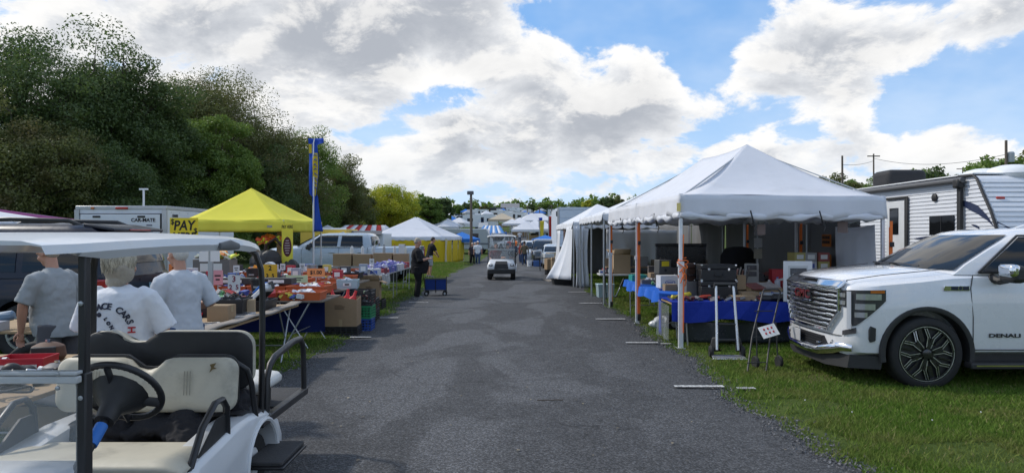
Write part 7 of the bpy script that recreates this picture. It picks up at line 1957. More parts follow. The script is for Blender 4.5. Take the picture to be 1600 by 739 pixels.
# ------------------------------------------------------------------ second vendor's tables further along the lane
GV = 'boxes on the second vendor tables'
table('long table of boxed goods beside the person in black', -4.1, -3.32, 17.9, 20.5, .75, mat('table_grey', (.30, .30, .31), .6), 'second vendor tables', style='u')
table('long table of boxed goods behind the person in black', -4.1, -3.32, 20.6, 23.6, .75, mat('table_grey', (.30, .30, .31), .6), 'second vendor tables', style='u')
table('rear table of cartons behind the second vendor table', -6.2, -3.4, 23.8, 24.6, .75, mat('table_grey', (.30, .30, .31), .6), 'second vendor tables', style='u')
k = 0
for y in np.arange(18.1, 23.4, .42):
 for x in (-3.5, -3.9):
  c, nm = [((.50, .50, .52), 'white'), ((.20, .17, .45), 'purple'), ((.36, .04, .05), 'red'), ((.55, .56, .6), 'pale'), ((.10, .13, .35), 'blue'), ((.18, .03, .05), 'maroon')][(k * 7 + k // 3) % 6]
  small_box('%s boxed item, %s the %s side of the second vendor tables' % (nm, ['first along', 'second along', 'third along', 'fourth along', 'fifth along', 'sixth along', 'seventh along', 'eighth along', 'ninth along', 'tenth along', 'eleventh along', 'twelfth along', 'thirteenth along'][k // 2], 'lane' if x > -3.7 else 'far'), (x, y, .75), R(rnd.uniform(-8, 8)), (.30, .30, .10 + .10 * rnd.random()), c, GV); k += 1
# plastic sheet wrapped goods at the near corner
g = G().grid(lambda s, q: (-4.1 + .86 * s, 17.85 + 1.1 * q, .77 + .14 * math.sin(PI * min(1, s * 1.2)) ** .5 + .03 * math.sin(13 * s + 7 * q) + .02 * math.sin(21 * q) - (.25 if s > .97 else 0)), 30, 20)
o = obj('plastic_sheet', g, mat('plastic_film', (.55, .57, .58), .15, alpha=.75, bump=.3, bscale=20)); tag(o, 'crumpled clear plastic sheet over boxes at the corner of the second vendor table', 'plastic sheet')
for i, (x, w, h) in enumerate(((-5.7, .62, .42), (-5.05, .60, .40), (-4.35, .62, .44), (-3.75, .5, .42))):
 carton('brown carton %s on the rear table of the second vendor' % ['furthest left', 'second from the left', 'third from the left', 'furthest right'][i], (x, 24.1, .75), R(rnd.uniform(-4, 4)), (w, .45, h), group='cartons on the rear table', prints=False)
for i in range(6): bottle(['white bottle at the left end on the cartons', 'white bottle second on the cartons', 'pale bottle in the middle of the cartons', 'bottle with dark cap on the cartons', 'bottle with red cap on the cartons', 'bottle at the right end on the cartons'][i], (-5.4 + i * .36, 24.0, 1.17), .05, .30, [(.6, .6, .6), (.6, .6, .62), (.45, .47, .5), (.3, .3, .3), (.5, .5, .5), (.6, .58, .5)][i], 'bottles on the cartons', (.4, .03, .03) if i == 4 else (.03, .03, .03))
small_box('white plastic canister on the right end of the cartons', (-3.72, 24.05, 1.17), 0, (.2, .18, .32), (.6, .6, .6), None, 'canister', 'canister', False)
carton('low brown box beside the rear orange trays', (-4.5, 20.2, .3), 0, (.6, .5, .5), prints=False)
# blue folding wagon
wg = thing('folding_wagon', 'dark blue folding wagon behind the person in black', 'wagon', (-2.25, 21.0, gz(0, 21)), R(4))
wg.scale = (.74, .8, .86)
obj('fabric_bed', openbox(.80, .44, .34, .01, 1.0), fabric('wagon_blue', (.018, .045, .19), 0, bump=.4), wg).location = (0, 0, .22)
fr = G()
for s in (-1, 1):
 fr.tube([(-.42, s * .23, .58), (.42, s * .23, .58)], .013, 8); fr.tube([(-.42, s * .23, .2), (.42, s * .23, .2)], .013, 8)
 for x in (-.42, 0, .42): fr.tube([(x, s * .23, .12), (x, s * .23, .66 if x else .58)], .013, 8)
for x in (-.42, .42): fr.tube([(x, -.23, .58), (x, .23, .58)], .013, 8)
obj('frame', fr, BLACKM(), wg)
obj('pull_handle', G().tube([(-.42, 0, .25), (-.5, 0, .7), (-.47, 0, .98)], .014, 8), BLACKM(), wg); obj('grip', G().tube([(-.47 + .07 * math.cos(a), .0 + .07 * math.sin(a), 1.02 + .03 * math.cos(a)) for a in np.linspace(0, 2 * PI, 14)], .014, 6), BLACKP(), wg)
for x in (-.36, .36):
 for s in (-1, 1):
  w_ = obj('wheel', lathe_open([(.03, -.02), (.085, -.025), (.095, 0), (.085, .025), (.03, .02), (.03, -.02)], 16, 'y'), RUBBER(), wg); w_.location = (x, s * .24, .095); obj('hub', G().lathe([(.001, -.022), (.04, -.022), (.04, .022), (.001, .022)], 12, axis='y'), STEEL(), w_)
# ------------------------------------------------------------------ right side stall under the large canopy
TARP_B = lambda: fabric('tarp_bright_blue', (.025, .13, .55), .05, bump=.5, bscale=12, rough=.5)
CLOTH_B = lambda: fabric('cloth_royal_blue', (.012, .035, .30), .02, bump=1.0, bscale=13, rough=.6)
tb1 = table('side table with bright blue tarp cover along the lane edge', 2.58, 3.35, 12.35, 16.1, .74, WOOD(), 'tables under the large canopy', style='u')
def cover(x0, x1, y0, y1, z, drops, n=40, wr=.012, seed=0):
 """cloth lying on a table with hems hanging over the chosen edges: drops (x0, x1, y0, y1)"""
 ex0, ex1, ey0, ey1 = drops
 xs_ = [x0] * (ex0 > 0) + list(np.linspace(x0, x1, 12)) + [x1] * (ex1 > 0)
 ys_ = [y0] * (ey0 > 0) + list(np.linspace(y0, y1, n)) + [y1] * (ey1 > 0)
 def fn(i, j):
  a = round(i * (len(xs_) - 1)); b = round(j * (len(ys_) - 1)); x, y = xs_[a], ys_[b]; dz_ = 0; w = 0
  if ex0 and a == 0: dz_ = ex0; x -= .02 + .03 * math.sin(9 * y + seed); dz_ *= 1 + .18 * math.sin(5 * y + seed)
  if ex1 and a == len(xs_) - 1: dz_ = ex1; x += .02 + .02 * math.sin(9 * y)
  if ey0 and b == 0: dz_ = max(dz_, ey0 * (1 + .12 * math.sin(5 * x + seed))); y -= .02 + .025 * math.sin(11 * x + seed)
  if ey1 and b == len(ys_) - 1: dz_ = max(dz_, ey1); y += .02
  return (x, y, z - dz_ + (wr * math.sin(7 * x + 11 * y + seed) if not dz_ else 0))
 return G().grid(fn, len(xs_) - 1, len(ys_) - 1)
o = obj('blue_tarp', cover(2.55, 3.38, 12.32, 16.13, .765, (.17, 0, .15, .15), 90, .016), TARP_B(), smooth=None); o.modifiers.new('solid', 'SOLIDIFY').thickness = .004; tag(o, 'bright blue tarp draped over the side table by the lane', 'tarp')
tb2 = table('front table under the large canopy beside the pickup', 2.55, 5.4, 11.3, 12.15, .69, WOOD(), 'tables under the large canopy', style='u')
o = obj('table_cloth', cover(2.53, 5.42, 11.27, 12.17, .715, (0, 0, .30, 0), 24, .004), CLOTH_B(), smooth=None); o.modifiers.new('solid', 'SOLIDIFY').thickness = .004; tag(o, 'royal blue cloth hanging over the front table under the large canopy', 'tablecloth')
o = obj('plastic_skirt', curtain((2.75, 11.36), (5.35, 11.36), .06, .42, .03, 4, seed=4), mat('plastic_dark', (.03, .035, .042), .25, bump=.3, bscale=16)); tag(o, 'dark plastic sheet hanging below the royal blue cloth', 'plastic sheet'); o.modifiers.new('solid', 'SOLIDIFY').thickness = .003
o = obj('side_drape', curtain((2.50, 12.15), (2.52, 11.4), .08, .68, .03, 5, seed=2), mat('plastic_clear', (.35, .38, .40), .15, alpha=.3, bump=.3, bscale=20)); tag(o, 'clear plastic drape at the lane end of the front table', 'plastic sheet')
o = obj('side_drape', curtain((2.52, 12.2), (2.52, 12.04), .08, .68, .02, 5, seed=3), CLOTH_B()); tag(o, 'blue strip of cloth at the lane end of the front table', 'cloth'); o.modifiers.new('solid', 'SOLIDIFY').thickness = .003
tb3 = table('middle table of books and framed goods under the large canopy', 3.3, 5.8, 13.0, 13.9, .80, WOOD(), 'tables under the large canopy', style='u')
tb4 = table('back table under the large canopy near the grey wall', 3.3, 5.9, 14.9, 15.8, .80, WOOD(), 'tables under the large canopy', style='u')
tb5 = table('long back table along the inner end of the large canopy', 3.2, 6.0, 17.2, 17.9, .80, WOOD(), 'tables under the large canopy', style='u')
def trunk(label, loc, rz, size, col, handle=True, latches=2):
 t = thing('trunk_case', label, 'case', loc, rz, 'cases on the front table'); w, d, h = size
 m = mat('case_%02d%02d%02d' % tuple(int(c * 99) for c in col), col, .5, var=.15, bump=.15, bscale=70)
 obj('shell', G().bb(-w / 2, w / 2, -d / 2, d / 2, 0, h * .70), m, t, bevel=.012); obj('lid', G().bb(-w / 2, w / 2, -d / 2, d / 2, h * .71, h), m, t, bevel=.012)
 for s in (-1, 1):
  for z in (0.012, h - .012):
   obj('corner_cap', G().box((s * (w / 2 - .012), -d / 2 + .01, z), (.035, .03, .03)), CHROME(), t, bevel=.008)
 for s in ((-1, 1) if latches == 2 else ()): obj('latch', G().box((s * w * .28, -d / 2 - .004, h * .70), (.035, .012, .04)), CHROME(), t, bevel=.004)
 if handle: obj('handle', G().tube([(-.07, -d / 2 - .005, h * .42), (-.06, -d / 2 - .03, h * .33), (.06, -d / 2 - .03, h * .33), (.07, -d / 2 - .005, h * .42)], .010, 8), BLACKP(), t)
 return t
trunk('lower large black trunk case on the front table', (3.40, 11.85, .72), .02, (.60, .36, .30), (.014, .014, .016), False)
trunk('upper large black trunk case with handle, stacked on the lower one', (3.40, 11.85, 1.02), -.02, (.58, .36, .27), (.016, .016, .018), True)
trunk('small brown case standing beside the black trunk cases', (2.98, 12.0, 1.0), .5, (.20, .12, .30), (.06, .032, .024), True, 0)
small_box('grey box under the small brown case', (2.98, 12.0, .72), .3, (.2, .2, .28), (.14, .14, .14), None, 'box', 'storage_box', False)
def projector(label, loc):
 t = thing('metal_cabinet', label, 'cabinet', loc, R(20)); obj('cabinet', G().bb(-.14, .14, -.10, .10, 0, .28), mat('cabinet_grey', (.10, .10, .095), .5), t, bevel=.012)
 obj('yellow_label', G().box((0, -.104, .20), (.17, .006, .10)), mat('sign_yellow', (.78, .62, .02), .6, var=.05), t); obj('handle', G().tube([(-.06, 0, .28), (-.05, 0, .32), (.05, 0, .32), (.06, 0, .28)], .008, 6), BLACKM(), t); obj('knob', G().ell((0, -.11, .07), (.03, .02, .03), 10, 6), BLACKM(), t); return t
projector('grey metal cabinet with yellow label in front of the black screen', (3.05, 14.4, 1.0))
o = small_box('dark box carrying the yellow labelled cabinet', (3.1, 14.4, .74), .1, (.36, .26, .26), (.06, .055, .05), None, 'box', 'storage_box', False)
trunk('dark brown case right of the yellow labelled cabinet', (3.38, 14.3, .76), .2, (.34, .22, .24), (.04, .032, .028), True)
# big black screen
sc = thing('television', 'large black flat screen standing on the table inside the canopy', 'television', (3.62, 15.25, .80), R(6))
obj('panel', G().bb(-.55, .55, -.03, .03, .08, .74), mat('screen_black', (.010, .010, .011), .25), sc, bevel=.01); obj('bezel', G().bb(-.56, .56, -.036, .036, .74, .80), BLACKP(), sc, bevel=.006); obj('stand', G().bb(-.25, .25, -.12, .12, 0, .09), BLACKP(), sc, bevel=.01)
cvr = thing('grill_cover', 'rounded black cover standing behind the black trunk cases', 'cover', (4.75, 14.95, 0)); obj('cover', G().loft([[(math.cos(a) * rx, math.sin(a) * ry, z) for a in np.linspace(0, 2 * PI, 20, endpoint=False)] for (z, rx, ry) in ((.0, .40, .3), (.9, .38, .28), (1.35, .36, .27), (1.50, .27, .2), (1.54, .10, .08))]), fabric('cover_cloth_black', (.012, .012, .013), 0), cvr, smooth=60); obj('strap', G().tube([(math.cos(a) * .40, math.sin(a) * .31, .8) for a in np.linspace(0, 2 * PI, 24)], .012, 6), BLACKP(), cvr)
# goods on the blue tarp
small_box('teal bin of small goods at the far end of the blue tarp', (2.78, 15.7, .77), .1, (.34, .3, .14), (.02, .25, .22), None, 'bin', 'storage_bin', False)
wb = small_box('white carton with an oval blue print on the blue tarp', (2.98, 13.6, .77), .15, (.38, .25, .24), (.62, .63, .65), None, 'box', 'retail_box', False)
o = obj('oval_print', G().lathe([(.085, -.003), (.10, -.003), (.10, 0), (.085, 0), (.085, -.003)], 20, axis='y', c=(0, -.127, 0)), mat('label_blue', (.06, .10, .35), .5), wb); o.scale = (1, 1, .45); o.location = (0, 0, .11); obj('print', G().bb(-.06, .06, -.130, -.127, .10, .12), mat('label_blue', (.06, .10, .35), .5), wb)
carton('small brown carton with a pale picture at the near end of the blue tarp', (2.85, 12.85, .77), .1, (.22, .16, .12), prints=False);
small_box('cream bottle pack beside the white carton on the tarp', (3.22, 13.4, .77), 0, (.10, .10, .16), (.55, .5, .4), None)
carton('brown box at the far end of the blue tarp', (3.1, 15.3, .77), 0, (.3, .3, .2), prints=False)
tray('grey bin of loose parts on the middle of the tarp', (2.9, 14.7, .77), .05, (.5, .36, .10), 'grey', 0, 'bins on the blue tarp', 2, False); tray('shallow grey bin of parts near the front of the tarp', (3.1, 13.1, .77), .05, (.42, .3, .08), 'grey', 2, 'bins on the blue tarp', 4, False)
o = obj('loose_goods', heap(60, .6, 3.0, .05, 3, .03, .12, .4), MIXES[2], loc=(3.0, 14.2, .775)); stuff(tag(o, 'loose small goods scattered over the blue tarp', 'goods'))
# goods on the front table
long_tool('yellow handled tool at the lane end of the front table', (2.62, 11.55, .77), (2.95, 11.75, .80), .02, mat('tool_yellow', (.62, .50, .04), .4), mat('tool_yellow', (.62, .50, .04), .4)); long_tool('red and orange tool lying across the front table', (2.85, 11.5, .75), (3.25, 11.62, .78), .014, mat('tool_red', (.5, .06, .03), .4), mat('tool_red', (.5, .06, .03), .4))
o = obj('loose_goods', heap(80, 1.5, .55, .05, 9, .03, .13, .35), MIXES[3], loc=(3.3, 11.62, .72)); stuff(tag(o, 'dark small parts spread over the front table', 'goods'))
o = obj('loose_goods', heap(60, 1.4, .5, .06, 10, .04, .16, .35), MIXES[2], loc=(4.5, 11.65, .72)); stuff(tag(o, 'mixed packets spread over the right of the front table', 'goods'))
for i, (x, y, z, w, d, h) in enumerate(((3.72, 11.50, .72, .36, .26, .08), (3.88, 11.75, .72, .3, .3, .12), (3.83, 12.0, .86, .16, .18, .24))): carton('%s cardboard box right of the black trunk cases' % ['flat', 'low', 'upright small'][i], (x, y, z), .1 * i, (w, d, h), prints=False, group='cartons on the front table')
small_box('low clear case of parts beside the hand truck', (4.35, 11.7, .72), .05, (.5, .4, .10), (.40, .43, .46), None, 'case', 'parts_case', False); lump('black_bag', 'flat black bag on the front table behind the folding cart', 'bag', (4.2, 11.5, .71), (.42, .16, .09), BLACKP(), 41)
# books, records and framed cards on the middle table
GB = 'upright books and cards on the middle table'
for i in range(9):
 t = thing('book', 'upright book %s in the row behind the hand truck' % ['first from the left', 'second from the left', 'third from the left', 'fourth from the left', 'fifth from the left', 'sixth from the left', 'seventh from the left', 'eighth from the left', 'at the right end'][i], 'book', (3.95 + i * .055, 13.2 + .01 * i, .80), R(70), GB)
 c = [(.38, .34, .30), (.22, .10, .07), (.40, .40, .42), (.14, .12, .11), (.45, .22, .18)][i % 5]
 put('cover', ('bk', i % 3), lambda: G().box((0, 0, .17 + .01 * (i % 3)), (.26, .025, .33 + .02 * (i % 3)), rot=(R(12), 0, 0)), mat('book_%d' % (i % 5), c, .5, var=.3, vscale=20), t); put('pages', ('pg', i % 3), lambda: G().box((.004, .001, .175 + .01 * (i % 3)), (.255, .018, .325 + .02 * (i % 3)), rot=(R(12), 0, 0)), PAPER(), t)
pf = thing('picture_frame', 'tilted framed card display behind the row of books', 'picture frame', (4.55, 13.5, .82), R(-18)); obj('frame', G().box((0, 0, .22), (.26, .03, .40), rot=(R(-12), 0, 0)), mat('frame_pale', (.36, .36, .34), .5), pf, bevel=.006);
for q in range(3): obj('card', G().box((0, -.022 - .02 * (q - 1) * -1 * .3, .10 + .12 * q), (.18, .008, .09), rot=(R(-12), 0, 0)), mat('card_dark', (.07, .065, .07), .4, var=.6, vscale=25), pf)
ml = thing('magazine', 'open red and white magazine on the middle table', 'magazine', (4.50, 12.75, .86), .3); obj('cover', G().box((0, 0, 0), (.6, .34, .02), rot=(R(14), 0, 0)), mat('mag_red', (.30, .10, .09), .4, var=.8, vscale=9), ml); obj('page', G().box((.12, -.01, .016), (.3, .3, .01), rot=(R(14), 0, 0)), mat('mag_page', (.5, .48, .45), .4, var=.5, vscale=12), ml)
o = obj('stand_block', G().bb(4.25, 4.8, 12.62, 12.9, .70, .83), WOOD()); tag(o, 'wooden block under the open magazine', 'block')
rbx = small_box('red box with a white mark on the middle table', (5.05, 13.3, .80), -.1, (.42, .25, .34), (.42, .02, .03), None, 'box', 'retail_box', False); o = obj('white_mark', G().bb(-.12, .12, -.129, -.126, .14, .18), PAPER(), rbx); o.rotation_euler = (0, R(-15), 0)
for i in range(4): bottle('%s bottle on the middle table beside the red box' % ['white round', 'blue lidded', 'clear small', 'white tall'][i], (4.72 + .14 * i, 13.05 - .03 * i, .80), .05, .16 + .05 * (i % 2), [(.6, .6, .6), (.5, .5, .55), (.4, .42, .42), (.6, .6, .58)][i], 'bottles on the middle table', (.05, .1, .35) if i == 1 else (.5, .5, .5))
k = 0
for x in (5.28, 5.50, 5.72):
 for z in range(4):
  c, nm = [((.45, .45, .48), 'white'), ((.30, .08, .07), 'red'), ((.42, .36, .12), 'yellow'), ((.08, .12, .3), 'blue'), ((.3, .3, .3), 'grey')][(k * 3 + z) % 5]
  small_box('%s model kit box, %s of the %s stack at the right of the middle table' % (nm, ['bottom', 'second', 'third', 'top'][z], ['left', 'middle', 'right'][int((x - 5.2) / .22)]), (x, 13.2, .80 + .165 * z), R(rnd.uniform(-5, 5)), (.21, .3, .16), c, 'stacked kit boxes'); k += 1
# framed white board leaning by the pickup grille
fb = thing('framed_board', 'white framed board standing at the end of the front table by the pickup', 'board', (4.52, 11.25, .72), R(-6)); obj('frame', G().bb(-.22, .22, -.012, .012, .0, .64), mat('frame_white', (.62, .63, .64), .5), fb, bevel=.004); obj('panel', G().bb(-.15, .15, -.018, -.012, .07, .57), mat('panel_pale', (.48, .50, .50), .5), fb); obj('dark_picture', G().bb(-.12, .13, -.022, -.018, .42, .53), mat('picture_dark', (.06, .065, .075), .3, var=.9, vscale=16), fb)
# back rows, deep in the shade
k = 0
for (x, y) in [(3.45, 15.2), (4.2, 15.3), (5.2, 15.2), (5.65, 15.3), (3.5, 17.5), (4.0, 17.5), (4.5, 17.55), (5.0, 17.5), (5.5, 17.5), (5.85, 17.5)]:
 c, nm = [((.10, .09, .09), 'dark'), ((.22, .17, .12), 'brown'), ((.20, .20, .22), 'grey'), ((.25, .06, .06), 'red')][k % 4]
 small_box('%s box on the %s, %s' % (nm, 'back table' if y < 16 else 'inner end table', ['at its left end', 'left of its middle', 'right of its middle', 'at its right end', 'at its left end', 'second from the left', 'third from the left', 'fourth from the left', 'fifth from the left', 'at its right end'][k]), (x, y, .80), R(rnd.uniform(-10, 10)), (.30, .26, .16 + .16 * rnd.random()), c, 'boxes at the back of the canopy', 'box', 'storage_box', False); k += 1
o = obj('loose_goods', heap(60, 2.4, .6, .12, 21, .05, .2, .6), MIXES[3], loc=(4.6, 15.35, .80)); stuff(tag(o, 'jumble of dark goods on the back table', 'goods'))
o = obj('loose_goods', heap(60, 2.6, .5, .14, 22, .05, .2, .6), MIXES[2], loc=(4.6, 17.5, .80)); stuff(tag(o, 'jumble of mixed goods on the inner end table', 'goods'))
cdt = thing('hanging_display', 'string of three cards hanging inside the large canopy behind the books', 'card display')
for i, (x, y, z) in enumerate(((5.02, 14.5, 1.86), (5.02, 14.5, 1.62), (5.0, 14.45, 1.40))):
 n_ = obj('card', G().box((x, y, z), (.17, .004, .20)), mat('card_shade_%d' % i, [(.28, .27, .26), (.34, .34, .33), (.30, .28, .22)][i], .7), cdt)
obj('cord', G().tube([(5.02, 14.5, 2.05), (5.02, 14.505, 1.3)], .004, 5), BLACKM(), cdt)
# shelf bench of tools at the inner end
o = obj('tool_rack', G().bb(3.4, 5.6, 16.5, 16.54, 1.22, 1.26).bb(3.9, 3.94, 16.5, 16.54, .8, 1.24).bb(5.1, 5.14, 16.5, 16.54, .8, 1.24), BLACKM()) if False else None
# under the tables
lump('plastic_bundle', 'white plastic wrapped bundle on the grass under the blue tarp table', 'bundle', (2.95, 13.6, .0), (.36, .22, .16), mat('plastic_white', (.5, .52, .53), .3, bump=.3, bscale=20), 51, 7)
wl = thing('small_wheel', 'black wheel lying beside the plastic bundle under the tarp table', 'wheel', (3.0, 13.2, .0), .4); o = obj('tyre', tyre(.15, .08, .08), RUBBER(), wl, smooth=50); o.location = (0, 0, .15); o = obj('hub', G().lathe([(.001, -.03), (.08, -.03), (.08, .03), (.001, .03)], 16, axis='y'), STEEL(), wl); o.location = (0, 0, .15)
# --- aluminium hand truck
ht = thing('hand_truck', 'silver folding hand truck leaning on the front table', 'hand truck', (3.10, 10.22, 0), R(-6))
AL = lambda: mat('aluminium_tube', (.60, .62, .64), .30, metal=.75, var=.06)
for s in (-1, 1):
 obj('rail', G().tube([(s * .15, 0, .12), (s * .135, .12, .62), (s * .125, .22, 1.02)], .020, 10), AL(), ht)
 w_ = obj('wheel', lathe_open([(.02, -.025), (.075, -.03), (.088, 0), (.075, .03), (.02, .025), (.02, -.025)], 18, 'x'), RUBBER(), ht); w_.location = (s * .22, .07, .09); obj('hub', G().lathe([(.001, -.02), (.045, -.02), (.045, .02), (.001, .02)], 14, axis='x'), BLACKP(), w_)
 obj('bracket', G().loft([[(s * .15 - .03, .03, .1), (s * .15 + .03, .03, .1), (s * .24, .08, .12), (s * .2, .1, .28), (s * .13, .04, .3)], [(s * .15 - .03, .07, .1), (s * .15 + .03, .07, .1), (s * .24, .11, .12), (s * .2, .13, .28), (s * .13, .08, .3)]]), BLACKP(), ht, bevel=.008)
obj('handle', G().tube([(-.145, .215, 1.0), (-.15, .225, 1.05), (.15, .225, 1.05), (.145, .215, 1.0)], .021, 10), BLACKP(), ht)
for z, y in ((.26, .04), (.48, .085)): obj('crossbar', G().tube([(-.15, y, z), (.15, y, z)], .016, 8), BLACKP(), ht)
obj('toe_plate', G().loft([[(-.24, -.20, .012), (.24, -.20, .012), (.22, .05, .03), (-.22, .05, .03)], [(-.24, -.20, .028), (.24, -.20, .028), (.22, .05, .046), (-.22, .05, .046)]]), AL(), ht, bevel=.006)
# --- black folding shopping cart frame
fc = thing('folding_cart', 'black wire folding cart with white tag beside the hand truck', 'cart', (3.30, 9.42, 0), R(10))
for s in (-1, 1):
 obj('rail', G().tube([(s * .13 - .20, -.25, .02), (s * .13 + .0, .0, .42), (s * .13 + .28, .22, 1.0)], .011, 8), BLACKP(), fc)
 w_ = obj('wheel', lathe_open([(.02, -.018), (.075, -.022), (.085, 0), (.075, .022), (.02, .018), (.02, -.018)], 18, 'x'), RUBBER(), fc); w_.location = (s * .17 + .10, -.10 - .0 + .12, .085)
 obj('hub', G().lathe([(.001, -.02), (.05, -.02), (.05, .02), (.001, .02)], 14, axis='x'), BLACKP(), w_)
 obj('rear_leg', G().tube([(s * .15 + .12, .05, .09), (s * .14 + .14, .12, .6)], .009, 8), BLACKM(), fc)
obj('handle', G().tube([(.15, .22, 1.0), (.18, .24, 1.03), (.38, .24, 1.03), (.41, .22, 1.0)], .013, 8), BLACKP(), fc)
for z, y in ((.12, -.19), (.42, 0), (.75, .12)): obj('crossbar', G().tube([(-.13 + y * .9, y, z), (.13 + y * .9, y, z)], .007, 6), BLACKM(), fc)
tg = obj('tag', G().box((.10, -.02, .50), (.24, .006, .17), rot=(R(-35), R(-14), 0)), PAPER(), fc, bevel=.002)

for i in range(6): obj('red_mark', G().ell((-.055 + .055 * (i % 3), -.006, .035 - .06 * (i // 3)), (.014, .004, .017), 8, 5), REDINK(), tg).location = (.10, -.02, .50); tg.children[-1].rotation_euler = (R(-35), R(-14), 0)
# --- inner table and tote in the second tent
tw = table('white plastic table inside the scalloped tent', 2.35, 3.5, 19.0, 19.7, .74, mat('table_white', (.58, .58, .57), .5), None, BLACKM(), .04, 'u')
cb = carton('tall open cardboard box on the white plastic table', (2.95, 19.4, .74), .1, (.46, .42, .52), True, True, prints=False)
small_box('red and white packs left of the tall cardboard box', (2.55, 19.4, .74), 0, (.16, .2, .14), (.40, .04, .05), None); small_box('black box left of the tall cardboard box', (2.62, 19.2, .74), 0, (.14, .14, .18), (.02, .02, .022), None); small_box('white pack at the lane end of the white plastic table', (2.42, 19.25, .74), 0, (.12, .12, .10), (.6, .6, .6), None)
tt = thing('storage_tote', 'pale blue translucent storage tote on the grass at the tent pole', 'storage tote', (2.68, 20.5, 0), .05); obj('tub', openbox(.42, .40, .36, .008, 1.08), BIN_COL['clear'](), tt); obj('lid', G().bb(-.245, .245, -.235, .235, .36, .39), mat('lid_pale_blue', (.40, .55, .60), .35), tt, bevel=.012)
long_tool('grey rod leaning at the pole beside the tote', (2.95, 20.2, .05), (3.2, 20.3, .55), .015, STEEL(), BLACKP())
o = table('back table inside the scalloped tent', 3.0, 6.5, 22.6, 23.4, .78, WOOD(), None, style='u')
for i in range(7):
 c, nm = [((.22, .17, .12), 'brown'), ((.10, .10, .11), 'black'), ((.3, .3, .32), 'grey')][i % 3]
 small_box('%s box on the back table of the scalloped tent, %s' % (nm, ['at its left end', 'second from the left', 'third from the left', 'in the middle', 'third from the right', 'second from the right', 'at its right end'][i]), (3.2 + .5 * i, 23.0, .78), R(rnd.uniform(-10, 10)), (.36, .3, .18 + .2 * rnd.random()), c, 'boxes in the scalloped tent', 'box', 'storage_box', False)
o = obj('white_sheets', curtain((3.2, 24.1), (5.6, 24.1), .8, 2.0, .10, 2.5, seed=5), TW2()); tag(o, 'white cloth sheets hanging at the back of the scalloped tent', 'cloth'); o.modifiers.new('solid', 'SOLIDIFY').thickness = .004
# --- goods along the lane beyond the drapes
tub = thing('rubber_tub', 'black rubber tub on the lane edge under the white drape', 'tub', (1.95, 25.6, 0), .1); obj('shell', openbox(.9, .5, .24, .02, 1.12), BLACKP(), tub, bevel=.02); obj('rim', G().tube([(-.52, -.30, .24), (.52, -.30, .24), (.52, .30, .24), (-.52, .30, .24), (-.52, -.30, .24)], .02, 6), BLACKP(), tub)
o = thing('flat_board', 'pale grey flat board lying on the lane edge near the tub', 'board', (1.55, 27.6, .03)); obj('board', G().box((0, 0, .03), (.5, .9, .04), rot=(R(3), 0, .3)), mat('plank_grey', (.24, .21, .18), .8, var=.25), o)
for k, (x, y, z, w, h, pale, lab) in enumerate(((1.95, 31.2, .28, .46, .42, True, 'pale carton at the front of the goods along the lane'), (1.75, 32.4, .25, .45, .5, False, 'brown carton behind the pale one along the lane'), (2.2, 30.4, .22, .4, .35, True, 'small pale carton nearest the white drapes along the lane'), (1.9, 33.5, .2, .4, .45, False, 'brown carton furthest along the lane goods'))): carton(lab, (x, y, gz(x, y) + z), .3 * k, (w, .4, h), pale, k % 2 == 0, group='cartons along the lane', prints=False)
for k, (x, y) in enumerate(((1.95, 31.2), (1.75, 32.4), (2.2, 30.4), (1.9, 33.5))): crate('black crate under the %s carton along the lane' % ['front pale', 'brown second', 'small pale', 'furthest brown'][k], (x, y, gz(x, y)), 0, 'black', 'crates along the lane', (.5, .45, .24))
for k, (p0, p1) in enumerate((((1.95, 30.0, .0), (2.25, 30.4, 1.5)), ((2.1, 29.3, 0), (2.3, 29.6, 1.25)))):
 o = thing('wooden_plank', ['taller dark plank leaning on the tent beyond the drape', 'shorter dark plank leaning on the tent beyond the drape'][k], 'plank', p0); d = Vector(p1) - Vector(p0); obj('board', G()._bar((0, 0, 0), d, .16, .04), mat('wood_dark', (.06, .045, .035), .7, var=.2), o)
lump('cloth_heap', 'heap of white cloth among the goods along the lane', 'cloth', (2.25, 33.2, .3), (.35, .3, .35), TW2(), 61, 7); lump('cloth_heap', 'dark heap of bags beside the lane goods', 'bags', (2.4, 34.5, 0), (.5, .4, .6), BLACKP(), 62, 8)
tr_ = table('black folding table at the far end of the lane goods', 1.2, 2.4, 36.5, 37.2, .72 , BLACKP(), None, BLACKM(), .03, 'u')
small_box('pale plastic drawer unit on the black folding table', (1.9, 36.8, gz(0, 37) + .72), .2, (.5, .4, .2), (.45, .47, .48), None, 'drawer unit', 'drawer_unit', False)
bucket('white bucket with blue mark at the lane edge in the distance', (1.15, 46.5, gz(0, 46)), .19, .42, WHITE()); small_box('blue plastic tote right of the white bucket in the distance', (1.65, 46.5, gz(0, 46)), 0, (.5, .4, .40), (.05, .12, .32), None, 'tote', 'storage_tote', False); small_box('dark blue tote at the right end of the distant totes', (2.15, 46.8, gz(0, 46)), 0, (.45, .4, .42), (.04, .07, .2), None, 'tote', 'storage_tote', False)
for k, (x, y) in enumerate(((2.3, 35.3), (2.55, 38.5), (2.3, 40.5))): carton('carton pile %s behind the lane goods' % ['nearest', 'middle', 'furthest'][k], (x, y, gz(x, y)), .2 * k, (.6, .5, .55 + .2 * k), k % 2 == 0, group='cartons behind the lane goods')
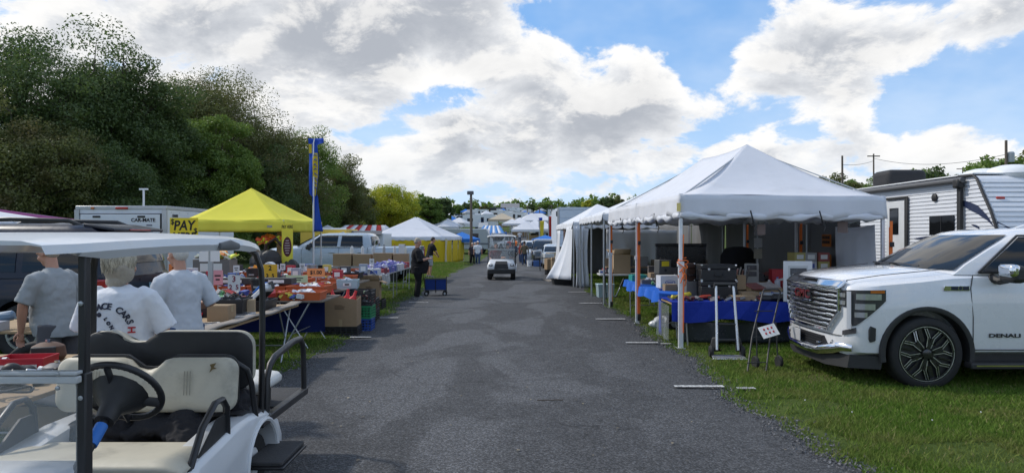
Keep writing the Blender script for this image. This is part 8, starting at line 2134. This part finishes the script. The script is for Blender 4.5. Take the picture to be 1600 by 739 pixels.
# ------------------------------------------------------------------ far fairground on the rise
def far_canopy(label, X, Y, w, d, eave, peak, m, group, cat='canopy tent', rz=0.0):
 t = thing('far_canopy', label, cat, (X, Y, gz(X, Y)), rz, group)
 A, B, C, D = (-w / 2, -d / 2), (w / 2, -d / 2), (w / 2, d / 2), (-w / 2, d / 2); r = max(0, w - d) / 2
 E, F = ((-r, 0), (r, 0)) if w > d else ((0, 0), (0, 0))
 g = G()
 for (P, Q, tp, tq) in ((A, B, E, F), (B, C, F, F), (C, D, F, E), (D, A, E, E)):
  g.grid(lambda s, q, P=P, Q=Q, tp=tp, tq=tq: (*lerp(lerp(P, Q, s), lerp(tp, tq, s), q), eave + (peak - eave) * q ** 1.15), 3, 5)
 obj('roof', g, m, t)
 g = G()
 for P, Q in ((A, B), (B, C), (C, D), (D, A)): g.grid(lambda s, q: (*lerp(P, Q, s), eave - .3 * q), 1, 1)
 obj('valance', g, m, t)
 for P in (A, B, C, D): obj('pole', G().bb(P[0] * .98 - .03, P[0] * .98 + .03, P[1] * .98 - .03, P[1] * .98 + .03, 0, eave), STEEL(), t)
 return t
def at(px, Y): return (px - 800) / FOC * Y
FW = fabric('far_white', (.74, .75, .79), .2); FB_ = fabric('far_blue', (.05, .20, .60), .2); FR_ = fabric('far_red', (.5, .07, .05), .2); FG_ = fabric('far_grey', (.40, .42, .46), .2); FTAN = fabric('far_tan', (.55, .47, .36), .2)
GF_ = 'far canopies on the rise'
for (px, Y, w, d, e, p, m, lab) in [
  (823, 96, 4.2, 3.6, 2.2, 3.3, FW, 'pale blue white canopy, left of the close far pair'), (848, 97, 4.0, 3.6, 2.2, 3.3, FW, 'pale blue white canopy, right of the close far pair'),
  (852, 70, 2.6, 3, 1.95, 2.35, FB_, 'low bright blue canopy near the far dark vehicles'), (722, 62, 3.0, 3.0, 2.0, 2.6, FB_, 'bright blue canopy behind the marquee corner'),
  (800, 112, 3.2, 3.2, 2.1, 2.9, FW, 'small white far canopy above the oncoming cart'), (838, 120, 6, 4, 2.4, 3.6, FW, 'wide white far canopy behind the close pair'),
  (870, 125, 5, 4, 2.4, 3.4, FW, 'white far canopy at the box truck edge'), (785, 130, 5, 4, 2.3, 3.3, FTAN, 'tan far canopy above the striped one'),
  (868, 100, 3, 3, 2.2, 3.0, FG_, 'grey far canopy left of the box truck'), (925, 60, 4, 4, 2.3, 3.7, FW, 'small white peak beside the box truck'),
  (700, 105, 4, 4, 2.2, 3.2, FW, 'white far canopy left of the motor home'), (662, 110, 4, 4, 2.2, 3.0, FW, 'white far canopy above the marquee roof'), (548, 74, 5, 5, 2.3, 3.4, FW, 'white far canopy left of the red striped tent'), (512, 68, 4, 4, 2.3, 3.3, FW, 'white far canopy behind the yellow box')]:
 far_canopy(lab, at(px, Y), Y, w, d, e, p, m, GF_)
# lesser canopies and vehicles that fill the hillside: rows, each one an object of its own
k = 0
shared = {}
def cheap(kind):
 """shared meshes for things only a few pixels high"""
 if kind in shared: return shared[kind]
 if kind == 'van':
  b = G().loft([[(x, y, z) for x, y in ((-2.4, -.95), (2.4, -.95), (2.4, .95), (-2.4, .95))] for z in (.35, .9)]); b.loft([[(-2.2, -.92, .9), (2.35, -.92, .9), (2.35, .92, .9), (-2.2, .92, .9)], [(-1.2, -.8, 1.75), (2.2, -.8, 1.75), (2.2, .8, 1.75), (-1.2, .8, 1.75)]])
  w = G().loft([[(-1.95, -.90, 1.0), (2.2, -.90, 1.0), (2.2, .90, 1.0), (-1.95, .90, 1.0)], [(-1.28, -.84, 1.6), (2.15, -.84, 1.6), (2.15, .84, 1.6), (-1.28, .84, 1.6)]])
  t = G()
  for x in (-1.5, 1.5): t.tube([(x, -.97, .34), (x, .97, .34)], .34, 12)
  out = (b, w, t)
 elif kind == 'camper':
  b = G().loft([[(x, y, .5) for x, y in ((-3.4, -1.2), (3.4, -1.2), (3.4, 1.2), (-3.4, 1.2))], [(x, y, 2.9) for x, y in ((-3.3, -1.2), (3.3, -1.2), (3.3, 1.2), (-3.3, 1.2))]]); b.bb(-1, 0, -.5, .5, 2.9, 3.15)
  w = G().bb(-2.4, -1.2, -1.22, 1.22, 1.6, 2.2).bb(.4, 1.0, -1.22, 1.22, .6, 2.4).bb(1.6, 2.6, -1.22, 1.22, 1.6, 2.2)
  t = G()
  for x in (-.5, .5): t.tube([(x, -1.15, .34), (x, 1.15, .34)], .34, 12)
  out = (b, w, t)
 else:
  b = G().loft([[(x, y, z) for x, y in ((-1.5, -1.5), (1.5, -1.5), (1.5, 1.5), (-1.5, 1.5))] for z in (1.9, 2.15)] + [[(x, y, 3.05) for x, y in ((-.05, -.05), (.05, -.05), (.05, .05), (-.05, .05))]])
  w = G().bb(-1.3, 1.3, .4, .9, 0, .8); t = G()
  for x in (-1.45, 1.45):
   for y in (-1.45, 1.45): t.bb(x - .03, x + .03, y - .03, y + .03, 0, 2)
  out = (b, w, t)
 shared[kind] = [rawmesh(kind, q.v, q.f, 30) for q in out]; return shared[kind]
PAINTS = [(paint('far_paint_white', (.62, .63, .65)), 'white'), (paint('far_paint_silver', (.36, .38, .40)), 'silver'), (paint('far_paint_dark', (.03, .033, .04)), 'dark'), (paint('far_paint_red', (.28, .03, .03)), 'red'), (paint('far_paint_blue', (.04, .09, .22)), 'blue')]
FABS = [(FW, 'white'), (FW, 'white'), (FB_, 'blue'), (FG_, 'grey'), (FW, 'white'), (FW, 'white'), (FTAN, 'tan')]
rf_ = random.Random(99)
def zone(x, Y):
 p = 800 + x / Y * FOC
 for lim, s in ((640, 'behind the yellow tree'), (690, 'above the marquee roof'), (725, 'left of the lamp pole'), (750, 'right of the lamp pole'), (778, 'above the walkers'), (805, 'above the oncoming cart'), (830, 'right above the cart'), (860, 'above the pale canopies'), (895, 'over the box truck')):
  if p < lim: return s
 return 'right of the box truck'
for Y in (104, 116, 128, 142, 156, 172, 190, 210, 232, 256, 284, 312):
 x0, x1 = at(585, Y), at(935, Y)
 x = x0 + rf_.uniform(0, 3)
 while x < x1:
  r_ = rf_.random(); kind = 'van' if r_ < .50 else 'camper' if r_ < .62 else 'tent'
  if abs(x - at(790, Y)) < 2.2 and Y < 130: x += 4; continue
  m0, nm = rf_.choice(FABS) if kind == 'tent' else (PAINTS[0] if rf_.random() < .45 else rf_.choice(PAINTS))
  if kind == 'camper': m0, nm = PAINTS[0]
  me = cheap(kind)
  lab = {'van': 'tiny %s parked vehicle on the hillside %s, %s', 'camper': 'tiny %s camper on the hillside %s, %s', 'tent': 'tiny %s canopy on the hillside %s, %s'}[kind] % (nm, 'foot' if Y < 125 else 'lower slope' if Y < 165 else 'middle' if Y < 220 else 'upper slope' if Y < 270 else 'crest', zone(x, Y))
  t = thing({'van': 'parked_car', 'camper': 'camper_trailer', 'tent': 'far_canopy'}[kind], lab, {'van': 'car', 'camper': 'camper trailer', 'tent': 'canopy tent'}[kind], (x, Y + rf_.uniform(-3, 3), 0), rf_.uniform(-.5, .5) + (PI / 2 if kind == 'van' and rf_.random() < .5 else 0), '%s %s crowding the far hillside' % (nm, {'van': 'vehicles', 'camper': 'campers', 'tent': 'canopies'}[kind]))
  t.location.z = gz(t.location.x, t.location.y)
  obj({'van': 'body', 'camper': 'shell', 'tent': 'roof'}[kind], me[0], None, t).data = me[0].copy() if False else me[0]
  ob = t.children[0]; ob.material_slots and None
  if len(me[0].materials) == 0: me[0].materials.append(m0)
  ob.material_slots[0].link = 'OBJECT'; ob.material_slots[0].material = m0
  for nm2, mm, q in (({'van': 'windows', 'camper': 'windows', 'tent': 'table'}[kind], DARKGLASS() if kind != 'tent' else WOOD(), me[1]), ({'van': 'wheels', 'camper': 'wheels', 'tent': 'poles'}[kind], RUBBER() if kind != 'tent' else STEEL(), me[2])):
   if len(q.materials) == 0: q.materials.append(mm)
   o2 = bpy.data.objects.new(nm2, q); COL.objects.link(o2); o2.parent = t; stuff(o2)
  x += {'van': 4.6, 'camper': 6.5, 'tent': 4.4}[kind] * rf_.uniform(.85, 1.5)
# named mid distance vehicles
car('sport_utility_vehicle', 'white SUV on the rise, left of the two behind the oncoming cart', 'SUV', (at(767, 92), 90, gz(0, 90)), R(60), (.62, .63, .65), 'suv', 'white SUVs on the rise'); car('sport_utility_vehicle', 'white SUV on the rise, right of the two behind the oncoming cart', 'SUV', (at(784, 92), 91, gz(0, 90)), R(75), (.62, .63, .65), 'suv', 'white SUVs on the rise')
GR = 'vehicles parked nose to the lane at right'
car('sport_utility_vehicle', 'dark SUV facing the camera beyond the lane goods', 'SUV', (at(852, 50), 47.5, gz(0, 48)), R(90), (.012, .014, .02), 'suv', GR)
car('sport_utility_vehicle', 'silver SUV behind the dark SUV beyond the lane goods', 'SUV', (at(838, 57), 55.5, gz(0, 56)), R(90), (.40, .43, .46), 'suv', GR)
car('sport_utility_vehicle', 'white van behind the silver SUV in the far lane', 'van', (at(828, 66), 64, gz(0, 64)), R(90), (.50, .53, .56), 'suv', GR)
car('parked_car', 'pale blue silver car close to the box truck', 'car', (at(868, 44), 41.5, gz(0, 42)), R(90), (.42, .47, .52), 'car', GR)
# roof ladder rack on the van
mhx = at(722, 84)
mh = thing('motor_home', 'long silver motor home behind the marquee and utility pole', 'motor home', (mhx, 84, gz(0, 84)), R(-4))
obj('shell', G().prism([(-3.6, .5), (3.2, .5), (3.7, .9), (3.5, 1.9), (3.0, 2.9), (-3.6, 2.9)], -1.2, 1.2, 'y'), mat('rv_silver', (.40, .43, .44), .35, var=.05), mh, bevel=.08)
obj('stripe', G().bb(-3.55, 3.3, -1.215, -1.2, 1.05, 1.25), mat('stripe_grey', (.14, .15, .17), .5), mh); obj('windshield', G().loft([[(3.52, -1.1, 1.8), (3.52, 1.1, 1.8), (3.56, 1.1, 1.8), (3.56, -1.1, 1.8)], [(3.05, -1.1, 2.75), (3.05, 1.1, 2.75), (3.09, 1.1, 2.75), (3.09, -1.1, 2.75)]]), DARKGLASS(), mh)
for x in (-2.6, -.6, 1.6): obj('window', G().bb(x - .5, x + .5, -1.22, -1.2, 1.7, 2.35), DARKGLASS(), mh)
for x in (-2.2, 2.3):
 for s in (-1, 1): obj('wheel', G().tube([(x, s * 1.0, .42), (x, s * 1.22, .42)], .42, 18), RUBBER(), mh)
# behind the silver pickup: yellow box, blue porch, white trailer
yb = thing('box_truck', 'yellow box truck body behind the feather flag', 'truck', (at(510, 44), 44, gz(0, 44)), R(2)); obj('box', G().bb(-1.6, 1.2, 0, 4, .9, 2.4), mat('box_yellow', (.62, .42, .05), .5), yb, bevel=.03); obj('roof_edge', G().bb(-1.62, 1.22, -.02, .05, 2.36, 2.46), WHITE(), yb); obj('chassis', G().bb(-1.2, 1.0, .3, 3.8, .4, .9), BLACKM(), yb)
pc = thing('porta_shed', 'blue walled shed with white roof behind the silver pickup', 'shed', (at(534, 42), 42, gz(0, 42))); obj('wall', G().bb(-1.05, 1.05, 0, 2, 0, 1.65), mat('shed_blue', (.03, .09, .26), .6), pc); obj('roof', G().loft([[(-1.15, -.1, 1.65), (1.15, -.1, 1.65), (1.15, 2.1, 1.65), (-1.15, 2.1, 1.65)], [(-.6, .9, 2.1), (.6, .9, 2.1), (.6, 1.1, 2.1), (-.6, 1.1, 2.1)]]), WHITE(), pc); obj('window_band', G().bb(-1.0, 1.0, -.012, 0, 1.35, 1.6), mat('band_pale', (.40, .47, .52), .4), pc)
wt_ = thing('vending_trailer', 'white vending trailer with dark hatch behind the silver pickup', 'trailer', (at(566, 46), 46, gz(0, 46))); obj('shell', G().bb(-1.5, 1.4, 0, 3, .5, 2.2), CTW(), wt_, bevel=.08, seg=3); obj('awning', G().loft([[(-1.1, -.5, 2.05), (1.3, -.5, 2.05), (1.3, 0, 2.3), (-1.1, 0, 2.3)], [(-1.1, -.5, 2.10), (1.3, -.5, 2.10), (1.3, 0, 2.35), (-1.1, 0, 2.35)]]), mat('awning_grey', (.10, .10, .105), .6, var=.1), wt_); obj('hatch', G().bb(-.7, .1, -.015, 0, .7, 2.0), BLACKM(), wt_); obj('door', G().bb(.3, .9, -.015, 0, .6, 2.0), mat('door_tan', (.45, .42, .38), .5), wt_); obj('hitch', G().bb(-2.3, -1.5, 1.4, 1.5, .5, .58), BLACKM(), wt_)
# utility poles and flags
def utility_pole(label, X, Y, h, r=.13, arm=None, lamp=False, cans=0, group='wooden utility poles'):
 t = thing('utility_pole', label, 'utility pole', (X, Y, gz(X, Y)), 0, group)
 obj('mast', G().tube([(0, 0, 0), (.02, 0, h * .5), (0, 0, h)], [r, r * .85, r * .7], 10), mat('pole_wood', (.13, .105, .085), .9, var=.2, bump=.4, bscale=12), t)
 if arm: obj('crossarm', G().bb(-arm, arm, -.05, .05, h - .35, h - .22), mat('pole_wood', (.13, .105, .085), .9, var=.2, bump=.4, bscale=12), t)
 if lamp: obj('lamp_head', G().box((-.05, -.05, h + .12), (.55, .4, .30)), mat('lamp_grey', (.10, .10, .11), .5), t, bevel=.05); obj('lamp_bracket', G().tube([(0, 0, h - .5), (-.05, -.05, h)], .04, 6), STEEL(), t)
 for i in range(cans): obj('transformer', G().lathe([(.001, 0), (.26, 0), (.28, .1), (.28, .8), (.2, .9), (.001, .92)], 14, c=(.42, 0, h * (.60 + .22 * i))), mat('transformer_grey', (.42, .44, .46), .5), t)
 return t
utility_pole('dark utility pole with a lamp head beside the lane beyond the marquee', at(736, 60), 60, 5.3 - gz(0, 60), .14, lamp=True)
utility_pole('bare wooden pole right of the large canopy peak', at(1316, 70), 70, CAMZ + 126 / FOC * 70 - gz(0, 70), .13)
utility_pole('wooden pole with a crossarm left of the black roof cover', at(1365, 85), 85, CAMZ + 129 / FOC * 85 - gz(0, 85), .12, arm=.75)
utility_pole('tall wooden pole with transformers at the right edge', at(1572, 62), 62, CAMZ + 150 / FOC * 62 - gz(0, 62), .15, cans=2)
utility_pole('small far pole with a crossarm above the travel trailer roof', at(1504, 120), 120, CAMZ + 108 / FOC * 120 - gz(0, 120), .10, arm=1.0)
for k, (px, Y, top) in enumerate(((824, 190, 322), (843, 185, 323), (707, 200, 333), (862, 170, 320))): utility_pole(['far thin pole above the pale canopies, left', 'far thin pole above the pale canopies, right', 'far thin pole at the narrow dark tree', 'far thin pole left of the box truck'][k], at(px, Y), Y, CAMZ + (369.5 - top) / FOC * Y - gz(0, Y), .14, arm=.8)
def wire(label, P, Q, sag):
 n = 24; P, Q = Vector(P), Vector(Q)
 o = obj('power_line', G().tube([P.lerp(Q, i / n) - Vector((0, 0, sag * 4 * (i / n) * (1 - i / n))) for i in range(n + 1)], .022, 5), BLACKM()); tag(o, label, 'power line', 'overhead power lines')
wire('power line running right from the lamp pole over the lane', (at(736, 60), 60, 5.0), (at(862, 170), 170, CAMZ + 48 / FOC * 170), 1.5)
wire('power line between the far poles over the canopies', (at(843, 185), 185, CAMZ + 44 / FOC * 185), (at(912, 175), 175, CAMZ + 42 / FOC * 175), .8)
wire('power line between the crossarm pole and the transformer pole', (at(1365, 85), 85, CAMZ + 122 / FOC * 85), (at(1572, 62), 62, CAMZ + 128 / FOC * 62), .8)
wire('power line between the bare pole and the crossarm pole', (at(1316, 70), 70, CAMZ + 112 / FOC * 70), (at(1365, 85), 85, CAMZ + 118 / FOC * 85), .2)
def far_flag(label, px, Y, top, h, m, group='tall feather flags on the rise'):
 X = at(px, Y); t = thing('feather_flag', label, 'flag', (X, Y, gz(X, Y)), 0, group); H = CAMZ + (369.5 - top) / FOC * Y - gz(X, Y)
 obj('pole', G().tube([(0, 0, 0), (0, 0, H)], .04, 6), STEEL(), t)
 cloth_obj('cloth', G().grid(lambda s, q: (.05 + .42 * s * (1 - .3 * q), .05 * math.sin(5 * s + 7 * q), H - h * q), 4, 12), m, t)
far_flag('red feather flag near the box truck', 857, 75, 338, 2.6, fabric('flag_red', (.50, .06, .05), .3)); far_flag('second red feather flag further along', 862, 110, 333, 3.0, fabric('flag_red', (.50, .06, .05), .3)); far_flag('yellow feather flag left of the red one', 843, 72, 345, 2.6, FY()); far_flag('blue green feather flag near the pale canopies', 842, 95, 340, 2.4, FB())
# far house on the skyline
hs = thing('farm_house', 'low pale house with grey roof on the far rise', 'house', (at(797, 300), 300, gz(0, 300))); obj('wall', G().bb(-3.6, 3.6, 0, 7, 0, 2.8), mat('house_tan', (.36, .33, .30), .8), hs); obj('roof', G().prism([(-.6, 2.8), (7.6, 2.8), (3.5, 4.8)], -4, 4, 'x'), mat('roof_grey', (.20, .20, .21), .8), hs)
for x in (-2.4, 0, 2.4): obj('window', G().bb(x - .5, x + .5, -.06, 0, 1.0, 2.2), DARKGLASS(), hs)
h2 = thing('farm_building', 'white flat building left of the far house', 'building', (at(768, 290), 290, gz(0, 290))); obj('wall', G().bb(-4, 4, 0, 6, 0, 2.6), WHITE(), h2); obj('roof', G().bb(-4.3, 4.3, -.3, 6.3, 2.6, 3.0), mat('roof_dark', (.08, .08, .09), .8), h2); obj('door', G().bb(-2, 2, -.06, 0, 0, 2.8), BLACKM(), h2)
# people dotted in the distance between the far canopies
for k, (px, Y) in enumerate(((796, 84), (801, 82), (806, 85), (812, 100), (790, 102))):
 person('tiny far person %s on the rise above the oncoming cart' % ['in red, left', 'in dark clothes', 'in orange, right', 'in white', 'in blue'][k], (at(px, Y), Y, gz(0, Y)), R(60 * k), H=1.72, shirt=[FR_, SH_BLACK, ORANGE(), SH_WHITE, FB_][k], trousers=JEANS, hair=HAIR_DARK, vox=.035, group='tiny far people on the rise')

# tiny things that read alike: say which of the few it is
_by = {}
for o in bpy.data.objects:
 if o.parent is None and str(o.get('label', '')).startswith('tiny ') and 'hillside' in o['label']: _by.setdefault(o['label'], []).append(o)
for l, os_ in _by.items():
 os_.sort(key=lambda o: o.location.x / o.location.y)
 for i, o in enumerate(os_):
  if len(os_) in (2, 3): o['label'] = l + ((', left one', ', right one') if len(os_) == 2 else (', left one', ', middle one', ', right one'))[i]
